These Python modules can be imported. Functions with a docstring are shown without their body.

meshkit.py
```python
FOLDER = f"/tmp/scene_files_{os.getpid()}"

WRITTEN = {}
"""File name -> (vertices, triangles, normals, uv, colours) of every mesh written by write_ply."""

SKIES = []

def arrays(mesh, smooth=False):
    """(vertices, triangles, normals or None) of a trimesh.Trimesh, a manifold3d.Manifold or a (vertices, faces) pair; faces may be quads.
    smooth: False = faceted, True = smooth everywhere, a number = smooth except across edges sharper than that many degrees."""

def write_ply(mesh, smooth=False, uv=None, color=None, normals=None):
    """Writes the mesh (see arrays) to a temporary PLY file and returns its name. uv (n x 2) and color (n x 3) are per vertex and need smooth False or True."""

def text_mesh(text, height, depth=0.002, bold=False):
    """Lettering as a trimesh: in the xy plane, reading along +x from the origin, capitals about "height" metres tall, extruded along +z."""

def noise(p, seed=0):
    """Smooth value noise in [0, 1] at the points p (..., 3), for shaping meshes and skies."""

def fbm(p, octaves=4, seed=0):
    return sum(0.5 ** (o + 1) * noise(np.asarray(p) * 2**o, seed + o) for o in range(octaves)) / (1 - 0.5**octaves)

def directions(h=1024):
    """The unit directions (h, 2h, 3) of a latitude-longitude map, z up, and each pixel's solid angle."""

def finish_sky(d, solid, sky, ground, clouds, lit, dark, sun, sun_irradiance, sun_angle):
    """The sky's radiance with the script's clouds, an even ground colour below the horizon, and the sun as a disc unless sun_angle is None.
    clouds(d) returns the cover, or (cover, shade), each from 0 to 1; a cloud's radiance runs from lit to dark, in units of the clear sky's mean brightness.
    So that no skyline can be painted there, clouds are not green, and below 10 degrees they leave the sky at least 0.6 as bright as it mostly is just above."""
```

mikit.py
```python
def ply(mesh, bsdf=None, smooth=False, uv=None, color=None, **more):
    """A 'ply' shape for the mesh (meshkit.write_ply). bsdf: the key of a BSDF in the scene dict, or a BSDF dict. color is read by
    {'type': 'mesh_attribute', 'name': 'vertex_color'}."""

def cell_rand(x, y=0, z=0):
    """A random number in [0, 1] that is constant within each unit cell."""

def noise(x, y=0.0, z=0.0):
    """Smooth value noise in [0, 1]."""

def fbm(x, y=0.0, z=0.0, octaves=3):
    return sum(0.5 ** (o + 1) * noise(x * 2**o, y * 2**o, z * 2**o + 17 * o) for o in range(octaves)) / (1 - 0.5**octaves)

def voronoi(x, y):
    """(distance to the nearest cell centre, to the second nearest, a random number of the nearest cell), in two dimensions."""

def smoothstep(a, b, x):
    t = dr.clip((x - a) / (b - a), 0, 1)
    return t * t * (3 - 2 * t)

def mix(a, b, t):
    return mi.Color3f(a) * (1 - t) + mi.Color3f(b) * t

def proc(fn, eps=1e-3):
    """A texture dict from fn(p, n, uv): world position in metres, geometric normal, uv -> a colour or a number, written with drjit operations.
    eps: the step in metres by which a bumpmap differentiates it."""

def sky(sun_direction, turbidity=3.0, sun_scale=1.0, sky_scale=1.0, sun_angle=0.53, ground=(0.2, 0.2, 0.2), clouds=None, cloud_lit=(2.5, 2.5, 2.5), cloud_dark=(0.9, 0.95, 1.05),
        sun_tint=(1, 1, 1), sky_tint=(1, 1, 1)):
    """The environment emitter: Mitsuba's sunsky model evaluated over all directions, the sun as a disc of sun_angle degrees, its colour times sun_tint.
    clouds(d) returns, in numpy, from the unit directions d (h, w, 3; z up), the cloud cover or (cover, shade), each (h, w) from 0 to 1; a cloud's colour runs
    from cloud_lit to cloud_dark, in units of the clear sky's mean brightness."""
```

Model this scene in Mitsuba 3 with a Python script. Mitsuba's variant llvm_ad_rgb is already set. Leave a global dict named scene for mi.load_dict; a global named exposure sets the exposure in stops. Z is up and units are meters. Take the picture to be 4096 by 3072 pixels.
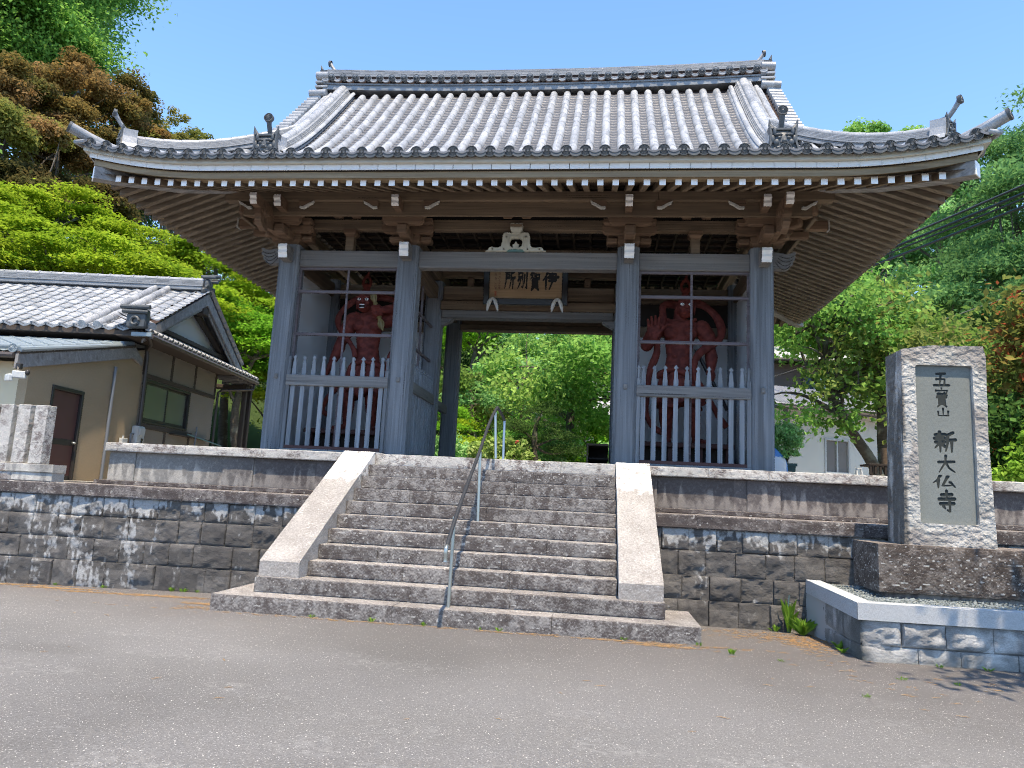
import math, random
import numpy as np
import trimesh, manifold3d
import drjit as dr
import mitsuba as mi
import mikit, meshkit
from mikit import proc, noise, fbm, voronoi, cell_rand, smoothstep, mix
from shapely.geometry import LineString, Polygon, Point
from shapely import union_all, affinity

T = mi.ScalarTransform4f
rng = np.random.default_rng(7)
scene, labels, count = {}, {}, {}

# ------------------------------------------------------------------ camera, sky, exposure
EYE = np.array([1.4446, -10.0268, -0.5])
yaw, pitch, roll = 0.1224, 0.1539, 0.0498
_f = np.array([-math.sin(yaw) * math.cos(pitch), math.cos(yaw) * math.cos(pitch), math.sin(pitch)])
_r = np.array([math.cos(yaw), math.sin(yaw), 0.0]); _u = np.cross(_r, _f)
_up = -math.sin(roll) * _r + math.cos(roll) * _u
scene['camera'] = {'type': 'perspective', 'fov': 70.78, 'fov_axis': 'x', 'near_clip': 0.05, 'far_clip': 3000.0,
                   'to_world': T().look_at(origin=EYE.tolist(), target=(EYE + _f).tolist(), up=_up.tolist())}
SUN = np.array([0.10, -0.35, 0.93])
scene['sky'] = mikit.sky(SUN, turbidity=2.8, ground=(0.14, 0.15, 0.10), sky_scale=2.0, sky_tint=(0.97, 1.0, 1.06), sun_tint=(1.0, 1.0, 0.97))
exposure = 2.3

# ------------------------------------------------------------------ mesh helpers: a mesh is (vertices, triangles)
def _chamfer_template():
    vs = []
    for s in np.ndindex(2, 2, 2):
        s = np.array(s) * 2 - 1
        for a in range(3):
            vs.append((*s, a))
    pts = np.array([[s[j] * (1.0 if j == s[3] else 0.8) for j in range(3)] for s in vs])
    h = trimesh.convex.convex_hull(pts)
    idx = [int(np.argmin(((pts - v) ** 2).sum(1))) for v in h.vertices]
    f = np.array(idx)[h.faces]
    return np.array(vs), f
_CV, _CF = _chamfer_template()
def cbox(x0, x1, y0, y1, z0, z1, b=0.006):
    c = np.array([x0 + x1, y0 + y1, z0 + z1]) / 2; h = np.abs(np.array([x1 - x0, y1 - y0, z1 - z0])) / 2
    b = min(b, h.min() * 0.45)
    v = np.empty((24, 3))
    for j in range(3):
        v[:, j] = _CV[:, j] * np.where(_CV[:, 3] == j, h[j], h[j] - b)
    return v + c, _CF
def box(x0, x1, y0, y1, z0, z1):
    v = np.array([[x, y, z] for x in (x0, x1) for y in (y0, y1) for z in (z0, z1)], float)
    f = np.array([[0, 1, 3], [0, 3, 2], [4, 6, 7], [4, 7, 5], [0, 4, 5], [0, 5, 1], [2, 3, 7], [2, 7, 6], [0, 2, 6], [0, 6, 4], [1, 5, 7], [1, 7, 3]])
    return v, f
def nrm(a):
    a = np.asarray(a, float); return a / (np.linalg.norm(a) + 1e-12)
def beam(p0, p1, w, h, b=0.006, up=(0, 0, 1)):
    p0, p1 = np.asarray(p0, float), np.asarray(p1, float)
    L = np.linalg.norm(p1 - p0); a = (p1 - p0) / L
    s = nrm(np.cross(up, a)); t = np.cross(a, s)
    v, f = cbox(0, L, -w / 2, w / 2, -h / 2, h / 2, b)
    return p0 + v[:, :1] * a + v[:, 1:2] * s + v[:, 2:] * t, f
def join(ms):
    ms = [m for m in ms if m is not None and len(m[0])]
    at = np.cumsum([0] + [len(m[0]) for m in ms])
    return np.vstack([m[0] for m in ms]), np.vstack([np.asarray(m[1]) + a for m, a in zip(ms, at)])
def move(m, d): return m[0] + np.asarray(d, float), m[1]
def flipx(m): return m[0] * np.array([-1, 1, 1.0]), m[1][:, ::-1]
def rotz(m, a, c=(0, 0, 0)):
    c = np.asarray(c, float); v = m[0] - c; k, s = math.cos(a), math.sin(a)
    return np.stack([v[:, 0] * k - v[:, 1] * s, v[:, 0] * s + v[:, 1] * k, v[:, 2]], 1) + c, m[1]
def frame(m, o, ex, ey, ez):
    """local x, y, z of the mesh along ex, ey, ez from o"""
    return np.asarray(o, float) + m[0][:, :1] * np.asarray(ex, float) + m[0][:, 1:2] * np.asarray(ey, float) + m[0][:, 2:] * np.asarray(ez, float), m[1]
def grid(P):
    """(n, m, 3) points -> sheet"""
    n, m = P.shape[:2]
    i, j = np.meshgrid(np.arange(n - 1), np.arange(m - 1), indexing='ij')
    a = (i * m + j).ravel(); q = np.stack([a, a + m, a + m + 1, a + 1], 1)
    return P.reshape(-1, 3), np.vstack([q[:, [0, 1, 2]], q[:, [0, 2, 3]]])
def sweep(sec, closed=True, caps=True):
    """list of cross sections (k, m, 3), all with m points -> solid skin"""
    S = np.asarray(sec, float); k, m = S.shape[:2]
    f = []
    for j in range(m if closed else m - 1):
        j2 = (j + 1) % m
        for i in range(k - 1):
            a, b, c, d = i * m + j, i * m + j2, (i + 1) * m + j2, (i + 1) * m + j
            f += [[a, b, c], [a, c, d]]
    v = S.reshape(-1, 3)
    if caps and closed:
        n = len(v); v = np.vstack([v, S[0].mean(0), S[-1].mean(0)])
        for j in range(m):
            j2 = (j + 1) % m
            f += [[j2, j, n], [(k - 1) * m + j, (k - 1) * m + j2, n + 1]]
    return v, np.array(f)
def tube(path, r, sides=8, caps=True):
    p = np.asarray(path, float); r = np.broadcast_to(np.asarray(r, float), (len(p),))
    t = np.gradient(p, axis=0); t /= np.linalg.norm(t, axis=1, keepdims=True) + 1e-12
    a = np.cross(t[0], [0, 0, 1.0] if abs(t[0][2]) < 0.9 else [1.0, 0, 0]); a = nrm(a)
    sec = []
    for i in range(len(p)):
        a = nrm(a - t[i] * (a @ t[i])); b = np.cross(t[i], a)
        th = np.arange(sides) * 2 * math.pi / sides
        sec.append(p[i] + r[i] * (np.cos(th)[:, None] * a + np.sin(th)[:, None] * b))
    return sweep(sec, True, caps)
def prism(poly, depth):
    """polygon (shapely or points) in xy, extruded 0..depth along z"""
    if not hasattr(poly, 'exterior'):
        poly = Polygon(poly)
    m = trimesh.creation.extrude_polygon(poly, depth, engine='earcut')
    return np.array(m.vertices), np.array(m.faces)
XZ = ((1, 0, 0), (0, 0, 1), (0, -1, 0))     # drawing plane facing the camera side: x right, y up, extrusion towards -y
def face_front(poly, y, depth):
    """outline drawn in (x, z), its front at y, going back by depth"""
    polys = getattr(poly, 'geoms', [poly])
    return join([frame(prism(p, depth), (0, y + depth, 0), *XZ) for p in polys])
def smooth_curve(pts, n):
    from scipy.interpolate import CubicSpline
    p = np.asarray(pts, float); d = np.concatenate([[0], np.cumsum(np.linalg.norm(np.diff(p, axis=0), axis=1))])
    return CubicSpline(d, p)(np.linspace(0, d[-1], n))

def put(key, mesh, bsdf, smooth=False, label=None, cat=None, group=None, kind=None, color=None):
    n = count.get(key, 0); count[key] = n + 1
    k = key if n == 0 else f'{key}_{n:03d}'
    scene[k] = mikit.ply(mesh, bsdf, smooth=smooth, color=color)
    note(k, label, cat, group, kind)
    return k
def note(k, label=None, cat=None, group=None, kind=None):
    d = {a: b for a, b in (('label', label), ('category', cat), ('group', group), ('kind', kind)) if b}
    if d: labels[k] = d
def thing(name, label, cat, group=None):
    n = count.get(name, 0); count[name] = n + 1
    k = name if n == 0 else f'{name}_{n:03d}'
    note(k, label, cat, group)
    return k

# ------------------------------------------------------------------ materials
def rgb(*c): return {'type': 'rgb', 'value': list(c)}
def pr(base, rough=0.6, spec=0.5, two=False, bump=None, bscale=1.0, **kw):
    d = {'type': 'principled', 'base_color': base if isinstance(base, dict) else rgb(*base), 'roughness': rough, 'specular': spec, **kw}
    if bump is not None:
        d = {'type': 'bumpmap', 'arbitrary': bump, 'bsdf': d, 'scale': bscale}
    return {'type': 'twosided', 'bsdf': d} if two else d
def mat(name, *a, **k): scene[name] = pr(*a, two=True, **k)

def f_asphalt(p, n, uv):
    x, y = p.x, p.y
    big = fbm(x * 0.35, y * 0.35, 3.0, 4)
    wear = smoothstep(0.42, 0.68, fbm(x * 0.9 + 5, y * 1.6, 9.0, 3))
    v1 = voronoi(x * 130, y * 130)
    v2 = voronoi(x * 48 + 7, y * 48)
    base = mix((0.094, 0.092, 0.089), (0.142, 0.140, 0.137), smoothstep(0.3, 0.7, big))
    base = mix(base, (0.155, 0.153, 0.153), wear * 0.35)
    base = base * (0.80 + 0.40 * v1[2])
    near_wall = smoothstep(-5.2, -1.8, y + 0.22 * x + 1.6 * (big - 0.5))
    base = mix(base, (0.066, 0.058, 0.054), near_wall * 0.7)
    chip = smoothstep(0.90, 0.97, v1[2]) * (1 - smoothstep(0.2, 0.4, v1[0]))
    base = mix(base, (0.46, 0.45, 0.43), chip * 0.7)
    chip2 = smoothstep(0.965, 0.985, v2[2]) * (1 - smoothstep(0.16, 0.24, v2[0]))
    base = mix(base, (0.62, 0.6, 0.56), chip2 * 0.8)
    scuff = smoothstep(0.66, 0.8, noise(x * 2.1, y * 5.0, 2.0)) * smoothstep(0.5, 0.8, noise(x * 30, y * 40, 1.0)) * (1 - near_wall)
    base = mix(base, (0.36, 0.36, 0.35), scuff * 0.14)
    needle = smoothstep(0.6, 0.78, fbm(x * 1.1 + 3, y * 3.2, 5.0, 3)) * smoothstep(-4.0, -1.8, y) * smoothstep(0.45, 0.7, noise(x * 14, y * 60, 3.0))
    return mix(base, (0.26, 0.18, 0.10), needle * 0.15)
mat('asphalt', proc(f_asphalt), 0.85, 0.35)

def granite(dark, light, stainc, amount, streak=True):
    def fn(p, n, uv):
        h = p.x + p.y * 0.73
        speck = noise(p.x * 150, p.y * 150, p.z * 150)
        fine = noise(p.x * 62, p.y * 62, p.z * 62)
        if streak:
            st = fbm(h * 5.5, p.y * 1.3, p.z * 1.5 + 3.0, 4) * 0.6 + 0.4 * noise(h * 21, p.y * 4, p.z * 7.0)
        else:
            st = fbm(p.x * 3.5, p.y * 3.5, p.z * 3.5, 4)
        blot = fbm(p.x * 13, p.y * 13, p.z * 13 + 9, 3)
        up = smoothstep(0.3, 0.9, n.z)
        a = smoothstep(amount - 0.16, amount + 0.16, st * 0.6 + blot * 0.4 + (fine - 0.5) * 0.25)
        piece = cell_rand(dr.floor(h * 1.25), dr.floor(p.z * 5.5), 4)
        c = mix(stainc, mix(dark, light, fine), a)
        c = mix(c, mix(dark, light, 0.75), up * 0.4)
        c = c * (0.62 + 0.5 * speck) * (0.86 + 0.24 * piece)
        lich = smoothstep(0.80, 0.86, noise(p.x * 38, p.y * 38, p.z * 38 + 40))
        c = mix(c, (0.46, 0.45, 0.42), lich * 0.65)
        chip = smoothstep(0.83, 0.9, speck) * 0.45
        return mix(c, (0.55, 0.52, 0.5), chip)
    return proc(fn)
def bump_fine(p, n, uv):
    return noise(p.x * 70, p.y * 70, p.z * 70) * 0.6 + noise(p.x * 26, p.y * 26, p.z * 26)
bump_f = proc(bump_fine, eps=2e-3)
mat('stone_step', granite((0.178, 0.165, 0.155), (0.30, 0.285, 0.27), (0.088, 0.075, 0.070), 0.50), 0.85, 0.3, bump=bump_f, bscale=0.004)
def f_siderail(p, n, uv):
    speck = noise(p.x * 150, p.y * 150, p.z * 150); fine = noise(p.x * 62, p.y * 62, p.z * 62)
    m = fbm(p.x * 3.5, p.y * 3.5, p.z * 3.5, 4); q = fbm(p.x * 15, p.y * 15, p.z * 15, 3)
    c = mix((0.24, 0.222, 0.205), (0.40, 0.38, 0.355), smoothstep(0.2, 0.8, m * 0.55 + fine * 0.45))
    clean = smoothstep(-0.42, -0.30, p.z + 0.30 * (q - 0.5) + 0.12 * (m - 0.5)) * smoothstep(0.28, 0.42, q)
    c = mix(c, (0.66, 0.64, 0.61), clean)
    spot = smoothstep(0.82, 0.88, noise(p.x * 45, p.y * 45, p.z * 45 + 11))
    return mix(c, (0.58, 0.56, 0.53), spot * 0.5) * (0.74 + 0.42 * speck)
mat('stone_rail', proc(f_siderail), 0.85, 0.3, bump=bump_f, bscale=0.003)
mat('stone_coping', granite((0.43, 0.415, 0.385), (0.58, 0.56, 0.52), (0.17, 0.14, 0.13), 0.41), 0.85, 0.3, bump=bump_f, bscale=0.006)
mat('stone_ledge', granite((0.165, 0.145, 0.138), (0.27, 0.25, 0.235), (0.078, 0.064, 0.060), 0.56), 0.85, 0.3, bump=bump_f, bscale=0.004)

def f_panel(p, n, uv):
    h = p.x
    st = fbm(h * 4.5, 0.0, p.z * 1.1 + 3.0, 4) * 0.55 + 0.45 * noise(h * 24, 1.0, p.z * 3.0)
    drip = smoothstep(0.35, 0.62, st + 0.35 * smoothstep(-0.55, -0.13, p.z) - 0.1)
    tone = 0.8 + 0.4 * cell_rand(dr.floor(h * 0.85 + 0.2), 3, 1)
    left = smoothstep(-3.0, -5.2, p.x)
    speck = noise(p.x * 150, p.y * 150, p.z * 150)
    fin = fbm(p.x * 40, p.y * 40, p.z * 26, 3)
    drip = dr.clip(drip + (fin - 0.5) * 0.9 * (0.35 + drip), 0, 1)
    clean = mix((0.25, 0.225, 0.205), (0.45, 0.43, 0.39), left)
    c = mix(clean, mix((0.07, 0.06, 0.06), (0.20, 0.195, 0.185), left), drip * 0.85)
    return c * (0.65 + 0.5 * speck) * tone
mat('stone_panel', proc(f_panel), 0.85, 0.3, bump=bump_f, bscale=0.003)

def f_block(p, n, uv):
    h = p.x + 0.6 * p.y
    speck = noise(p.x * 120, p.y * 120, p.z * 120)
    rock = fbm(p.x * 9, p.y * 9, p.z * 12, 3)
    base = mix((0.070, 0.066, 0.062), (0.150, 0.142, 0.133), rock)
    base = base * (0.75 + 0.5 * cell_rand(dr.floor(h * 1.9), dr.floor(p.z * 3.5), 2))
    top = smoothstep(-1.75, -0.8, p.z) 
    grain = fbm(h * 30, 2.0, p.z * 17, 3)
    drip = smoothstep(0.56, 0.70, noise(h * 6.0, 0.0, p.z * 1.6) * 0.34 + noise(h * 30, 1.0, p.z * 5.0) * 0.22 + rock * 0.16 + grain * 0.28 + 0.20 * smoothstep(-1.15, -0.80, p.z) - 0.06 + 0.07 * smoothstep(-3.0, -6.0, p.x))
    dark = smoothstep(0.52, 0.7, noise(h * 4.3 + 9, 0.0, p.z * 1.2) * 0.6 + 0.4 * noise(h * 17, 2.0, p.z * 4.0))
    base = mix(base, (0.05, 0.047, 0.047), dark * 0.4)
    base = mix(base, (0.44, 0.445, 0.44), drip * 0.72)
    return base * (0.7 + 0.5 * speck)
mat('stone_block', proc(f_block), 0.9, 0.25, bump=bump_f, bscale=0.008)
mat('mortar', (0.07, 0.068, 0.065), 0.9, 0.2)
mat('mortar_light', (0.34, 0.34, 0.33), 0.9, 0.2)

def f_planter(p, n, uv):
    sp = noise(p.x * 160, p.y * 160, p.z * 160)
    m = fbm(p.x * 2, p.y * 2, p.z * 2, 3)
    return mix((0.34, 0.35, 0.355), (0.42, 0.43, 0.432), m) * (0.78 + 0.4 * sp)
mat('granite_new', proc(f_planter), 0.6, 0.4)
def f_pblock(p, n, uv):
    sp = noise(p.x * 120, p.y * 120, p.z * 120)
    m = fbm(p.x * 7, p.y * 7, p.z * 7, 4)
    low = smoothstep(-1.62, -1.95, p.z + 0.12 * (m - 0.5))
    c = mix((0.23, 0.23, 0.225), (0.43, 0.425, 0.41), smoothstep(0.3, 0.7, m))
    st = smoothstep(0.5, 0.72, noise(p.x * 9, p.y * 9, p.z * 1.3) * 0.7 + 0.3 * m)
    c = mix(c, (0.14, 0.14, 0.14), st * 0.55)
    side_dark = smoothstep(3.93, 3.86, p.x - 0.03 * (p.y + 2.9)) * smoothstep(0.30, 0.5, fbm(p.x * 6, p.y * 5, p.z * 1.6, 3))  # darkens the left side of the planter in upright streaks
    c = mix(c, (0.055, 0.058, 0.052), side_dark * 0.8)
    return mix(c, (0.09, 0.095, 0.075), low * 0.5) * (0.72 + 0.5 * sp)
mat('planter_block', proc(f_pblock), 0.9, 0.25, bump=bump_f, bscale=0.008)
def f_stele(p, n, uv):
    sp = noise(p.x * 110, p.y * 110, p.z * 110)
    m = fbm(p.x * 5, p.y * 5, p.z * 5, 4)
    st = smoothstep(0.5, 0.66, fbm(p.x * 6 + 3, p.y * 6, p.z * 2.2, 4) + 0.10 * smoothstep(0.9, 1.35, p.z) + 0.16 * smoothstep(-0.5, -0.8, p.z))
    c = mix((0.32, 0.31, 0.285), (0.49, 0.475, 0.44), smoothstep(0.25, 0.75, m))
    c = mix(c, (0.17, 0.14, 0.13), st * 0.5)
    left_dark = smoothstep(4.735, 4.695, p.x + 0.02 * (m - 0.5)) * smoothstep(0.30, 0.48, fbm(p.x * 8, p.y * 9, p.z * 1.6, 3))  # darker upright streaks, only on the left face of the tablet
    c = mix(c, (0.085, 0.08, 0.072), left_dark * 0.85)
    return c * (0.7 + 0.52 * sp)
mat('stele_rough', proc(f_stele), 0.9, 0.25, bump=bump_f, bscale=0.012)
def f_recess(p, n, uv):
    sp = noise(p.x * 130, p.y * 130, p.z * 130)
    m = fbm(p.x * 2.2, p.y, p.z * 1.4, 3)
    return mix((0.165, 0.178, 0.165), (0.225, 0.238, 0.222), m) * (0.8 + 0.36 * sp)
mat('stele_face', proc(f_recess), 0.75, 0.3)
mat('stele_letter', (0.035, 0.040, 0.038), 0.8, 0.2)
mat('stele_base_stone', granite((0.115, 0.095, 0.082), (0.20, 0.175, 0.155), (0.062, 0.048, 0.040), 0.52), 0.85, 0.3, bump=bump_f, bscale=0.006)
def f_gravel(p, n, uv):
    v = voronoi(p.x * 32, p.y * 32)
    return mix((0.085, 0.105, 0.105), (0.27, 0.295, 0.29), v[2])
mat('gravel_stone', proc(f_gravel), 0.8, 0.3)

def wood(dark, light, wear, along):
    """along: 0 = vertical grain, 1 = grain along x, 2 = along y"""
    def fn(p, n, uv):
        g = (p.z, p.x, p.y)[along]
        a = p.x + p.y * 0.77 if along == 0 else (p.z + 0.6 * p.y if along == 1 else p.z + 0.6 * p.x)
        b = p.y if along == 0 else (p.y if along == 1 else p.x)
        w = noise(g * 0.5, a * 3.0, b * 3)
        gr = noise(g * 1.3, a * 62 + w * 5, b * 22)
        fi = noise(g * 2.5, a * 170, b * 60)
        lo = fbm(g * 0.8, a * 5, b * 5 + 4, 3)
        c = mix(dark, light, dr.clip(gr * 0.55 + lo * 0.55 - 0.05, 0, 1))
        c = c * (0.80 + 0.34 * fi)
        crack = smoothstep(0.80, 0.90, noise(g * 0.8, a * 85, b * 30 + 3)) * smoothstep(0.45, 0.7, noise(g * 1.7, a * 9, b * 9))
        c = mix(c, c * 0.35, crack)
        pale = smoothstep(0.55, 0.72, fbm(g * 0.35 + 2, a * 14, b * 14 + 8, 3))
        c = mix(c, mi.Color3f(light) * 1.25, pale * 0.4)
        st = smoothstep(0.56, 0.74, fbm(g * 0.55 + 7, a * 9, b * 9, 3))
        return mix(c, wear, st * 0.55)
    return proc(fn)
mat('wood_post', wood((0.112, 0.119, 0.128), (0.222, 0.234, 0.250), (0.072, 0.075, 0.080), 0), 0.8, 0.25)
mat('wood_picket', wood((0.165, 0.18, 0.198), (0.29, 0.31, 0.335), (0.13, 0.14, 0.15), 0), 0.75, 0.25)
mat('wood_rail', wood((0.125, 0.12, 0.118), (0.23, 0.222, 0.212), (0.095, 0.09, 0.086), 1), 0.8, 0.25)
mat('wood_railside', wood((0.10, 0.098, 0.09), (0.19, 0.186, 0.17), (0.075, 0.072, 0.066), 2), 0.8, 0.25)
mat('wood_brown', wood((0.118, 0.084, 0.056), (0.225, 0.165, 0.112), (0.090, 0.063, 0.044), 1), 0.75, 0.25)
mat('wood_rafter', wood((0.155, 0.122, 0.088), (0.285, 0.230, 0.172), (0.115, 0.090, 0.066), 1), 0.75, 0.25)
mat('wood_raftery', wood((0.110, 0.080, 0.054), (0.215, 0.160, 0.110), (0.085, 0.062, 0.044), 2), 0.75, 0.25)
mat('wood_bracket', wood((0.115, 0.070, 0.044), (0.225, 0.148, 0.098), (0.085, 0.052, 0.035), 1), 0.75, 0.25)
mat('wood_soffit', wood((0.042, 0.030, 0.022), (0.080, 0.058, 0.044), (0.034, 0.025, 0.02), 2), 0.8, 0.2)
mat('wood_eave', wood((0.20, 0.145, 0.085), (0.34, 0.26, 0.165), (0.13, 0.095, 0.06), 1), 0.75, 0.25)
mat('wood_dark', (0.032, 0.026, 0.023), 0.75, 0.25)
mat('wood_window', wood((0.085, 0.065, 0.070), (0.185, 0.165, 0.175), (0.055, 0.042, 0.042), 1), 0.75, 0.25)
mat('wood_stand', (0.085, 0.042, 0.038), 0.7, 0.3)
mat('white_paint', (0.90, 0.885, 0.86), 0.6, 0.3)
mat('cream_paint', (0.55, 0.535, 0.49), 0.65, 0.3)
def f_plband(p, n, uv):
    m = fbm(p.x * 3, p.y * 3, p.z * 8, 3)
    return mix((0.50, 0.475, 0.40), (0.62, 0.595, 0.51), m)
mat('plaster_band', proc(f_plband), 0.7, 0.3)
mat('fascia_white', (0.78, 0.775, 0.76), 0.65, 0.3)
mat('plaster', (0.55, 0.56, 0.565), 0.8, 0.2)
mat('frog_paint', (0.52, 0.51, 0.43), 0.65, 0.3)
mat('frog_green', (0.12, 0.22, 0.22), 0.65, 0.3)

def f_tile(p, n, uv):
    t = cell_rand(dr.floor((p.x + 0.03) / 0.2633 + 0.5), dr.floor((p.y + p.z) * 2.6), 1)
    m = fbm(p.x * 6, p.y * 6, p.z * 6, 3)
    stain = smoothstep(0.55, 0.75, noise(p.x * 9, p.y * 3.0, p.z * 3.0))
    c = mix((0.185, 0.195, 0.205), (0.38, 0.392, 0.405), dr.clip(t * 0.62 + m * 0.5 - 0.05, 0, 1))
    c = mix(c, (0.46, 0.465, 0.47), stain * 0.35)
    return c * (0.9 + 0.2 * noise(p.x * 90, p.y * 90, p.z * 90))
tile_tex = proc(f_tile)
mat('roof_tile', tile_tex, 0.36, 0.65)
def f_tile_dark(p, n, uv):
    m = fbm(p.x * 7, p.y * 7, p.z * 7, 3)
    t = cell_rand(dr.floor(p.x * 3.1), dr.floor(p.y * 3.1), dr.floor(p.z * 30))
    return mix((0.13, 0.14, 0.15), (0.30, 0.315, 0.33), dr.clip(m * 0.6 + t * 0.5 - 0.05, 0, 1))
mat('roof_tile_matt', proc(f_tile_dark), 0.42, 0.5)
def f_tile_red(p, n, uv):
    m = fbm(p.x * 5, p.y * 5, p.z * 5, 3)
    return mix((0.078, 0.077, 0.080), (0.185, 0.186, 0.192), m)
mat('roof_pan', proc(f_tile_red), 0.38, 0.6)
mat('roof_under', (0.05, 0.035, 0.03), 0.9, 0.1)
mat('onigawara_clay', (0.075, 0.083, 0.088), 0.5, 0.45)

def f_red(p, n, uv):
    m = fbm(p.x * 14, p.y * 14, p.z * 14, 3)
    dust = smoothstep(0.2, 0.9, n.z) * 0.3
    return mix(mix((0.110, 0.025, 0.020), (0.185, 0.042, 0.031), smoothstep(0.3, 0.7, m)), (0.20, 0.075, 0.06), dust)
mat('statue_red', proc(f_red), 0.7, 0.25)
mat('eye_white', (0.85, 0.85, 0.82), 0.4, 0.4)
mat('black_lacquer', (0.012, 0.012, 0.014), 0.35, 0.4)
mat('gilt', (0.22, 0.165, 0.065), 0.5, 0.5)
def f_plaque(p, n, uv):
    g = noise(p.x * 2.2, p.y, p.z * 55) * 0.5 + 0.5 * fbm(p.x * 3, p.y, p.z * 9, 3)
    return mix((0.25, 0.155, 0.075), (0.42, 0.30, 0.185), g)
mat('plaque_wood', proc(f_plaque), 0.6, 0.3)
mat('ink', (0.018, 0.017, 0.018), 0.6, 0.3)
mat('ink_faded', (0.20, 0.12, 0.075), 0.7, 0.2)
mat('seal_red', (0.40, 0.085, 0.05), 0.7, 0.2)
mat('steel', (0.46, 0.48, 0.44), 0.32, 0.5, metallic=0.85)
mat('rail_wrap', (0.035, 0.038, 0.043), 0.5, 0.35)
mat('blue_steel', (0.30, 0.38, 0.46), 0.35, 0.5, metallic=0.6)

def f_beige(p, n, uv):
    m = fbm(p.x * 1.2, p.y * 1.2, p.z * 1.2, 3); s = noise(p.x * 120, p.y * 120, p.z * 120)
    return mix((0.33, 0.255, 0.165), (0.41, 0.32, 0.21), m) * (0.88 + 0.22 * s)
mat('render_beige', proc(f_beige), 0.85, 0.2)
mat('render_cream', (0.66, 0.575, 0.40), 0.85, 0.2)
def f_greyw(p, n, uv):
    m = fbm(p.x * 1.2, p.y * 1.2, p.z * 1.2, 3); s = noise(p.x * 120, p.y * 120, p.z * 120)
    return mix((0.225, 0.195, 0.16), (0.29, 0.255, 0.21), m) * (0.88 + 0.22 * s)
mat('render_grey', proc(f_greyw), 0.85, 0.2)
mat('timber_dark', (0.07, 0.055, 0.045), 0.7, 0.3)
mat('timber_grey', wood((0.20, 0.19, 0.185), (0.33, 0.32, 0.31), (0.14, 0.13, 0.125), 1), 0.75, 0.25)
mat('door_brown', (0.10, 0.045, 0.042), 0.5, 0.4)
mat('frame_bronze', (0.030, 0.026, 0.024), 0.45, 0.5)
mat('gutter_brown', (0.075, 0.062, 0.055), 0.45, 0.5)
mat('pipe_grey', (0.16, 0.175, 0.20), 0.45, 0.5)
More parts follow.
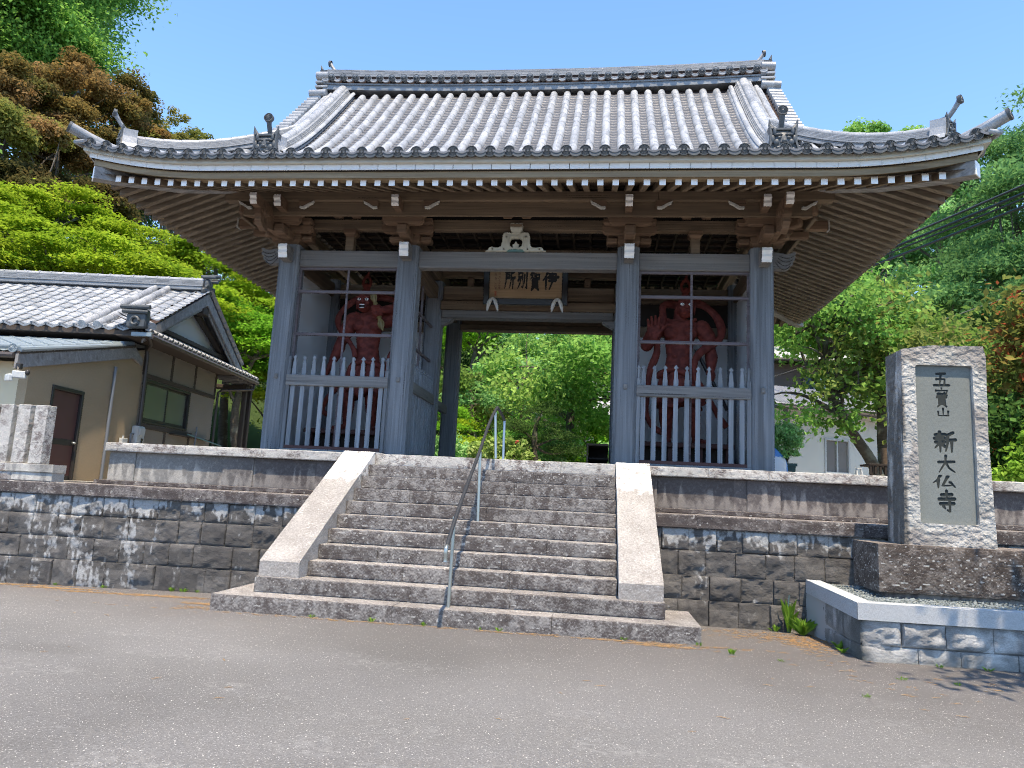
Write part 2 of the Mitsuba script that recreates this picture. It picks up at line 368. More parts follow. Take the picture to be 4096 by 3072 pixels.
mat('box_grey', (0.50, 0.52, 0.52), 0.5, 0.4)
scene['window_glass'] = {'type': 'twosided', 'bsdf': {'type': 'principled', 'base_color': rgb(0.135, 0.15, 0.12), 'roughness': 0.22, 'specular': 0.8}}
scene['window_blue'] = {'type': 'twosided', 'bsdf': {'type': 'principled', 'base_color': rgb(0.10, 0.14, 0.18), 'roughness': 0.06, 'specular': 1.0, 'metallic': 0.4}}
mat('tile_blue_eave', (0.23, 0.275, 0.30), 0.3, 0.6)
mat('house_white', (0.66, 0.655, 0.60), 0.8, 0.2)
mat('house_brown', (0.155, 0.12, 0.105), 0.75, 0.3)
mat('metal_roof', (0.36, 0.36, 0.375), 0.45, 0.5)
mat('curtain_grey', (0.22, 0.21, 0.20), 0.8, 0.2)
mat('navy_cloth', (0.010, 0.014, 0.045), 0.7, 0.3)
mat('tarp_white', (0.72, 0.76, 0.82), 0.55, 0.4)
mat('tarp_blue', (0.10, 0.26, 0.62), 0.5, 0.4)
mat('pot_green', (0.03, 0.075, 0.07), 0.5, 0.4)
mat('cable_black', (0.03, 0.036, 0.042), 0.5, 0.5)

def f_bark(p, n, uv):
    m = fbm(p.x * 9, p.y * 9, p.z * 30, 3); q = fbm(p.x * 3, p.y * 3, p.z * 3, 3)
    c = mix((0.055, 0.045, 0.036), (0.15, 0.13, 0.105), m)
    return mix(c, (0.26, 0.27, 0.22), smoothstep(0.55, 0.7, q) * 0.55)
mat('bark', proc(f_bark), 0.9, 0.2)
scene['leaf'] = {'type': 'principledthin', 'base_color': {'type': 'mesh_attribute', 'name': 'vertex_color'}, 'roughness': 0.42, 'diff_trans': 0.95, 'eta': 1.4, 'spec_trans': 0.0}
scene['leaf_gloss'] = {'type': 'principledthin', 'base_color': {'type': 'mesh_attribute', 'name': 'vertex_color'}, 'roughness': 0.3, 'diff_trans': 0.8, 'eta': 1.5, 'spec_trans': 0.0}
def f_hill(p, n, uv):
    m = fbm(p.x * 0.8, p.y * 0.8, p.z * 0.8, 3)
    return mix((0.025, 0.040, 0.012), (0.055, 0.085, 0.025), m)
mat('forest_floor', proc(f_hill), 0.95, 0.1)
def f_yard(p, n, uv):
    m = fbm(p.x * 2, p.y * 2, 3, 4)
    return mix((0.24, 0.22, 0.19), (0.36, 0.335, 0.30), m)
mat('yard_gravel', proc(f_yard), 0.9, 0.2)

# ------------------------------------------------------------------ the temple gate: frame
GATE = thing('temple_gate', 'weathered wooden temple gate with grey tiled hip-and-gable roof at the top of the stone steps', 'temple gate')
G_ = GATE + '__'
CXS = (-3.965, -1.85, 1.85, 3.965); YF, YM, YB = 1.58, 3.60, 5.62; CH = 0.18
def post(x, y, h=0.178, z0=-0.02, z1=3.62):
    c = 0.045
    s = [(-h + c, -h), (h - c, -h), (h - c, -h + .012), (h - .012, -h + c), (h, -h + c), (h, h - c), (h - .012, h - c), (h - c, h - .012), (h - c, h), (-h + c, h), (-h + c, h - .012), (-h + .012, h - c), (-h, h - c), (-h, -h + c), (-h + .012, -h + c), (-h + c, -h + .012)]
    return move(prism(s, z1 - z0), (x, y, z0))
for y in (YF, YM, YB):
    for x in CXS:
        put(G_ + 'column', post(x, y, 0.178 if y < 2 else 0.165), 'wood_post')
for x in CXS:                                                 # peg ends where the low rail runs through the posts
    put(G_ + 'rail_tenon', cbox(x - .03, x + .03, 1.375, 1.42, 1.26, 1.345, .008), 'wood_rail')
# head beams (front, middle, back) and side beams
for (x0, x1) in ((-3.79, -2.025), (-1.675, 1.675), (2.025, 3.79)):
    put(G_ + 'head_beam', cbox(x0, x1, YF - .10, YF + .10, 3.25, 3.54, .014), 'wood_rail')
    for y in (YM, YB):
        put(G_ + 'head_beam', cbox(x0, x1, y - .10, y + .10, 3.25, 3.54, .014), 'wood_brown')
put(G_ + 'passage_beam', cbox(-1.70, 1.70, YM - .17, YM + .10, 3.04, 3.225, .012), 'wood_brown')
put(G_ + 'passage_lintel', cbox(-1.66, 1.66, YM - .19, YM + .08, 2.885, 3.028, .012), 'wood_rail')
put(G_ + 'passage_lintel', cbox(-1.685, 1.685, YB - .16, YB + .08, 3.115, 3.247, .012), 'wood_brown')
for s in (-1, 1):                                             # corner struts under the middle lintel
    put(G_ + 'corner_block', frame(prism([(0, 0), (.24, 0), (.2, -.06), (.03, -.15), (0, -.15)], .14), (s * 1.685, YM - .10, 2.884), (-s, 0, 0), (0, 0, 1), (0, 1 if s > 0 else 1, 0)), 'wood_rail')
for x in CXS:
    for (y0, y1) in ((YF + .18, YM - .17), (YM + .17, YB - .17)):
        put(G_ + 'side_beam', cbox(x - .09, x + .09, y0, y1, 3.26, 3.53, .012), 'wood_raftery')
        if abs(x) > 2 and y0 > 3:
            put(G_ + 'side_beam', cbox(x - .07, x + .07, y0, y1, 2.62, 2.80, .012), 'wood_raftery')
# upper tie beam above the brackets, all round
for y in (YF, YB):
    for (x0, x1) in ((-3.62, -2.24), (-1.47, 1.47), (2.24, 3.62)):
        put(G_ + 'tie_beam', cbox(x0, x1, y - .08, y + .08, 3.93, 4.115, .012), 'wood_brown')
for s in (-1, 1):
    put(G_ + 'tie_beam', cbox(s * 3.965 - .08, s * 3.965 + .08, YF + .2, YB - .2, 3.93, 4.115, .012), 'wood_raftery')
put(G_ + 'inner_wall_plate', cbox(-3.9, 3.9, YF - .02, YF + .02, 4.118, 4.60, .0), 'wood_dark')
for x in (-2.93, 2.93):
    put(G_ + 'bay_strut', cbox(x - .075, x + .075, YF - .07, YF + .07, 3.545, 3.80, .01), 'wood_brown')
def masu(x, y, z0, w=.20, h=.14, d=None):
    """bearing block: square top, curved-in foot"""
    d = d or w; a = w / 2; b = d / 2; k = .66
    zs = ((z0, k), (z0 + h * .12, k * 1.03), (z0 + h * .3, .84), (z0 + h * .45, 1.0), (z0 + h, 1.0))
    sec = [[(x - a * q, y - b * q, z), (x + a * q, y - b * q, z), (x + a * q, y + b * q, z), (x - a * q, y + b * q, z)] for z, q in zs]
    return sweep(sec)
for x in (-2.93, 2.93):
    put(G_ + 'bearing_block', masu(x, YF, 3.80, .22, .13), 'wood_bracket')
for xc in (-2.93, 0.0, 2.93):
    for dx in (-.165, .15):
        put(G_ + 'bearing_block', masu(xc + dx, 1.30, 4.075, .21, .145), 'wood_bracket')
# front purlin under the rafters
for (x0, x1) in ((-4.9, -2.02), (-2.015, 2.265), (2.27, 4.9)):
    put(G_ + 'eave_purlin', cbox(x0, x1, .80, .97, 4.16, 4.325, .01), 'wood_brown')
put(G_ + 'purlin_board', cbox(-4.6, 4.6, .88, .94, 3.935, 4.158, .006), 'wood_brown')
for s in (-1, 1):
    put(G_ + 'eave_purlin', cbox(s * 4.68 - .085, s * 4.68 + .085, .975, 6.23, 4.16, 4.325, .01), 'wood_raftery')
    put(G_ + 'purlin_board', cbox(s * 4.66 - .03, s * 4.66 + .03, .975, 6.23, 3.935, 4.158, .006), 'wood_raftery')

# bracket sets on the front posts: block, crossed arms, bearing blocks, painted noses
def arm(x, y, L, z0, z1, t=.115, axis='x'):
    """bracket arm with rounded lower ends"""
    h = z1 - z0; r = h * .62
    pts = [(-L, z1), (-L, z0 + r)] + [(-L + r * 1.25 * (1 - math.cos(a)), z0 + r * (1 - math.sin(a))) for a in np.linspace(0.2, math.pi / 2, 5)]
    pts += [(-px, pz) for px, pz in pts[::-1]]
    m = prism(pts, t)
    if axis == 'x':
        return frame(m, (x, y + t / 2, 0), *XZ)
    return frame(m, (x - t / 2, y, 0), (0, 1, 0), (0, 0, 1), (1, 0, 0))
def nose(side_pts, x, w, y_tip):
    """carved beam nose: profile drawn in (distance back from the tip, z), width w across"""
    m = prism(side_pts, w)
    return frame(m, (x - w / 2, y_tip, 0), (0, 1, 0), (0, 0, 1), (1, 0, 0))
def nose_cap(pts, x, w, y_tip, t=.006):
    """the white painted front of a nose: a thin skin over the front profile"""
    P = np.array(pts); out = [np.array([[x - w / 2, y_tip + d - t, z], [x + w / 2, y_tip + d - t, z]]) for d, z in P]
    inn = [np.array([[x - w / 2, y_tip + d + .004, z], [x + w / 2, y_tip + d + .004, z]]) for d, z in P]
    S = [np.vstack([o, i[::-1]]) for o, i in zip(out, inn)]
    return sweep(S)
for i, x in enumerate(CXS):
    b = G_ + 'bracket'
    B = []
    def bp(name, mesh, m='wood_bracket'):
        put(bk + '__' + name, mesh, m)
    n = count.get(b, 0); count[b] = n + 1; bk = b if n == 0 else f'{b}_{n:03d}'
    bp('base_block', masu(x, YF, 3.62, .36, .19))
    bp('arm', arm(x, YF, .36, 3.81, 3.925))
    bp('arm', arm(x, YF - .14, .50, 3.815, 3.93, .10, 'y'))
    for dx in (-.27, .27):
        bp('block', masu(x + dx, YF, 3.70 + .0, .15, .0001 + .11) if False else masu(x + dx, YF, 3.925, .19, .115))
    bp('block', masu(x, 1.12, 3.93, .21, .12))
    bp('arm', arm(x, 1.0, .34, 3.83, 3.935, .12))
    for dx in (-.27, .27):
        bp('lower_block', cbox(x + dx - .095, x + dx + .095, YF - .125, YF + .1, 3.70, 3.80, .02))
        bp('block', masu(x + dx, 1.0, 3.94, .19, .11))
    bp('arm', arm(x, 1.30, .44, 3.79, 3.90, .11))
    for dx in (-.34, .34):
        bp('block', masu(x + dx, 1.30, 3.905, .17, .12))
    bp('step_block', cbox(x - .085, x + .085, .92, 1.40, 3.66, 3.82, .02))
    # beam nose through the post, painted front
    prof = [(0.015, 3.575), (0.0, 3.52), (0.03, 3.475), (0.018, 3.43), (0.045, 3.385), (0.05, 3.345), (.34, 3.335), (.34, 3.58), (.03, 3.58)]
    w = .15
    xx = x + (.012 if abs(x) > 3 else 0.0)
    z0 = -.045 if abs(x) > 3 else 0
    bp('nose', move(nose(prof, xx, w, 1.12), (0, 0, z0)), 'wood_rail')
    bp('nose_face', move(nose_cap(prof[:6], xx, w + .004, 1.12), (0, 0, z0)), 'white_paint')
    prof2 = [(0.0, 4.165), (-.012, 4.11), (0.02, 4.07), (0.012, 4.03), (0.045, 3.99), (.38, 3.985), (.38, 4.17)]
    bp('upper_nose', nose(prof2, x - .04 if abs(x) < 2 else x - .1 * np.sign(x), .11, .58))
    bp('upper_nose_face', nose_cap(prof2[:5], x - .04 if abs(x) < 2 else x - .1 * np.sign(x), .114, .58), 'white_paint')
    for s in (-1, 1):                                     # curled painted ends of the cross arm
        if abs(x) > 3 and s * x > 0: continue
        x0 = x + s * .40
        crv = [(0, 4.025), (.07, 4.02), (.12, 4.05), (.17, 4.085), (.215, 4.10), (.235, 4.15), (.205, 4.135), (.16, 4.115), (.11, 4.085), (.06, 4.055), (0, 4.058)]
        m = frame(prism([(a, z) for a, z in crv], .05), (x0, .835, 0), (s, 0, 0), (0, 0, 1), (0, -s, 0))
        if s > 0: m = frame(prism([(a, z) for a, z in crv], .05), (x0, .835, 0), (1, 0, 0), (0, 0, 1), (0, -1, 0))
        else: m = flipx(frame(prism([(a, z) for a, z in crv], .05), (-x0, .835, 0), (1, 0, 0), (0, 0, 1), (0, -1, 0)))
        bp('scroll', m, 'cream_paint')
        body = [(-.02, 4.157), (-.02, 4.03), (0, 4.058), (.06, 4.058), (.11, 4.088), (.16, 4.118), (.20, 4.157)]
        m = frame(prism(body, .045), (abs(x0) if False else 0, .838, 0), (1, 0, 0), (0, 0, 1), (0, -1, 0))
        m = move(m, (x0, 0, 0)) if s > 0 else move(flipx(m), (x0, 0, 0))
        bp('scroll_body', m)
# the set repeats plainly on the back posts
for x in CXS:
    put(G_ + 'back_bracket', join([masu(x, YB, 3.62, .36, .19), arm(x, YB, .36, 3.81, 3.925), arm(x, YB + .14, .50, 3.815, 3.93, .10, 'y'), masu(x - .27, YB, 3.925, .19, .115), masu(x + .27, YB, 3.925, .19, .115)]), 'wood_bracket')
# diagonal corner brackets with white tips, and side noses
for s in (-1, 1):
    d = nrm((s, -1, 0)); o = np.array([s * 3.965, YF, 0])
    bk = G_ + 'corner_bracket'; n = count.get(bk, 0); count[bk] = n + 1; bk = bk if n == 0 else f'{bk}_{n:03d}'
    A = lambda k, z: o + d * k + np.array([0, 0, z])
    for k0, k1, z, h in ((.1, .50, 3.74, .13), (.1, .72, 3.90, .13), (.1, .98, 4.02, .14)):
        put(bk + '__arm', beam(A(k0, z), A(k1, z + .02), .12, h, .02), 'wood_bracket')
    c = A(.80, 0); put(bk + '__block', rotz(masu(c[0], c[1], 3.965, .2, .1), math.pi / 4, c), 'wood_bracket')
    xn = s * 4.11
    pf = [(0.0, 4.06), (-.012, 4.01), (.02, 3.975), (.012, 3.935), (.045, 3.89), (1.05, 3.885), (1.05, 4.06)]
    put(bk + '__front_nose', nose(pf, xn, .105, .26), 'wood_bracket')
    put(bk + '__painted_tip', nose_cap(pf[:5], xn, .109, .26), 'white_paint')
    put(bk + '__curved_arm', nose([(.06, 3.885), (.05, 3.80), (.10, 3.76), (.08, 3.70), (.16, 3.62), (.30, 3.58), (.34, 3.66), (.55, 3.70), (.95, 3.70), (.95, 3.885)], xn, .10, .40), 'wood_bracket')
    put(bk + '__block', masu(xn, .62, 3.80, .19, .085), 'wood_bracket')
    put(bk + '__arm', beam((s * 4.1, YF, 3.885), (s * 4.72, YF, 3.885), .11, .125, .02), 'wood_bracket')
    put(bk + '__arm', beam((s * 4.1, YF, 4.05), (s * 5.02, YF, 4.05), .11, .16, .02), 'wood_bracket')
    put(bk + '__painted_tip', cbox(s * 5.03 - .008, s * 5.03 + .008, YF - .06, YF + .06, 3.965, 4.135, .003), 'cream_paint')
    m = [(0, .0), (.07, -.005), (.12, .03), (.17, .065), (.215, .08), (.235, .13), (.2, .115), (.16, .095), (.11, .065), (.06, .035), (0, .033)]
    mm = frame(prism(m, .05), (4.42, .86, 4.03), (1, 0, 0), (0, 0, 1), (0, -1, 0))
    put(bk + '__scroll', mm if s > 0 else flipx(mm), 'cream_paint')
    # carved beam end on the outside of the corner post
    ang = np.linspace(0, 1, 9)
    outl = [(0, 3.30), (.22, 3.285), (.265, 3.32), (.255, 3.345), (.30, 3.36), (.315, 3.40), (.30, 3.42), (.335, 3.44), (.35, 3.49), (.33, 3.515), (.355, 3.53), (.36, 3.57), (.33, 3.575), (.26, 3.545), (.20, 3.535), (.12, 3.555), (0, 3.57)]
    m = frame(prism(outl, .13), (4.14, YF - .045, 0), (1, 0, 0), (0, 0, 1), (0, -1, 0)); m = move(m, (0, .065, 0))
    put(bk + '__carved_end', m if s > 0 else flipx(m), 'wood_rail')
    gro = []
    for q in range(4):
        a = np.linspace(0, 1, 8)
        px = .10 + .22 * a; pz = 3.53 - .035 * q - (.05 + .03 * q) * np.sin(a * math.pi * .8) + .03 * a
        gro.append(tube(np.stack([4.14 + px - .02 * q, np.full(8, YF - .113), pz - .03], 1), .006, 5))
    m = join(gro); put(bk + '__carved_line', m if s > 0 else flipx(m), 'wood_dark')

# frog-leg strut in the middle bay: shouldered board with cut-outs, block on top
half = [(0.0, 3.70), (.035, 3.70), (.06, 3.655), (.09, 3.66), (.105, 3.62), (.085, 3.575), (0.05, 3.57), (0.0, 3.59)]
outer = [(-.51, 3.543), (-.47, 3.552), (-.445, 3.60), (-.40, 3.612), (-.36, 3.598), (-.29, 3.60), (-.25, 3.625), (-.232, 3.70), (-.228, 3.81), (-.205, 3.855), (-.16, 3.865), (-.11, 3.86), (-.075, 3.845)]
outline = Polygon(outer + [(-x, z) for x, z in outer[::-1]])
win = Polygon([(-x, z) for x, z in [(0, 3.765), (.05, 3.77), (.09, 3.75), (.108, 3.70), (.10, 3.63), (.055, 3.60), (0, 3.61)]] + [(x, z) for x, z in [(.055, 3.60), (.10, 3.63), (.108, 3.70), (.09, 3.75), (.05, 3.77)]])
arch = Polygon([(-.15, 3.54), (-.12, 3.572), (-.06, 3.578), (0, 3.585), (.06, 3.578), (.12, 3.572), (.15, 3.54)])
holes = [Point(x, z).buffer(.017) for x, z in ((-.165, 3.795), (.165, 3.795), (-.20, 3.575), (.20, 3.575), (-.395, 3.578), (.395, 3.578))]
K = G_ + 'frog_leg_strut'; 
put(K + '__board', move(face_front(outline.difference(union_all([win, arch] + holes)), 1.43, .075), (-.018, 0, 0)), 'frog_paint')
put(K + '__infill', move(face_front(arch, 1.45, .04), (-.018, 0, 0)), 'frog_green')
lotus = union_all([Polygon([(0, 3.715), (.022, 3.67), (.055, 3.65), (.05, 3.615), (0, 3.60), (-.05, 3.615), (-.055, 3.65), (-.022, 3.67)])])
put(K + '__carved_flower', move(face_front(lotus, 1.435, .03), (-.018, 0, 0)), 'frog_paint')
put(K + '__inner_border', move(join([face_front(win.buffer(.03).difference(win.buffer(.016)), 1.418, .02), tube([(-.13, 1.43, 3.555), (-.135, 1.425, 3.65), (-.15, 1.425, 3.76), (-.13, 1.43, 3.80)], .006, 5), tube([(.13, 1.43, 3.555), (.135, 1.425, 3.65), (.15, 1.425, 3.76), (.13, 1.43, 3.80)], .006, 5)]), (-.018, 0, 0)), 'frog_paint')
put(K + '__block', masu(-.018, 1.47, 3.845, .205, .15), 'frog_paint')
put(K + '__block_top', cbox(-.121, .085, 1.366, 1.42, 3.935, 3.99, .004), 'wood_brown')

# floor, plaster walls of the two statue rooms, coffered ceiling
put(G_ + 'floor', cbox(-4.15, 4.15, 1.40, 5.8, -.06, -.012, .004), 'stone_coping')
for s in (-1, 1):
    ox = s * 3.965
    put(G_ + 'niche_floor', cbox(min(ox, s * 1.85), max(ox, s * 1.85), YF - .04, YM, -.01, .055, .006), 'wood_stand')
    put(G_ + 'plaster_wall', cbox(ox - .025, ox + .025, YF + .18, YM - .17, .10, 3.30, .0), 'plaster')
    put(G_ + 'plaster_wall', cbox(ox - .025, ox + .025, YM + .17, YB - .17, .10, 3.30, .0), 'plaster')
    put(G_ + 'plaster_wall', cbox(min(s * 2.02, s * 3.80), max(s * 2.02, s * 3.80), YM - .03, YM + .03, .10, 2.60, .0), 'plaster')
    put(G_ + 'plaster_wall', cbox(min(s * 2.02, s * 3.80), max(s * 2.02, s * 3.80), YM - .022, YM + .022, 2.80, 3.30, .0), 'wood_dark')
    put(G_ + 'niche_beam', cbox(min(s * 2.02, s * 3.80), max(s * 2.02, s * 3.80), YM - .08, YM + .06, 2.60, 2.80, .01), 'wood_brown')
    # passage side of the room: bars above the low fence
    ix = s * 1.85
    for z in (1.98, 2.66):
        put(G_ + 'passage_bar', cbox(ix - .022, ix + .022, YF + .18, YM - .17, z, z + .05, .006), 'wood_window')
    put(G_ + 'passage_bar', cbox(ix - .02, ix + .02, 2.57, 2.61, 1.36, 3.26, .006), 'wood_window')
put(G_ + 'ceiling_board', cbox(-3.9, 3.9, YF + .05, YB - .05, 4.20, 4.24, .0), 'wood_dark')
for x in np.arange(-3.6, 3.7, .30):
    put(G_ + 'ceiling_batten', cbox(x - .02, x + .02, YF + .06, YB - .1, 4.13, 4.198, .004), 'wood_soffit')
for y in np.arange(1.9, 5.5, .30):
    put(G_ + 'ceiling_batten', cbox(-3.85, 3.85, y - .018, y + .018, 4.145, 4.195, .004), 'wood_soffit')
for x in (-1.85, 1.85):
    put(G_ + 'cross_beam', cbox(x - .1, x + .1, YF + .15, YB - .15, 3.66, 3.92, .012), 'wood_raftery')
for y in (2.55, YM, 4.6):
    put(G_ + 'cross_beam', cbox(-1.72, 1.72, y - .09, y + .09, 3.74, 3.93, .012), 'wood_brown')
for x in (-1.15, -.55, .55, 1.15):
    put(G_ + 'inner_strut', cbox(x - .06, x + .06, YM - .06, YM + .06, 3.545, 3.735, .01), 'wood_bracket')

# low fences of the statue rooms: pickets, rail, sill, window bars above
def picket(x, y, z0, z1, w=.072, t=.034):
    a = w / 2; H = z1
    o = [(-a, z0), (a, z0), (a, H - .235), (a - .006, H - .225), (a - .008, H - .13), (a - .015, H - .095), (.012, H - .075), (.012, H - .066), (.032, H - .05), (.032, H - .04), (.014, H - .018), (0, H)]
    o = o + [(-px, pz) for px, pz in o[1:-1][::-1]]
    return face_front(Polygon([(x + px, pz) for px, pz in o[1:]]), y, t)
PX = np.array([2.135, 2.305, 2.473, 2.642, 2.812, 2.984, 3.152, 3.324, 3.490, 3.656])
for s, xs in ((-1, np.array([-3.676, -3.505, -3.338, -3.168, -2.996, -2.823, -2.655, -2.486, -2.322, -2.150])), (1, PX)):
    F = G_ + 'picket_fence'; n = count.get(F, 0); count[F] = n + 1; F = F if n == 0 else f'{F}_{n:03d}'
    lo, hi = (-3.79, -2.03) if s < 0 else (2.03, 3.79)
    for k, x in enumerate(xs):
        put(F + '__picket', picket(x, 1.44 + rng.uniform(-.002, .002), .155, 1.672 + rng.uniform(-.008, .008)), 'wood_picket')
    put(F + '__rail', cbox(lo, hi, 1.40, 1.50, 1.155, 1.338, .008), 'wood_rail')
    put(F + '__sill', cbox(lo, hi, 1.39, 1.52, -.01, .10, .01), 'wood_post')
    put(F + '__sill', cbox(lo, hi, 1.43, 1.50, .10, .155, .006), 'wood_stand')
    for x in (lo + .03, hi - .03):
        put(F + '__end_post', join([cbox(x - .03, x + .03, 1.42, 1.49, .10, 1.45, .006), cbox(x - .022, x + .022, 1.43, 1.48, 1.45, 1.66, .008), cbox(x - .03, x + .03, 1.425, 1.485, 1.60, 1.625, .005)]), 'wood_post')
    W = G_ + 'window_grille'; n = count.get(W, 0); count[W] = n + 1; W = W if n == 0 else f'{W}_{n:03d}'
    for z in (2.04, 2.79):
        put(W + '__bar', cbox(lo, hi, 1.53, 1.575, z, z + .052, .006), 'wood_window')
    xm = (lo + hi) / 2 - (0 if s < 0 else .03)
    put(W + '__bar', cbox(xm - .018, xm + .018, 1.54, 1.57, .16, 3.25, .005), 'wood_window')
    for x in (lo + .018, hi - .018):
        put(W + '__frame', cbox(x - .02, x + .02, 1.53, 1.58, .16, 3.25, .005), 'wood_window')
    put(W + '__frame', cbox(lo, hi, 1.53, 1.58, 3.205, 3.248, .005), 'wood_window')
    # the same fence along the passage
    P = G_ + 'passage_fence'; n = count.get(P, 0); count[P] = n + 1; P = P if n == 0 else f'{P}_{n:03d}'
    ix = s * 1.85
    for y in np.linspace(1.84, 3.36, 10):
        m = picket(0, 0, .155, 1.672)
        put(P + '__picket', frame(move(m, (0, -.017, 0)), (ix - s * .1, y, 0), (0, 1, 0), (-1, 0, 0), (0, 0, 1)), 'wood_picket')
    put(P + '__rail', cbox(ix - s * .1 - .05, ix - s * .1 + .05, YF + .18, YM - .17, 1.155, 1.338, .008), 'wood_railside')
    put(P + '__sill', cbox(ix - s * .1 - .06, ix - s * .1 + .06, YF + .18, YM - .17, -.01, .15, .008), 'wood_post')
    put(G_ + 'passage_rail', cbox(ix - s * .02 - .05, ix - s * .02 + .05, YM + .165, YB - .62, 1.155, 1.338, .008), 'wood_railside')
    put(G_ + 'floor_sill', cbox(ix - .07, ix + .07, YM + .165, YB - .165, -.01, .09, .01), 'wood_stand')

# ------------------------------------------------------------------ the gate's roof
R_ = G_ + 'roof__'
XE, YE, YC = 6.42, -0.75, 3.60             # tile edge of the sides and the front, centre line
YR = 2 * YC - YE                           # rear tile edge
PITCH = .2633
def lift(c): return .18 * np.maximum(0, (1.95 - np.asarray(c, float)) / 1.7) ** 2
def G(u): u = np.asarray(u, float); return 4.19 + .1761 * u + .2471 * u ** 2 - .02253 * u ** 3      # top of the pan tiles against the distance from the edge
def Gp(u): return .1761 + .4942 * u - .06759 * u ** 2
def front(x, u): return np.array([x, YE + u, G(u) + lift(XE - abs(x))])
def arclen(u0, u1, n=60):
    u = np.linspace(u0, u1, n); s = np.concatenate([[0], np.cumsum(np.hypot(np.diff(u), np.diff(G(u))))]); return u, s
def steps(u0, u1, length):
    u, s = arclen(u0, u1); k = max(1, round(s[-1] / length)); return np.interp(np.linspace(0, s[-1], k + 1), s, u)
ROWS = [(k - 23.5) * PITCH - .03 for k in range(48)]
def row_top(x):
    a = abs(x)
    return 4.02 if a < 4.55 else XE - a - .05
def round_tile(x, u0, u1, r0=.0745, r1=.0705, cap=False):
    a = np.linspace(0, math.pi, 8); sec = []
    for q, (u, r) in enumerate(((u0, r0), (u0 + (u1 - u0) * .12, r0 * .985), (u1 + .01, r1))):
        c = front(x, u) + np.array([0, 0, .012]); g = float(Gp(u)); nn = nrm((0, -g, 1))
        sec.append(c + r * (np.cos(a)[:, None] * np.array([1, 0, 0]) + np.sin(a)[:, None] * nn))
    v, f = sweep(sec, closed=False, caps=False)
    n = len(a); m = len(v)                                  # the lower end is closed
    v = np.vstack([v, sec[0].mean(0)])
    return v, np.vstack([f, [[j + 1, j, m] for j in range(n - 1)]])
near, far = [], []
for x in ROWS:
    us = steps(0.02, row_top(x), .265)
    for i, (a, b) in enumerate(zip(us[:-1], us[1:])):
        (near if len(near) < 300 and (i < 7) else far).append(round_tile(x + rng.uniform(-.003, .003), a, b))
for m in near: put(R_ + 'round_tile', m, 'roof_tile', smooth=40)
put(R_ + 'round_tiles_above', join(far), 'roof_tile', smooth=40, kind='stuff')

# the dished tiles between the rows, each course a step down
def pan_tile(x, u0, u1, w=.19, lip=.034):
    a = np.linspace(-1, 1, 6); sec = []
    dip = .030 * (1 - a ** 2)
    for u, dz in ((u0, lip), (u1 + .02, 0.0)):
        c = front(x, u); c2 = c[None] + np.stack([a * w / 2, 0 * a, dz - dip + .01], 1)
        sec.append(c2)
    v, f = grid(np.array([sec[0] - np.array([0, 0.001, lip * 1.05]), sec[0], sec[1]]))
    return v, f
near, far = [], []
for k in range(49):
    x = (k - 24) * PITCH - .03
    tops = [row_top(q) for q in (x - PITCH / 2, x + PITCH / 2)]
    us = steps(-.03, min(tops) + (.12 if abs(x) > 4.6 else 0), .150)
    for i, (a, b) in enumerate(zip(us[:-1], us[1:])):
        (near if len(near) < 300 and i < 7 and abs(x) < 6 else far).append(pan_tile(x, a, b))
for m in near: put(R_ + 'dished_tile', m, 'roof_pan', smooth=40)
put(R_ + 'dished_tiles_above', join(far), 'roof_pan', smooth=40, kind='stuff')

# flower-faced round ends and the curved drip plates between them
def flower_disc(r, petals=16, depth=.022):
    n = petals * 2; th = np.arange(n) * 2 * math.pi / n; alt = np.arange(n) % 2
    rings = [(.0, np.full(n, .010)), (.18 * r, np.full(n, .012)), (.24 * r, np.where(alt, .002, .006)), (.62 * r, np.where(alt, -.001, .013)), (.86 * r, np.where(alt, -.003, .008)), (.90 * r, np.full(n, .0)), (.92 * r, np.full(n, .011)), (r, np.full(n, .011)), (r * 1.0, np.full(n, -depth))]
    P = np.array([np.stack([rr * np.cos(th), -np.broadcast_to(h, n), rr * np.sin(th)], 1) for rr, h in rings])
    v = P.reshape(-1, 3); f = []
    for i in range(len(rings) - 1):
        for j in range(n):
            j2 = (j + 1) % n; f += [[i * n + j, i * n + j2, (i + 1) * n + j2], [i * n + j, (i + 1) * n + j2, (i + 1) * n + j]]
    return v, np.array(f)
DISC = flower_disc(.081)
for x in ROWS:
    p = front(x, 0.0)
    put(R_ + 'round_end_tile', move(DISC, (x, p[1] - .012, p[2] + .018)), 'onigawara_clay')
def drip_plate(x, y, z, w=.155, h=.052, sl=0.0):
    a = np.linspace(-1, 1, 8); sag = -.032 * (1 - a ** 2)
    P = np.array([[np.stack([x + a * w / 2, np.full(8, y + d), z + sag + dz + sl * a * w / 2], 1)] for d, dz in ((.03, .004), (-.008, .004), (-.008, -.006), (-.002, -.01), (-.002, -h + .008), (-.008, -h + .004), (-.008, -h), (.02, -h))])[:, 0]
    return grid(P)
for k in range(1, 48):
    x = (k - 24) * PITCH - .03; p = front(x, -.03)
    sl = float((lift(XE - abs(x + .1)) - lift(XE - abs(x - .1))) / .2)
    put(R_ + 'drip_tile', drip_plate(x, p[1], p[2] + .012, sl=sl), 'onigawara_clay', smooth=40)

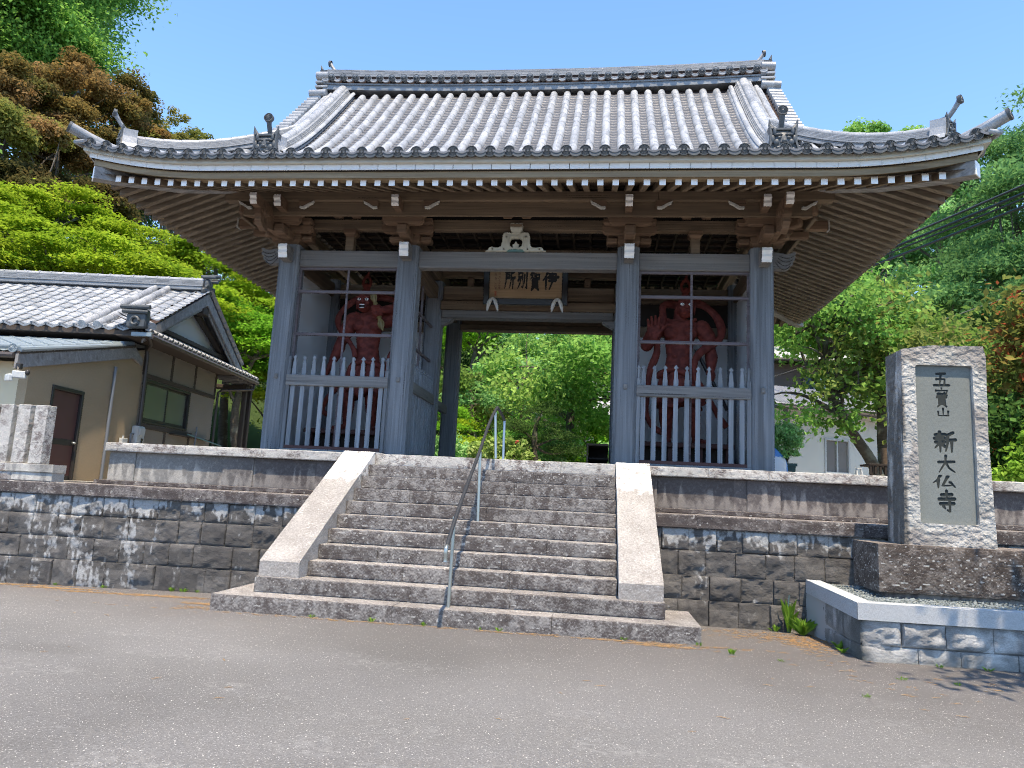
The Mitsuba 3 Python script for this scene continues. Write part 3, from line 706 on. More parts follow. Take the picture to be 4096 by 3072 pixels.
# boards under the tile edge, running round all four sides
def ring_strip(d0, d1, z0, z1, side, s0, s1, n=2):
    """a piece of a band round the eaves: d0 outer, d1 inner distance from the tile edge, between s0 and s1 along the side (metres from its middle)"""
    secs = []
    for s in np.linspace(s0, s1, n):
        if side in (0, 2):
            X = XE - d0; t = s / X; out = []
            for d, z in ((d0, z0), (d1, z0), (d1, z1), (d0, z1)):
                x = t * (XE - d); c = XE - abs(t) * (XE - .0)
                y = YE + d if side == 0 else YR - d
                out.append((x, y, z + float(lift(c)) * .96))
        else:
            Y = YC - YE - d0; t = s / Y; out = []
            for d, z in ((d0, z0), (d1, z0), (d1, z1), (d0, z1)):
                y = YC + t * (YC - YE - d); c = (YC - YE) * (1 - abs(t))
                x = (XE - d) * (1 if side == 1 else -1)
                out.append((x, y, z + float(lift(c)) * .96))
        secs.append(out)
    return sweep(secs)
HX, HY = XE, YC - YE
for side in range(4):
    L = HX if side in (0, 2) else HY
    put(R_ + 'plaster_band', ring_strip(.055, .30, 4.088, 4.175, side, -(L - .055), L - .055, 41), 'plaster_band')
    put(R_ + 'eave_board', ring_strip(.17, .34, 3.905, 4.006, side, -(L - .17), L - .17, 41), 'wood_eave')
    if side == 0:
        e = np.concatenate([[-(L - .12)], (np.arange(46) - 22.5) * .2735 - .02, [L - .12]])
        for a, b in zip(e[:-1], e[1:]):
            put(R_ + 'fascia_board', ring_strip(.12 + rng.uniform(-.001, .001), .28, 4.008, 4.086, side, a + .005, b - .005, 4), 'fascia_white')
    else:
        put(R_ + 'fascia_board', ring_strip(.12, .28, 4.008, 4.086, side, -(L - .12), L - .12, 41), 'fascia_white')
    put(R_ + 'fascia_backing', ring_strip(.135, .30, 4.0, 4.10, side, -(L - .14), L - .14, 41), 'wood_dark')

# rafters with white painted ends, boards on top
SL = .37
def raf_z(d, c): return 3.87 + SL * (d - .25) + float(lift(c)) * .62
W_R, H_R = .085, .098
def rafter(side, s):
    """s: metres from the middle of the side"""
    half = HX if side in (0, 2) else HY
    d0 = .25; d1 = min(2.35, half - abs(s) - .02); c = half - abs(s)
    if d1 < d0 + .12: return None, None
    pts = []
    for d in np.linspace(d0, d1, 5):
        z = 3.87 + SL * (d - .25) + float(lift(c)) * .62 * max(0, 1 - (d - d0) / 1.6)
        pts.append((d, z))
    sec = []
    for d, z in pts:
        q = [(-W_R / 2, -H_R / 2), (W_R / 2, -H_R / 2), (W_R / 2, H_R / 2), (-W_R / 2, H_R / 2)]
        if side == 0: sec.append([(s + a, YE + d, z + b) for a, b in q])
        elif side == 2: sec.append([(s + a, YR - d, z + b) for a, b in q])
        elif side == 1: sec.append([(XE - d, YC + s + a, z + b) for a, b in q])
        else: sec.append([(-XE + d, YC + s + a, z + b) for a, b in q])
    cap = None
    if side == 0:
        z = pts[0][1]; tl = rng.uniform(-.006, .006)
        cap = rotz(cbox(s - W_R / 2 - .001, s + W_R / 2 + .001, YE + d0 - .006, YE + d0 + .002, z - H_R / 2 - .001, z + H_R / 2 + .001, .004), tl, (s, YE + d0, z))
    elif side in (1, 3):
        sx = 1 if side == 1 else -1; z = pts[0][1]; X = sx * (XE - d0)
        cap = cbox(X - .006, X + .006, YC + s - W_R / 2 - .001, YC + s + W_R / 2 + .001, z - H_R / 2 - .001, z + H_R / 2 + .001, .004)
    return sweep(sec), cap
for side in range(4):
    half = HX if side in (0, 2) else HY
    n = int((half - .45) / .213)
    for i in range(-n, n + 1):
        s = i * .213 + (.09 if side == 0 else 0.02)
        m, cap = rafter(side, s)
        if m is None: continue
        put(G_ + 'rafter', m, 'wood_raftery' if side in (0, 2) else 'wood_rafter')
        if cap is not None and side == 0: put(G_ + 'rafter_end', cap, 'white_paint')
for side in range(4):                                    # sheathing boards above the rafters
    half = HX if side in (0, 2) else HY; P = []
    for d in (.19, .5, .9, 1.4, 1.9, 2.4):
        ss = np.linspace(-(half - d), half - d, 41)
        z = 3.924 + SL * (d - .25) + lift(half - np.abs(ss)) * .62 * max(0, 1 - (d - .25) / 1.6)
        if side == 0: P.append(np.stack([ss, np.full(41, YE + d), z], 1))
        elif side == 2: P.append(np.stack([ss, np.full(41, YR - d), z], 1))
        elif side == 1: P.append(np.stack([np.full(41, XE - d), YC + ss, z], 1))
        else: P.append(np.stack([np.full(41, -XE + d), YC + ss, z], 1))
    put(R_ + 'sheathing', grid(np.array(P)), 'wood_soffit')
# hip rafters to the four corners
for sx in (-1, 1):
    for fy in (0, 1):
        o = np.array([sx * (XE - .18), YE + .18 if fy == 0 else YR - .18, 3.90]); inn = np.array([sx * 3.9, YF - .07 if fy == 0 else YB + .07, 4.62])
        d = (inn - o); mid = o + d * .3 + np.array([0, 0, -.02])
        e = nrm(np.cross((0, 0, 1), d))
        sec = []
        for p, h in ((o, .19), (o + d * .12 + np.array([0, 0, -.05]), .19), (o + d * .4 + np.array([0, 0, -.11]), .18), (inn + np.array([0, 0, -.03]), .18)):
            sec.append([p - e * .085, p + e * .085, p + e * .085 + np.array([0, 0, h]), p - e * .085 + np.array([0, 0, h])])
        put(G_ + 'hip_rafter', sweep(sec), 'timber_grey')
        dd = nrm(d * np.array([1, 1, 0]))
        put(G_ + 'hip_rafter_end', sweep([[q - dd * .008 for q in sec[0]], [q + dd * .004 for q in sec[0]]]), 'white_paint')

# roof deck (keeps light out), rear and side tiles
def slope_rows(side):
    out = []
    half = HX if side in (0, 2) else HY
    n = int((half - .1) / PITCH)
    for i in range(-n, n + 1):
        s = i * PITCH; top = 4.0 if (side == 2 and abs(s) < 4.55) else min(half - abs(s), 1.9 if side in (1, 3) else 9)
        if top < .15: continue
        us = np.linspace(0, top, 8); a = np.linspace(0, math.pi, 6); sec = []
        for u in us:
            z = float(G(u) + lift(half - abs(s))) + .01; r = .072
            g = float(Gp(u))
            for_n = {1: (g, 0, 1), 2: (0, g, 1), 3: (-g, 0, 1)}[side]; nn = nrm(for_n)
            ax = np.array([1, 0, 0]) if side == 2 else np.array([0, 1, 0])
            c = {1: (XE - u, YC + s, z), 2: (s, YR - u, z), 3: (-XE + u, YC + s, z)}[side]
            sec.append(np.array(c) + r * (np.cos(a)[:, None] * ax + np.sin(a)[:, None] * nn))
        out.append(sweep(sec, False, False))
        if side in (1, 3):
            p = (XE * (1 if side == 1 else -1), YC + s, float(G(0) + lift(half - abs(s))) + .018)
            dm = rotz(DISC, math.pi / 2 if side == 1 else -math.pi / 2); out.append(move(dm, p))
    return join(out)
for side in (1, 2, 3):
    put(R_ + 'side_tile_rows', slope_rows(side), 'roof_tile', smooth=40, kind='stuff')
deck = []
for d in np.linspace(0, 4.35, 16):
    ss = np.linspace(-1, 1, 61); X = np.where(np.full(61, d) > 1.80, 4.62, XE - d)
    x = ss * X; z = G(d) - .045 + lift(XE - np.abs(x))
    deck.append(np.stack([x, np.full(61, YE + d), z], 1))
put(R_ + 'deck', grid(np.array(deck)), 'roof_under')
put(R_ + 'deck', grid(np.array(deck) * np.array([1, -1, 1]) + np.array([0, 2 * YC, 0])), 'roof_under')
for sx in (-1, 1):
    side = []
    for d in np.linspace(0, 2.2, 10):
        t = np.linspace(-1, 1, 41); y = YC + t * (HY - d)
        side.append(np.stack([np.full(41, sx * (XE - d)), y, G(d) - .03 + lift(HY - np.abs(y - YC))], 1))
    put(R_ + 'deck', grid(np.array(side)), 'roof_pan')
    # gable: plaster wall, barge boards, stub tiles along the verge
    yy = np.linspace(1.35, YC, 14); prof = [(y, float(G(y - YE)) - .06) for y in yy]
    pts = prof + [(2 * YC - y, z) for y, z in prof[::-1][1:]]
    put(R_ + 'gable_wall', frame(prism(pts, .06), (sx * 4.32 - .03, 0, 0), (0, 1, 0), (0, 0, 1), (1, 0, 0)), 'plaster_band')
    sec = []
    for y in np.concatenate([yy, 2 * YC - yy[::-1][1:]]):
        z = float(G(min(y, 2 * YC - y) - YE)); sec.append([(sx * 4.58, y, z - .30), (sx * 4.64, y, z - .30), (sx * 4.64, y, z - .03), (sx * 4.58, y, z - .03)])
    put(R_ + 'barge_board', sweep(sec), 'timber_grey')
    us = steps(1.75, 4.02, .17)
    for u in us:
        p = front(sx * 4.52, u); g = float(Gp(u))
        put(R_ + 'verge_tile', tube([p + np.array([-sx * .05, 0, .035]), p + np.array([sx * .19, 0, .030])], .066, 10), 'roof_tile', smooth=40)

# ridges: laid courses with a round cap on top
def course_ridge(path, tops, hw, layers, cap_r, seg, name, axis_side):
    """path: base points; layers: list of (half width, height); axis_side: unit vector across"""
    path = np.asarray(path, float); e = np.asarray(axis_side, float); up = np.array([0, 0, 1.0])
    z = 0.0
    for k, (w, h) in enumerate(layers):
        sec = []
        for p in path:
            sec.append([p - e * w + up * z, p + e * w + up * z, p + e * (w - .003) + up * (z + h * .82), p - e * (w - .003) + up * (z + h * .82)])
        put(R_ + name + '__course', sweep(sec), 'roof_tile_matt')
        z += h
    d = np.concatenate([[0], np.cumsum(np.linalg.norm(np.diff(path, axis=0), axis=1))])
    n = max(1, round(d[-1] / seg)); ss = np.linspace(0, d[-1], n + 1)
    at = lambda s: np.array([np.interp(s, d, path[:, j]) for j in range(3)])
    a = np.linspace(-.15, math.pi + .15, 9)
    for i in range(n):
        sec = []
        for s, r in ((ss[i] + .002, cap_r * 1.03), (ss[i + 1] - .002, cap_r * .97)):
            c = at(s) + up * (z + .0)
            sec.append(c + r * (np.cos(a)[:, None] * e + np.sin(a)[:, None] * up))
        v, f = sweep(sec, True, True)
        put(R_ + name + '__cap_tile', (v, f), 'roof_tile', smooth=40)
    return z
# main ridge
RX = 4.46
bow = lambda x: .10 * (abs(x) / RX) ** 2.2
xs = np.linspace(-RX, RX, 25)
base = np.stack([xs, np.full(25, YC), 7.56 + np.array([bow(x) for x in xs])], 1)
for k, (w, z0, z1) in enumerate(((.34, 0, .065), (.31, .07, .115), (.33, .12, .155))):
    put(R_ + 'main_ridge__base_course', sweep([[p + (0, -w, z0), p + (0, w, z0), p + (0, w, z1), p + (0, -w, z1)] for p in base]), 'roof_tile_matt')
RIDGE_DISC = flower_disc(.070)
nr = 34
for k in range(nr):
    x = (k - (nr - 1) / 2) * .259; z = 7.56 + bow(x) + .245
    put(R_ + 'main_ridge__round_end_tile', move(RIDGE_DISC, (x, YC - .40, z)), 'onigawara_clay')
    put(R_ + 'main_ridge__round_tile', tube([(x, YC - .40, z), (x, YC - .1, z + .05)], .062, 10), 'roof_tile', smooth=40)
for k in range(nr + 1):
    x = (k - nr / 2) * .259
    put(R_ + 'main_ridge__drip_tile', drip_plate(x, YC - .375, 7.56 + bow(x) + .238, .15, .05), 'roof_tile', smooth=40)
put(R_ + 'main_ridge__base_course', sweep([[p + (0, -.29, .155), p + (0, .29, .155), p + (0, .29, .33), p + (0, -.29, .33)] for p in base]), 'roof_under')
# thin upper courses, laid as separate flat tiles
for k in range(7):
    z0 = .325 + k * .030; w = .235 - .004 * k + (.07 if k == 0 else 0)
    e = np.arange(-RX, RX + .01, .36) + (.18 if k % 2 else 0); e = np.concatenate([[-RX], e[(e > -RX + .05) & (e < RX - .05)], [RX]])
    ms = []
    for a, b in zip(e[:-1], e[1:]):
        j = rng.uniform(-.004, .004); s = (bow(b) - bow(a)) / (b - a)
        v, f = box(a + .002, b - .002, YC - w + j, YC + w, 0, .024); v = v.copy(); v[:, 2] += 7.56 + z0 + np.array([bow(x) for x in v[:, 0]]); ms.append((v, f))
    put(R_ + 'main_ridge__flat_tile_course', join(ms), 'roof_tile_matt')
a = np.linspace(-.1, math.pi + .1, 10); e = np.linspace(-RX, RX, 27)
for i in range(26):
    sec = []
    for x, r in ((e[i] + .002, .125), (e[i + 1] - .002, .117)):
        sec.append(np.stack([np.full(10, x), YC + r * 1.5 * np.cos(a), 7.56 + bow(x) + .53 + r * .55 * np.sin(a)], 1))
    put(R_ + 'main_ridge__cap_tile', sweep(sec), 'roof_tile', smooth=40)

def horn(base, d, up, length, r0, lean=.55):
    """swan-neck horn with a round face, rising from base along d"""
    base, d, up = (np.asarray(q, float) for q in (base, d, up))
    t = np.linspace(0, 1, 9)
    path = np.array([base + d * (length * lean * s) + up * (length * (s ** 1.7)) for s in t])
    body = tube(path, np.interp(t, [0, .3, .8, 1], [r0 * 1.25, r0 * .85, r0 * .8, r0 * 1.0]), 8)
    disc = flower_disc(r0 * 1.55, 14, r0 * .9); n = nrm(d * 1.0 + up * .12); e = nrm(np.cross(n, (0, 0, 1))); w = np.cross(e, n)
    return body, frame(disc, path[-1] + n * r0 * .3, e, -n, w)
def ogre_tile(name, o, d, scale=1.0, wide=1.0):
    """ridge-end tile with a grimacing face: o bottom centre of the face, d outward direction (horizontal)"""
    d = nrm(d); e = nrm(np.cross(d, (0, 0, 1))); up = np.array([0, 0, 1.0]); s = scale
    # local: x across, y up, z outward
    F = lambda m: frame(m, o, e, up, np.cross(e, up))
    out = Polygon([(-.20, 0), (-.06, .02), (.06, .02), (.20, 0), (.255, .03), (.225, .10), (.19, .2), (.185, .33), (.20, .44), (.17, .43), (.14, .405), (-.14, .405), (-.17, .43), (-.20, .44), (-.185, .33), (-.19, .2), (-.225, .10), (-.255, .03)])
    sc = lambda p: affinity.scale(p, s * wide, s, origin=(0, 0))
    N = R_ + name
    def sub(nm, m, b='onigawara_clay', sm=False): put(N + '__' + nm, m, b, smooth=sm)
    k = np.cross(e, up); sgn = 1 if k @ d > 0 else -1
    def L(m, z0): return frame(m, np.asarray(o) + d * z0, e, up, k * 1.0)
    P = []
    P.append(frame(prism(sc(out), .10 * s), np.asarray(o) - d * .10 * s if sgn > 0 else np.asarray(o), e, up, k))
    rim = sc(out).difference(sc(out).buffer(-.025 * s))
    P += [frame(prism(g, .03 * s), np.asarray(o) - (0 if sgn > 0 else -1) * d * .03 * s, e, up, k) for g in getattr(rim, 'geoms', [rim])]
    def ball(x, y, z, rx, ry, rz):
        m = trimesh.creation.icosphere(subdivisions=2, radius=1.0); v = np.array(m.vertices) * np.array([rx * wide, ry, rz]) * s
        return np.asarray(o) + (v[:, :1] + x * s * wide) * e + (v[:, 1:2] + y * s) * up + (v[:, 2:] + z * s) * d, np.array(m.faces)
    P += [ball(0, .21, .0, .14, .15, .05), ball(0, .205, .055, .038, .03, .035), ball(-.035, .195, .045, .02, .018, .02), ball(.035, .195, .045, .02, .018, .02)]
    for q in (-1, 1):
        P += [ball(q * .062, .26, .04, .030, .022, .025), ball(q * .07, .305, .035, .055, .02, .03), ball(q * .10, .20, .03, .04, .045, .03), ball(q * .15, .25, .015, .03, .06, .03), ball(q * .13, .10, .02, .03, .03, .03), ball(q * .18, .05, .02, .03, .025, .025), ball(q * .125, .36, .02, .025, .06, .03)]
        P.append(tube(np.asarray(o) + np.array([(q * .15 * wide * e + .40 * up + d * .0) * s, (q * .185 * wide * e + .46 * up) * s, (q * .20 * wide * e + .53 * up + .02 * d) * s]), np.array([.04, .026, .004]) * s, 7))
        P.append(tube(np.asarray(o) + np.array([(q * .045 * wide * e + .14 * up + d * .05) * s, (q * .05 * wide * e + .11 * up + d * .06) * s]), np.array([.012, .003]) * s, 5))
    P.append(tube(np.asarray(o) + np.array([(x * wide * e + (.145 - .03 * abs(x) / .1) * up + .045 * d) * s for x in (-.10, -.05, 0, .05, .10)]), .016 * s, 6))
    P.append(tube(np.asarray(o) + np.array([(x * wide * e + (.075 + .012 * abs(x) / .1) * up + .03 * d) * s for x in (-.11, -.05, 0, .05, .11)]), .022 * s, 6))
    sub('face', join(P))
# descending ridges on the front and rear slopes
DX = 4.03
for sx in (-1, 1):
    for fr in (0, 1):
        us = np.linspace(1.14, 4.0, 16)
        path = np.array([front(sx * DX, u) + np.array([0, 0, .03]) for u in us])
        if fr: path[:, 1] = 2 * YC - path[:, 1]
        z = course_ridge(path, None, .2, [(.275, .045), (.245, .035), (.185, .036), (.165, .032), (.15, .032), (.14, .032)], .088, .27, 'descending_ridge', (1, 0, 0))
        for q in (-1, 1):
            a = np.linspace(0, math.pi, 7)
            put(R_ + 'descending_ridge__shoulder_tile', sweep([p + np.array([q * .240, 0, .085]) + .048 * (np.cos(a)[:, None] * np.array([1, 0, 0]) + np.sin(a)[:, None] * np.array([0, 0, 1.0])) for p in path], False, False), 'roof_tile', smooth=40)
        o = path[0] + np.array([0, -.03 if not fr else .03, -.03]); dd = (0, -1, 0) if not fr else (0, 1, 0)
        ogre_tile('descending_ridge_ogre', o + np.array([0, -.04 if not fr else .04, -.06]), dd, 1.12, .92)
        for q in (-1, 1):
            put(R_ + 'descending_ridge_ogre__side_tile', sweep([[o + np.array([q * w, yy, zz]) for w, yy, zz in ((wa, 0, za), (wa + .012, 0, za), (wa + .012, .30 if not fr else -.30, za + .11), (wa, .30 if not fr else -.30, za + .11))] for wa, za in ((.255, .02), (.215, .12), (.185, .24), (.18, .40))]), 'roof_tile')
        b, dsc = horn(o + np.array([0, .14 if not fr else -.14, .42]), dd, (0, 0, 1), .28, .050)
        put(R_ + 'descending_ridge_ogre__horn', b, 'onigawara_clay', smooth=40); put(R_ + 'descending_ridge_ogre__horn_face', dsc, 'onigawara_clay')
# hip ridges to the corners
for sx in (-1, 1):
    for fr in (0, 1):
        us = np.linspace(.42, 2.35, 14)
        path = np.array([(sx * (XE - u), YE + u, float(G(u) + lift(u)) + .015) for u in us])
        if fr: path[:, 1] = 2 * YC - path[:, 1]
        e = nrm((sx, 1 if not fr else -1, 0)); d = nrm((sx, -1 if not fr else 1, 0))
        course_ridge(path, None, .2, [(.18, .05), (.16, .028), (.18, .024), (.135, .024), (.13, .024), (.125, .024), (.12, .024), (.115, .024)], .072, .27, 'hip_ridge', e)
        o = path[0] + d * .05 + np.array([0, 0, .03])
        ogre_tile('hip_ridge_ogre', o, d, .70, 1.0)
        for q in (-1, 1):
            S = [[o + e * q * wa + np.array([0, 0, za]), o + e * q * (wa + .012) + np.array([0, 0, za]), o + e * q * (wa + .012) - d * .20 + np.array([0, 0, za + .03]), o + e * q * wa - d * .20 + np.array([0, 0, za + .03])] for wa, za in ((.22, -.02), (.17, .06), (.145, .17), (.14, .29))]
            put(R_ + 'hip_ridge_ogre__side_tile', sweep(S), 'roof_tile')
        b, dsc = horn(o - d * .20 + np.array([0, 0, .25]), d, (0, 0, 1), .30, .040, 1.1)
        put(R_ + 'hip_ridge_ogre__horn', b, 'roof_tile_matt', smooth=40); put(R_ + 'hip_ridge_ogre__horn_face', dsc, 'onigawara_clay')
        # corner tube tile sticking out below the ridge end
        c0 = np.array([sx * (XE - .30), YE + .30 if not fr else YR - .30, float(G(.30) + lift(.3)) + .03]); c1 = c0 + d * .56 + np.array([0, 0, .145])
        put(R_ + 'corner_tile', tube([c0, (c0 + c1) / 2 - np.array([0, 0, .012]), c1], .078, 12), 'roof_tile', smooth=40)
        nn = nrm(c1 - c0); ee = nrm(np.cross(nn, (0, 0, 1)))
        put(R_ + 'corner_tile_face', frame(flower_disc(.085), c1 + nn * .008, ee, -nn, np.cross(ee, nn)), 'onigawara_clay')
        k0 = np.array([sx * (XE - .05), YE + .05 if not fr else YR - .05, float(G(0) + lift(0)) - .01])
        put(R_ + 'corner_drip_tile', tube([k0 - e * .10, k0 + d * .10 + np.array([0, 0, -.012]), k0 + e * .10], .035, 8), 'roof_tile', smooth=40)
# ogre tiles of the main ridge, with horns above
for sx in (-1, 1):
    o = np.array([sx * (RX + .10), YC, 7.60 + .02])
    ogre_tile('main_ridge_ogre', o, (sx, 0, 0), 1.2, 1.05)
    N = R_ + 'main_ridge_ogre'
    blk = [cbox(min(o[0], o[0] - sx * .26), max(o[0], o[0] - sx * .26), YC - .22, YC + .22, 7.62, 8.17, .02)]
    put(N + '__back_block', join(blk), 'roof_tile_matt')
    for q in (-1, 1):
        put(N + '__side_roll', tube([(o[0] - sx * .18, YC + q * .27, 8.0), (o[0] + sx * .08, YC + q * .27, 8.0)], .085, 12), 'roof_tile', smooth=40)
        for z in (7.80, 7.70):
            put(N + '__side_course', cbox(min(o[0] - sx * .2, o[0] + sx * .07), max(o[0] - sx * .2, o[0] + sx * .07), YC + q * .30 - .06, YC + q * .30 + .06, z, z + .045, .006), 'roof_tile')
        put(N + '__foot_tile', tube([(o[0] - sx * .20, YC + q * .36, 7.56), (o[0] + sx * .16, YC + q * .36, 7.55)], .078, 10), 'roof_tile', smooth=40)
    b, dsc = horn(np.array([o[0] - sx * .42, YC, 8.13]), (sx, 0, 0), (0, 0, 1), .32, .042, 1.1)
    put(N + '__horn', b, 'roof_tile_matt', smooth=40); put(N + '__horn_face', dsc, 'onigawara_clay')

# ------------------------------------------------------------------ ground
def ground_z(x, y):
    x, y = np.asarray(x, float), np.asarray(y, float)
    z = -1.812 - .10 * np.clip((y + 2.6) / 1.7, 0, 1) * 1.0 - .012 * np.clip(-3 - y, 0, 12) - .006 * np.clip(-2 - x, 0, 10)
    return z - .045 * np.clip((-2.6 - x) / 4, 0, 1) * np.clip((y + 2.6) / 1.7, 0, 1)
gx = np.concatenate([[-900, -300, -90, -40], np.linspace(-22, 22, 89), [40, 90, 300, 900]])
gy = np.concatenate([[-900, -300, -90, -40], np.linspace(-22, -0.9, 86), [-.5]])
X, Y = np.meshgrid(gx, gy, indexing='ij')
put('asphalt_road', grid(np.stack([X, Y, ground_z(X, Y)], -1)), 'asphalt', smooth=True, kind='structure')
put('temple_yard', box(-60, 60, 5.85, 60, -.9, -.40), 'yard_gravel', kind='structure')
put('temple_yard', box(-60, -6.0, .05, 5.9, -.9, -.65), 'yard_gravel', kind='structure')
put('temple_yard', box(5.0, 60, .7, 5.9, -.9, -.35), 'yard_gravel', kind='structure')

# ------------------------------------------------------------------ stone steps
ST = thing('stone_staircase', 'flight of weathered granite steps between two sloping side stones, leading up to the gate', 'stone steps')
r_, t_ = .165, .2678
def rough_block(x0, x1, y0, y1, z0, z1, amp=.003, b=.010, nx=6, nz=3, seed=0, bulge=0.0):
    """stone with a hewn front face (towards -y): grid front with uneven relief, chamfered back to the sides"""
    xs = np.concatenate([[0], np.linspace(.04, .96, nx), [1]]) * (x1 - x0) + x0; zs = np.concatenate([[0], np.linspace(.08, .92, nz), [1]]) * (z1 - z0) + z0
    Xg, Zg = np.meshgrid(xs, zs, indexing='ij')
    inner = np.zeros_like(Xg); inner[1:-1, 1:-1] = 1
    P = np.stack([Xg * 3.1, Zg * 4.7, np.full_like(Xg, seed * 1.7)], -1)
    d = (meshkit.fbm(P, 3, seed) - .5) * 2 * amp + (meshkit.noise(P * 3.3, seed + 5) - .5) * amp + (meshkit.noise(P * 9.1, seed + 8) - .5) * amp * .7
    fx = 1 - np.abs((Xg - (x0 + x1) / 2) / ((x1 - x0) / 2)) ** 3; fz = 1 - np.abs((Zg - (z0 + z1) / 2) / ((z1 - z0) / 2)) ** 3
    Yg = y0 + (1 - inner) * b + inner * (d - bulge * fx * fz)
    F = np.stack([Xg, Yg, Zg], -1); v, f = grid(F)
    n, m = F.shape[:2]
    loop = [(i, 0) for i in range(n)] + [(n - 1, j) for j in range(1, m)] + [(i, m - 1) for i in range(n - 2, -1, -1)] + [(0, j) for j in range(m - 2, 0, -1)]
    li = [i * m + j for i, j in loop]; k = len(li); base = len(v)
    back = v[li].copy(); back[:, 1] = y1
    v = np.vstack([v, back, [[(x0 + x1) / 2, y1, (z0 + z1) / 2]]]); g = []
    for q in range(k):
        q2 = (q + 1) % k; g += [[li[q], base + q, base + q2], [li[q], base + q2, li[q2]], [base + q, base + k, base + q2]]
    return v, np.vstack([f, g])
joints = {0: (-.30, .95), 1: (-.75, .62), 2: (.38,), 3: (-.95, .55), 4: (.1,), 5: (-.88, .50), 6: (-.3, .9), 7: (-1.0, .42), 8: (-.62, .55), 9: (-.45, .60), 10: (-.55, 1.05)}
for i in range(0, 11):
    hw = 1.695 if i < 9 else (2.167 if i == 9 else 2.482)
    y = -i * t_ if i < 9 else (-2.433 if i == 9 else -2.73)
    e = [-hw, *joints[i], hw]; z1 = -i * r_
    for k, (a, b) in enumerate(zip(e[:-1], e[1:])):
        back = y + t_ + .06 if i < 9 else (.1 if i == 9 else -1.70)
        if i == 0: back = 1.38
        lo = z1 - r_ + .002 if i < 10 else -2.0
        put(ST + '__step_stone', rough_block(a + .0025, b - .0025, y + rng.uniform(-.003, .003), back, lo, z1 + rng.uniform(-.002, .002), .003, .008, 10, 3, 100 + i * 7 + k), 'stone_step' if i else 'stone_coping', smooth=30)
put(ST + '__core', box(-2.1, 2.1, -.9, 1.3, -2.0, -1.5), 'mortar')
for s in (-1, 1):
    x0, x1 = sorted((s * 1.702, s * 2.152))
    pr_ = [(-2.372, -1.484), (-2.372, -1.322), (-2.35, -1.303), (-.03, .018), (.0, .024), (.62, .024), (.62, -1.484)]
    m = frame(prism(pr_, x1 - x0), (x0, 0, 0), (0, 1, 0), (0, 0, 1), (1, 0, 0))
    tm = trimesh.Trimesh(*m, process=True); tm = tm.subdivide_to_size(.16); v = np.array(tm.vertices)
    v = v + (meshkit.fbm(v * 4.0, 3, 3)[:, None] - .5) * .006 * np.array([1, 1, 1])
    put(ST + '__side_stone', (v, np.array(tm.faces)), 'stone_rail', smooth=30)

# ------------------------------------------------------------------ gate platform: coping, panels, base course
for s, ends, cop, pan in ((-1, (-5.87, -2.153), (-5.87, -4.6, -3.42, -2.153), (-5.83, -5.41, -4.02, -3.55, -2.153)), (1, (2.153, 9.0), (2.153, 2.94, 3.73, 5.0, 6.3, 7.6, 9.0), (2.153, 2.27, 3.46, 3.9, 5.3, 5.7, 7.1, 9.0))):
    PL = thing('platform_wall', 'stone platform front of panels under a pale coping, left of the stone steps' if s < 0 else 'stone platform front of panels under a pale coping, right of the stone steps', 'stone wall')
    for k, (a, b) in enumerate(zip(cop[:-1], cop[1:])):
        put(PL + '__coping_stone', rough_block(a + .002, b - .002, rng.uniform(-.004, .004), .75, -.130, .0 + rng.uniform(-.002, .002), .007, .010, 14, 4, 40 + k + 10 * s), 'stone_coping', smooth=30)
    for k, (a, b) in enumerate(zip(pan[:-1], pan[1:])):
        pil = (b - a) < .6
        put(PL + '__panel_stone', rough_block(a + .002, b - .002, .075 if pil else .095, .5, -.556, -.132, .004, .006, 10, 5, 60 + k + 10 * s), 'stone_panel', smooth=30)
    lo, hi = ends
    put(PL + '__plinth_stone', rough_block(lo - (.12 if s < 0 else 0), hi + (0 if s < 0 else 0), .01, .6, -.618, -.558, .003, .008, 24, 2, 80 + s), 'stone_ledge', smooth=30)
    put(PL + '__core', box(lo + .03, hi, .3, 5.8, -2.0, -.14), 'mortar')
for k, (a, b) in enumerate(((.75, 2.4), (2.4, 4.1), (4.1, 5.85))):
    put('platform_wall__coping_stone', box(-5.87, -4.17, a + .003, b, -.128, -.004), 'stone_coping')
    put('platform_wall_001__coping_stone', box(4.17, 9.0, a + .003, b, -.128, -.004), 'stone_coping')
put('platform_wall__panel_stone', box(-5.83, -5.5, .5, 5.8, -.556, -.132), 'stone_panel')

# ------------------------------------------------------------------ retaining walls along the road
ROWS_L = ((-.788, -1.0465, (-7.9, -7.5, -7.1, -6.75, -6.45, -6.12, -5.83, -5.59, -5.13, -4.77, -4.35, -4.03, -3.68, -3.35, -2.98, -2.6, -2.25, -1.7)),
          (-1.0485, -1.3365, (-7.9, -7.55, -7.2, -6.85, -6.47, -6.12, -5.76, -5.41, -5.07, -4.72, -4.35, -4.01, -3.69, -3.35, -2.98, -2.62, -2.25, -1.7)),
          (-1.3385, -1.6265, (-7.9, -7.6, -7.25, -6.9, -6.6, -6.25, -5.87, -5.53, -5.17, -4.80, -4.45, -4.09, -3.75, -3.22, -2.85, -2.5, -1.7)),
          (-1.63, -2.02, (-7.9, -7.45, -7.1, -6.72, -6.35, -6.02, -5.7, -5.35, -4.95, -4.62, -4.25, -3.9, -3.55, -3.2, -2.8, -2.45, -1.7)))
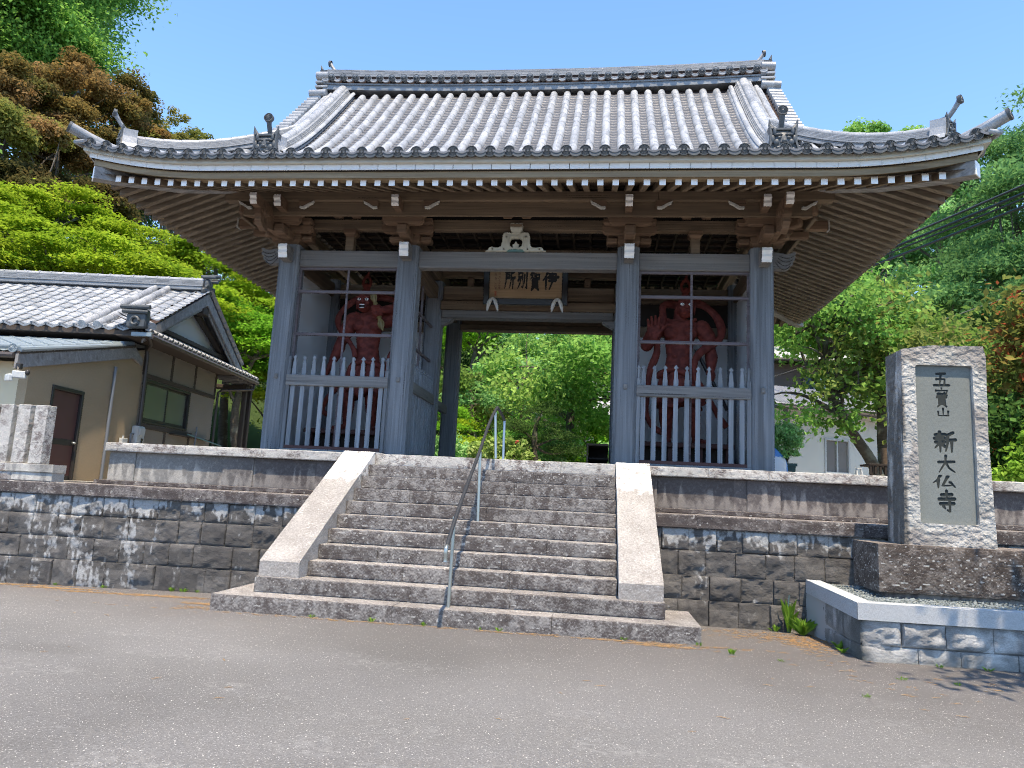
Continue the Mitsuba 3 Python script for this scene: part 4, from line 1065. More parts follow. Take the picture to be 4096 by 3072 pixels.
ROWS_R = ((-.788, -1.0465, (1.7, 2.25, 2.58, 2.91, 3.21, 3.52, 3.85, 4.21, 4.55, 4.9, 5.3, 5.7, 6.1, 6.5, 6.9, 7.3, 7.7, 8.1)),
          (-1.0485, -1.3365, (1.7, 2.1, 2.45, 2.78, 3.13, 3.48, 3.81, 4.16, 4.55)), (-1.3385, -1.6165, (1.7, 2.15, 2.5, 2.82, 3.19, 3.56, 3.85, 4.2, 4.55)),
          (-1.62, -2.0, (1.7, 2.1, 2.45, 2.81, 3.16, 3.51, 3.83, 4.2, 4.55)))
for s, rows in ((-1, ROWS_L), (1, ROWS_R)):
    RW = thing('retaining_wall', 'dark rough stone block wall with white streaks along the road, left of the stone steps' if s < 0 else 'dark rough stone block wall with white streaks, between the stone steps and the planter', 'stone wall')
    for i, (z1, z0, xs) in enumerate(rows):
        for k, (a, b) in enumerate(zip(xs[:-1], xs[1:])):
            put(RW + '__block', rough_block(a + .002, b - .002, -.885 - .02 * i + rng.uniform(-.008, .008), -.55, z0, z1, .030, .010, 9, 7, int(rng.integers(0, 900)), .004), 'stone_block', smooth=35)
    lo, hi = (-8.0, -1.7) if s < 0 else (1.7, 9.0)
    put(RW + '__mortar', box(lo, hi, -.862, -.2, -2.05, -.79), 'mortar')
    e = np.arange(lo, hi + .01, 1.0 if s < 0 else .97)
    for k, (a, b) in enumerate(zip(e[:-1], e[1:])):
        put(RW + '__cap_stone', rough_block(a + .002, b - .002, -.93 + rng.uniform(-.003, .003), .3, -.785, -.620 + rng.uniform(-.003, .001), .006, .010, 9, 4, 300 + k + 20 * s), 'stone_ledge', smooth=30)

# stone post fence at the left end
SF = thing('stone_fence', 'row of pale square stone posts on a low stone base at the left edge', 'stone fence')
for k in range(6):
    x = -6.255 - k * .262
    m = trimesh.Trimesh(*cbox(x - .095, x + .095, -.88, -.70, -.385, .425 + rng.uniform(-.004, .004), .008), process=False)
    put(SF + '__post', (np.array(m.vertices), np.array(m.faces)), 'stone_coping')
put(SF + '__base_stone', rough_block(-6.62, -5.925, -.92, -.66, -.50, -.388, .004, .008, 6, 3, 5), 'stone_panel', smooth=30)
put(SF + '__base_stone', rough_block(-7.9, -6.625, -.92, -.66, -.50, -.388, .004, .008, 10, 3, 6), 'stone_coping', smooth=30)
put(SF + '__base_stone', rough_block(-6.55, -5.94, -.90, -.66, -.617, -.502, .004, .008, 6, 3, 7), 'stone_panel', smooth=30)
put(SF + '__base_stone', rough_block(-7.9, -6.555, -.90, -.66, -.617, -.502, .004, .008, 8, 3, 8), 'stone_coping', smooth=30)

# ------------------------------------------------------------------ planter with the stone tablet
PT = thing('stone_planter', 'low stone planter with pale grey coping around the tablet, beside the road', 'planter')
def pl(x, y): return x, y
PXL, PYF, PXB = 3.835, -2.92, 3.93          # front corner and where the left side meets the wall
ang = math.atan2(PXB - PXL, -(-.9 - PYF)); 
for (z1, z0, xs) in ((-1.454, -1.674, (3.865, 4.22, 4.60, 5.0, 5.42, 5.85, 6.3, 6.8, 7.4)), (-1.68, -2.05, (3.865, 4.36, 4.72, 5.2, 5.6, 6.05, 6.5, 7.0, 7.4))):
    for k, (a, b) in enumerate(zip(xs[:-1], xs[1:])):
        rough = (z1 > -1.5) or k == 0
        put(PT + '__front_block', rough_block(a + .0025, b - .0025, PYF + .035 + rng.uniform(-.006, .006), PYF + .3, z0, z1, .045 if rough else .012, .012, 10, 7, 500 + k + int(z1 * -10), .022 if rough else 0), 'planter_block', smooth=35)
L = -.9 - PYF
def side_frame(m):                               # blocks built along x, then turned to run back along the left side
    o = np.array([PXL + .035, PYF + .04, 0]); d = nrm((PXB - PXL, L, 0)); nrmv = nrm((-d[1], d[0], 0))
    v = m[0]; return o + v[:, :1] * d - v[:, 1:2] * nrmv + v[:, 2:] * np.array([0, 0, 1.0]), m[1][:, ::-1]
for (z1, z0, xs) in ((-1.455, -1.70, (.0, .62, 1.25, 2.0)), (-1.708, -2.05, (.0, .45, 1.0, 1.5, 2.0))):
    for k, (a, b) in enumerate(zip(xs[:-1], xs[1:])):
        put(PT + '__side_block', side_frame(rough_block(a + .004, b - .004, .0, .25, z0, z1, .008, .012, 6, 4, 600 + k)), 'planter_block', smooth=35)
put(PT + '__mortar', box(3.93, 7.3, PYF + .07, -.92, -2.05, -1.46), 'mortar_light')
def coping(poly, z0, z1):
    m = move(prism(poly, z1 - z0), (0, 0, z0)); return m
w = .16
for a, b in ((PXL, 5.55), (5.556, 7.5)):
    left = a + (w * 1.02 if a == PXL else 0)
    put(PT + '__coping', coping([(a, PYF), (b, PYF), (b, PYF + w), (left, PYF + w)], -1.452, -1.302), 'granite_new')
put(PT + '__coping', coping([(PXL - .002, PYF + .004), (PXL + w * 1.0, PYF + w + .004), (PXB + w, -.93), (PXB - .004, -.93)], -1.4525, -1.3025), 'granite_new')
gv = []
for k in range(5200):
    x, y = rng.uniform(3.98, 7.2), rng.uniform(PYF + .15, -.95)
    s = rng.uniform(.008, .018); q = np.array([[1, 0, 0], [0, 1, 0], [-1, 0, 0], [0, -1, 0], [0, 0, .8], [0, 0, -.6]]) * s * rng.uniform(.6, 1.3, (6, 1))
    a = rng.uniform(0, 6.28); c_, s_ = math.cos(a), math.sin(a); q = q @ np.array([[c_, -s_, 0], [s_, c_, 0], [0, 0, 1]])
    gv.append((q + np.array([x, y, -1.352 + .018 * meshkit.noise(np.array([x * 3, y * 3, 0])) + rng.uniform(0, .012)]), np.array([[0, 1, 4], [1, 2, 4], [2, 3, 4], [3, 0, 4], [1, 0, 5], [2, 1, 5], [3, 2, 5], [0, 3, 5]])))
put('gravel', join(gv + [box(3.97, 7.3, PYF + .14, -.93, -1.45, -1.35)]), 'gravel_stone', label='grey green gravel filling the stone planter', kind='stuff')

# brush strokes -> outlines
def glyph(strokes, w=.085):
    parts = []
    for s in strokes:
        p = np.array(s, float)
        if len(p) > 2: p = smooth_curve(p, 4 * len(p)) if len(p) > 3 else np.vstack([p[0], (p[0] + p[1]) / 2, p[1], (p[1] + p[2]) / 2, p[2]])
        d = np.linspace(0, 1, len(p))
        horiz = abs(p[-1][0] - p[0][0]) > abs(p[-1][1] - p[0][1])
        rr = np.interp(d, [0, .12, .45, .85, 1], [1.15, 1.0, .78, .95, 1.2] if horiz else [1.25, 1.05, .85, .8, .55]) * w / 2
        c = [Point(*q).buffer(float(r), 6) for q, r in zip(p, rr)]
        parts += [a.union(b).convex_hull for a, b in zip(c[:-1], c[1:])]
    return union_all(parts)
SHI = [[(.28, 1), (.33, .92)], [(.08, .86), (.52, .89)], [(.18, .82), (.23, .72)], [(.43, .84), (.36, .72)], [(.04, .68), (.55, .7)], [(.08, .5), (.52, .52)], [(.3, .7), (.29, .02)], [(.28, .48), (.06, .22)], [(.32, .46), (.5, .3)], [(.9, .98), (.64, .85)], [(.66, .86), (.64, .45), (.54, .06)], [(.66, .6), (1, .64)], [(.83, .62), (.82, .02)]]
GO = [[(.2, .9), (.75, .93)], [(.48, .9), (.38, .12)], [(.18, .52), (.72, .55), (.68, .12)], [(.02, .1), (.98, .12)]]
HO = [[(.5, 1), (.5, .93)], [(.12, .88), (.1, .78)], [(.12, .86), (.9, .88), (.84, .76)], [(.2, .7), (.45, .71)], [(.2, .6), (.45, .61)], [(.32, .72), (.32, .5)], [(.15, .49), (.48, .52)], [(.55, .7), (.82, .72)], [(.52, .6), (.86, .61)], [(.69, .75), (.69, .5)], [(.55, .5), (.82, .5)], [(.28, .43), (.28, .14)], [(.28, .43), (.72, .43), (.72, .14)], [(.3, .33), (.7, .33)], [(.3, .235), (.7, .235)], [(.28, .14), (.72, .14)], [(.4, .12), (.22, 0)], [(.6, .12), (.8, 0)]]
YAMA = [[(.5, 1), (.5, .2)], [(.1, .6), (.12, .12), (.9, .15)], [(.9, .68), (.88, .1)]]
DAI = [[(.05, .62), (.95, .67)], [(.48, 1), (.45, .62), (.08, .03)], [(.47, .6), (.65, .28), (.98, .05)]]
BUTSU = [[(.32, .98), (.2, .65), (.02, .42)], [(.22, .66), (.22, .02)], [(.66, .95), (.42, .2), (.92, .25)], [(.76, .5), (.98, .1)]]
JI = [[(.2, .82), (.8, .85)], [(.5, 1), (.5, .62)], [(.05, .62), (.95, .65)], [(.12, .4), (.9, .43)], [(.66, .55), (.66, .06), (.5, .12)], [(.3, .3), (.4, .18)]]
I_ = [[(.3, 1), (.18, .7), (.0, .5)], [(.2, .7), (.2, 0)], [(.42, .85), (.85, .88), (.82, .5)], [(.36, .68), (1, .7)], [(.42, .5), (.84, .52)], [(.62, .88), (.6, .4), (.42, .0)]]
GA = [[(.1, .85), (.45, .88), (.4, .6), (.32, .63)], [(.3, 1), (.26, .78), (.08, .6)], [(.6, .85), (.6, .62)], [(.6, .86), (.9, .87), (.88, .62)], [(.6, .64), (.88, .65)], [(.25, .52), (.25, .16)], [(.25, .52), (.75, .54), (.75, .16)], [(.27, .4), (.74, .41)], [(.27, .28), (.74, .29)], [(.25, .16), (.75, .17)], [(.4, .13), (.2, .0)], [(.62, .13), (.82, .0)]]
BETSU = [[(.12, .95), (.12, .68)], [(.12, .95), (.5, .97), (.48, .68)], [(.14, .69), (.48, .7)], [(.05, .5), (.52, .54), (.48, .1), (.38, .14)], [(.3, .66), (.25, .35), (.02, .05)], [(.7, .82), (.7, .35)], [(.93, 1), (.92, .05), (.8, .12)]]
SHO = [[(.08, .95), (.48, .98)], [(.14, .8), (.45, .82), (.44, .62)], [(.14, .62), (.44, .63)], [(.14, .82), (.12, .4), (.0, .02)], [(.92, .98), (.62, .86)], [(.63, .86), (.6, .4), (.5, .05)], [(.62, .58), (1, .62)], [(.82, .6), (.8, .0)]]
SAN = [[(.2, .85), (.8, .87)], [(.25, .5), (.75, .52)], [(.05, .1), (.95, .12)]]
def place_glyph(g, x0, x1, z0, z1): return affinity.translate(affinity.scale(g, x1 - x0, z1 - z0, origin=(0, 0)), x0, z0)

SB = thing('tablet_base', 'long dark speckled granite block set in the gravel of the planter, carrying the tall tablet', 'stone base')
TURN = lambda m: m
put(SB + '__block', TURN(rough_block(4.365, 7.4, -2.0, -1.245, -1.287, -.800, .008, .010, 30, 10, 71)), 'stele_base_stone', smooth=30)
put(SB + '__foot', TURN(cbox(4.45, 7.3, -1.93, -1.3, -1.45, -1.288, .01)), 'stone_panel')
SE = thing('stone_tablet', 'tall rough granite tablet with a smooth sunken panel of carved characters, standing in the planter', 'stone tablet')
# rough body: front face with a rectangular recess cut in
xa, xb, za, zb = 4.680, 5.565, -.800, 1.345
rx0, rx1, rz0, rz1 = 4.838, 5.418, -.570, 1.124
YS = -1.88
cp = Polygon([(xa - .01, za), (xb + .015, za), (xb - .02, .4), (xb - .005, zb - .12), (xb - .03, zb), (xa + .3, zb - .005), (xa + .02, zb - .055), (xa + .015, .5)])
cut_ = face_front(cp, YS, .44); bm = manifold3d.Manifold(manifold3d.Mesh(cut_[0].astype(np.float32), cut_[1].astype(np.uint32)))
rc = Polygon([(rx0, rz0), (rx1, rz0), (rx1, rz1), (rx0, rz1)]).buffer(-.03).buffer(.03)
rcm = face_front(rc, YS - .2, .27); bm = bm - manifold3d.Manifold(manifold3d.Mesh(rcm[0].astype(np.float32), rcm[1].astype(np.uint32)))
bm = bm.refine_to_length(.018).to_mesh(); v = bm.vert_properties[:, :3].astype(float); f = bm.tri_verts
inside = (v[:, 0] > rx0 - .012) & (v[:, 0] < rx1 + .012) & (v[:, 2] > rz0 - .012) & (v[:, 2] < rz1 + .012)
nz = (meshkit.fbm(v * 4, 3, 2)[:, None] - .5) * .020 + (meshkit.fbm(v * 26, 2, 9)[:, None] - .5) * .022
v = v + np.where(inside[:, None], 0, nz) * np.array([.9, 1.0, .8])
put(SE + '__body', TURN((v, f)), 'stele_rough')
TXT = [(GO, 5.042, 5.200, .895, 1.053), (HO, 5.043, 5.194, .680, .880), (YAMA, 5.062, 5.190, .570, .660), (SHI, 5.020, 5.236, .186, .402), (DAI, 5.049, 5.223, -.030, .149), (BUTSU, 4.998, 5.220, -.194, -.062), (JI, 5.038, 5.214, -.448, -.225)]
gl = union_all([place_glyph(glyph(g, .15 if g is not HO else .10), a, b, c, d) for g, a, b, c, d in TXT])
panel = Polygon([(rx0 + .001, rz0 + .001), (rx1 - .001, rz0 + .001), (rx1 - .001, rz1 - .001), (rx0 + .001, rz1 - .001)]).difference(gl)
put(SE + '__panel', TURN(face_front(panel, YS + .047, .010)), 'stele_face')
for g, a, b, c, d in TXT:
    put(SE + '__carved_character', TURN(face_front(place_glyph(glyph(g, .15 if g is not HO else .078), a, b, c, d).buffer(.002), YS + .0565, .006)), 'stele_letter')

# ------------------------------------------------------------------ name board over the passage
NP = thing('name_board', 'wooden name board with black brush characters in a black frame, hanging over the passage', 'sign board')
tilt = .14
def board(m):                                    # leans forward at the top
    v = m[0].copy(); v[:, 1] = v[:, 1] - (v[:, 2] - 3.05) * tilt; return v, m[1]
PYB = 2.98
put(NP + '__panel', board(cbox(-.672, .700, PYB - .004, PYB + .03, 3.14, 3.90, .003)), 'plaque_wood')
put(NP + '__frame', board(join([cbox(-.775, -.667, PYB - .045, PYB + .03, 3.03, 4.0, .008), cbox(.695, .805, PYB - .045, PYB + .03, 3.03, 4.0, .008), cbox(-.667, .695, PYB - .04, PYB + .03, 3.03, 3.145, .008), cbox(-.667, .695, PYB - .04, PYB + .03, 3.895, 4.0, .008)])), 'black_lacquer')
for g, a, b, c, d in ((SHO, -.380, -.190, 3.335, 3.655), (BETSU, -.138, .049, 3.33, 3.640), (GA, .092, .287, 3.322, 3.644), (I_, .340, .619, 3.328, 3.655)):
    put(NP + '__character', board(face_front(place_glyph(glyph(g, .15), a, b, c, d), PYB - .0055, .004)), 'ink')
for col, (gs, x, z, h, w) in enumerate((((DAI, JI, SAN, GO, SAN, HO), -.505, 3.70, .064, .05), ((BETSU, JI), -.575, 3.62, .072, .045), ((SHO, GA), -.575, 3.44, .065, .045))):
    for k, g in enumerate(gs):
        z1 = z - k * (h * 1.02)
        put(NP + '__small_character', board(face_front(place_glyph(glyph(g, .10), x, x + w, z1 - h * .9, z1), PYB - .0055, .004)), 'ink_faded')
put(NP + '__seal', board(face_front(Polygon([(-.565, 3.20), (-.535, 3.20), (-.535, 3.28), (-.565, 3.28)]).difference(union_all([Polygon([(-.558, 3.21 + q * .024), (-.542, 3.21 + q * .024), (-.542, 3.22 + q * .024), (-.558, 3.22 + q * .024)]) for q in range(3)])), PYB - .0055, .004)), 'seal_red')
for x in (-.585, .62):                           # pale padded hooks that the board rests on
    for q in (-1, 1):
        p = smooth_curve([(x, PYB - .10, 3.135), (x + q * .055, PYB - .115, 3.06), (x + q * .085, PYB - .10, 2.97), (x + q * .10, PYB - .06, 2.885)], 9)
        put(NP + '__padded_rest', tube(p, [.022, .03, .035, .038, .038, .034, .028, .02, .006], 8), 'cream_paint', smooth=60)
put(NP + '__hanger', join([beam((-.5, PYB, 3.98), (-.5, PYB - .02, 4.14), .03, .03), beam((.52, PYB, 3.98), (.52, PYB - .02, 4.14), .03, .03)]), 'black_lacquer')

# ------------------------------------------------------------------ handrail on the steps
HR = thing('handrail', 'steel handrail with a dark wrapped grip running down the middle of the stone steps', 'handrail')
rx = .005
put(HR + '__grip', tube(smooth_curve([(rx + .02, -2.99, -1.01), (rx + .01, -2.5, -.69), (rx, -1.25, .02), (rx, .0, .70), (rx + .005, .07, .735)], 24), .021, 10), 'rail_wrap', smooth=50)
put(HR + '__grip', tube(smooth_curve([(rx + .005, .06, .735), (rx + .03, .24, .685), (rx + .06, .50, .60)], 6), .02, 10), 'rail_wrap', smooth=50)
put(HR + '__end_bend', tube(smooth_curve([(rx + .02, -2.99, -1.01), (rx + .02, -3.035, -1.03), (rx + .02, -3.04, -1.075), (rx + .02, -3.035, -1.16)], 8), .0205, 10), 'steel', smooth=50)
put(HR + '__post', tube([(-.01, -2.56, -1.66), (-.005, -2.56, -.74)], .019, 10), 'steel', smooth=50)
put(HR + '__post', tube([(.03, -1.23, -.83), (.01, -1.23, .02)], .019, 10), 'steel', smooth=50)
put(HR + '__post', tube([(.055, -.13, .0), (.01, -.10, .64)], .019, 10), 'steel', smooth=50)
put(HR + '__post', tube([(.075, .50, .0), (.065, .50, .60)], .019, 10), 'blue_steel', smooth=50)

# ------------------------------------------------------------------ the two guardian statues
M3 = manifold3d.Manifold
def ball3(p, r, s=14): return M3.sphere(float(r), s).translate([float(q) for q in p])
def chain(pts):
    """pts: list of (x, y, z, r): hulls of neighbouring balls"""
    bs = [ball3(p[:3], p[3]) for p in pts]
    return [M3.batch_hull([a, b]) for a, b in zip(bs[:-1], bs[1:])]
def blob(c, r): return M3.sphere(1.0, 18).scale([float(q) for q in r]).translate([float(q) for q in c])
def solid(parts, edge=.035, it=8):
    m = M3.batch_boolean(parts, manifold3d.OpType.Add).refine_to_length(edge).to_mesh()
    t = trimesh.Trimesh(m.vert_properties[:, :3].astype(float), m.tri_verts, process=True)
    trimesh.smoothing.filter_taubin(t, lamb=.5, nu=.52, iterations=it)
    return np.array(t.vertices), np.array(t.faces)
def hand(wrist, fwd, palm_n, side, curl=.2, s=1.0, spread=.16):
    """palm, four fingers and a thumb; fwd along the fingers, palm_n out of the palm, side towards the thumb"""
    w, f, n, e = (np.asarray(q, float) for q in (wrist, fwd, palm_n, side))
    out = chain([(*(w), .058 * s), (*(w + f * .05 * s), .06 * s)])
    palm = [ball3(w + f * a * s + e * b * s, .038 * s) for a, b in ((.04, -.045), (.04, .045), (.15, -.06), (.16, .06))]
    out.append(M3.batch_hull(palm))
    for k, (b, L) in enumerate(((.062, .15), (.022, .175), (-.02, .165), (-.06, .13))):
        p = w + f * .155 * s + e * b * s; d = nrm(f + e * spread * (b / .06)); pts = [(*p, .026 * s)]
        for j, seg in enumerate((.42, .32, .26)):
            d = nrm(d + n * curl * (.6 + .5 * j)); p = p + d * L * seg * s; pts.append((*p, (.024, .022, .018)[j] * s))
        out += chain(pts)
    p = w + f * .06 * s + e * .055 * s; d = nrm(f * .7 + e * .8 + n * .2); pts = [(*p, .032 * s)]
    for j, L in enumerate((.075, .065)):
        p = p + d * L * s; pts.append((*p, (.028, .022)[j] * s)); d = nrm(d + f * .35 + n * curl * .6)
    return out + chain(pts)
def fist(c, axis, side, n, s=1.0):
    """fingers closed round a shaft along axis"""
    c, a, e, n = (np.asarray(q, float) for q in (c, axis, side, n))
    out = [M3.batch_hull([ball3(c + a * k * .06 * s + e * .055 * s, .042 * s) for k in (-1, 1)] + [ball3(c + a * k * .055 * s + e * .02 * s + n * .0, .04 * s) for k in (-1, 1)])]
    for k in range(4):
        o = c + a * (k - 1.5) * .042 * s
        out += chain([(*(o + e * .045 * s + n * .03 * s), .026 * s), (*(o + n * .062 * s), .025 * s), (*(o - e * .05 * s + n * .045 * s), .023 * s), (*(o - e * .055 * s), .02 * s)])
    out += chain([(*(c + a * .085 * s + e * .05 * s), .03 * s), (*(c + a * .095 * s + n * .05 * s), .026 * s), (*(c + a * .07 * s - e * .03 * s + n * .06 * s), .022 * s)])
    return out
def head(c, s=1.0):
    x, y, z = c
    B = [blob((x, y, z), (.160 * s, .17 * s, .195 * s)), blob((x, y - .05 * s, z - .10 * s), (.125 * s, .13 * s, .115 * s))]
    for q in (-1, 1):
        B += [blob((x + q * .065 * s, y - .145 * s, z + .055 * s), (.065 * s, .035 * s, .022 * s)), blob((x + q * .075 * s, y - .12 * s, z - .05 * s), (.05 * s, .045 * s, .045 * s)),
              blob((x + q * .155 * s, y, z - .01 * s), (.022 * s, .045 * s, .075 * s)), blob((x + q * .155 * s, y + .005, z - .10 * s), (.018 * s, .025 * s, .045 * s))]
    B += chain([(x, y - .165 * s, z + .04 * s, .022 * s), (x, y - .20 * s, z - .04 * s, .032 * s)]) + [blob((x + q * .03 * s, y - .185 * s, z - .045 * s), (.024 * s, .022 * s, .02 * s)) for q in (-1, 1)]
    return B
def scarf(path, w, th=.035, n=40, twist=(0, 0)):
    p = smooth_curve(path, n); t = np.gradient(p, axis=0); sec = []
    for i in range(n):
        a = nrm(np.cross(t[i], (0, 1, 0))); b = nrm(np.cross(a, t[i])); ww = w * (1 - .35 * (i / n)) * (.9 + .12 * math.sin(i * .7))
        th_ = np.arange(10) * 2 * math.pi / 10
        sec.append(p[i] + np.cos(th_)[:, None] * a * ww / 2 + np.sin(th_)[:, None] * b * th * (1 + .25 * np.cos(3 * th_)[:, None]))
    return sweep(sec)
def face_paint(S, c, s, mouth_open):
    x, y, z = c
    for q in (-1, 1):
        m = trimesh.creation.icosphere(subdivisions=2, radius=1.0); v = np.array(m.vertices) * np.array([.040, .022, .027]) * s
        put(S + '__eye', (v + np.array([x + q * .066 * s, y - .150 * s, z + .012 * s]), np.array(m.faces)), 'eye_white', smooth=True)
        v2 = np.array(m.vertices) * np.array([.013, .010, .014]) * s
        put(S + '__pupil', (v2 + np.array([x + (q * .066 + .004) * s, y - .170 * s, z + .010 * s]), np.array(m.faces)), 'black_lacquer', smooth=True)
        put(S + '__eye_rim', tube([(x + (q * .066 + .045 * math.cos(a)) * s, y - (.158 + .006 * math.sin(a * 1)) * s, z + (.012 + .030 * math.sin(a) + q * .25 * .045 * math.cos(a)) * s) for a in np.linspace(.1, math.pi - .1, 9)], .010 * s, 6), 'statue_red', smooth=50)
    if mouth_open:
        put(S + '__mouth', blob_mesh((x, y - .158 * s, z - .128 * s), (.062 * s, .03 * s, .040 * s)), 'black_lacquer', smooth=True)
        put(S + '__teeth', join([cbox(x - .048 * s, x + .048 * s, y - .192 * s, y - .18 * s, z - .106 * s, z - .090 * s, .003), cbox(x - .040 * s, x + .040 * s, y - .190 * s, y - .178 * s, z - .166 * s, z - .154 * s, .003)]), 'eye_white')
        put(S + '__lip', join([tube([(x + .068 * s * math.cos(a), y - .178 * s, z - .128 * s + .046 * s * math.sin(a)) for a in np.linspace(0, 2 * math.pi, 17)], .011 * s, 6)]), 'statue_red', smooth=60)
    else:
        put(S + '__lip', join([tube([(x + k * .06 * s, y - (.182 - .02 * abs(k)) * s, z - (.105 + .028 * abs(k)) * s) for k in np.linspace(-1, 1, 7)], .013 * s, 6), tube([(x + k * .05 * s, y - (.178 - .02 * abs(k)) * s, z - (.130 + .024 * abs(k)) * s) for k in np.linspace(-1, 1, 7)], .013 * s, 6)]), 'statue_red', smooth=60)
    put(S + '__brow', join([tube([(x + q * (.015 + .10 * k) * s, y - (.176 - .05 * k) * s, z + (.052 + .035 * k - .02 * k * k) * s) for k in np.linspace(0, 1, 6)], [.016 * s, .02 * s, .02 * s, .017 * s, .013 * s, .006 * s], 6) for q in (-1, 1)]), 'statue_red', smooth=60)
def blob_mesh(c, r):
    m = trimesh.creation.icosphere(subdivisions=2, radius=1.0); return np.array(m.vertices) * np.array(r) + np.array(c), np.array(m.faces)
def topknot(c, s=1.0):
    x, y, z = c
    B = chain([(x, y, z + .13 * s, .105 * s), (x, y, z + .20 * s, .075 * s)]) + chain([(x, y, z + .20 * s, .05 * s), (x + .01, y, z + .30 * s, .062 * s)])
    loop = [(x + q * .075 * s, y, z + .30 * s + dz, .026 * s) for q, dz in ((0, -.05), (-.8, .0), (-1, .09), (-.5, .17), (0, .20))]
    B += chain(loop) + chain([(2 * x - a, b, c_, d) for a, b, c_, d in loop]) + chain([(x, y, z + .48 * s, .03), (x + .015, y, z + .56 * s, .022)])
    return B
def torso(x, y, zh, zw, lean=0.0, wide=.29):
    """hip at zh, neck at zw"""
    N = np.array([x, y, zw])
    P = lambda f, dx=0, dy=0: (x + lean * (f - 1) + dx, y + dy, zh + (zw - zh) * f)
    B = [M3.batch_hull([blob(P(.88), (wide, .17, .12)), blob(P(.62), (wide * .80, .17, .1))]), M3.batch_hull([blob(P(.62), (wide * .80, .17, .1)), blob(P(.36), (wide * .68, .155, .08))]),
         M3.batch_hull([blob(P(.36), (wide * .68, .155, .08)), blob(P(.0), (wide * .88, .18, .12))])]
    for q in (-1, 1):
        B.append(blob(P(.74, q * wide * .48, -.12), (wide * .46, .085, .12)))
    for k in range(3):
        for q in (-1, 1): B.append(blob(P(.50 - .14 * k, q * .065, -.135), (.065, .03, .05)))
    for q in (-1, 1): B += chain([(*P(.90, q * .10, -.12), .035), (*P(.97, q * wide * .8, -.05), .035)])
    B += chain([(*P(.9), .13), (*P(1.12, 0, -.03), .105)])
    return B
def skirt(x, y, zt, zb, wt, wb, folds=9, seed=0, lean=0.0):
    th = np.arange(48) * 2 * math.pi / 48; sec = []
    for k, f in enumerate(np.linspace(0, 1, 9)):
        w = wt + (wb - wt) * f ** .8; am = .10 * f
        rr = 1 + am * np.sin(folds * th + 1.3 * f + seed) + .4 * am * np.sin(2 * folds * th + seed)
        zz = zt + (zb - zt) * f + .06 * f * np.sin(5 * th + seed)
        sec.append(np.stack([x + lean * f + w * rr * np.cos(th), y + .72 * w * rr * np.sin(th), zz], 1))
    return sweep(sec)
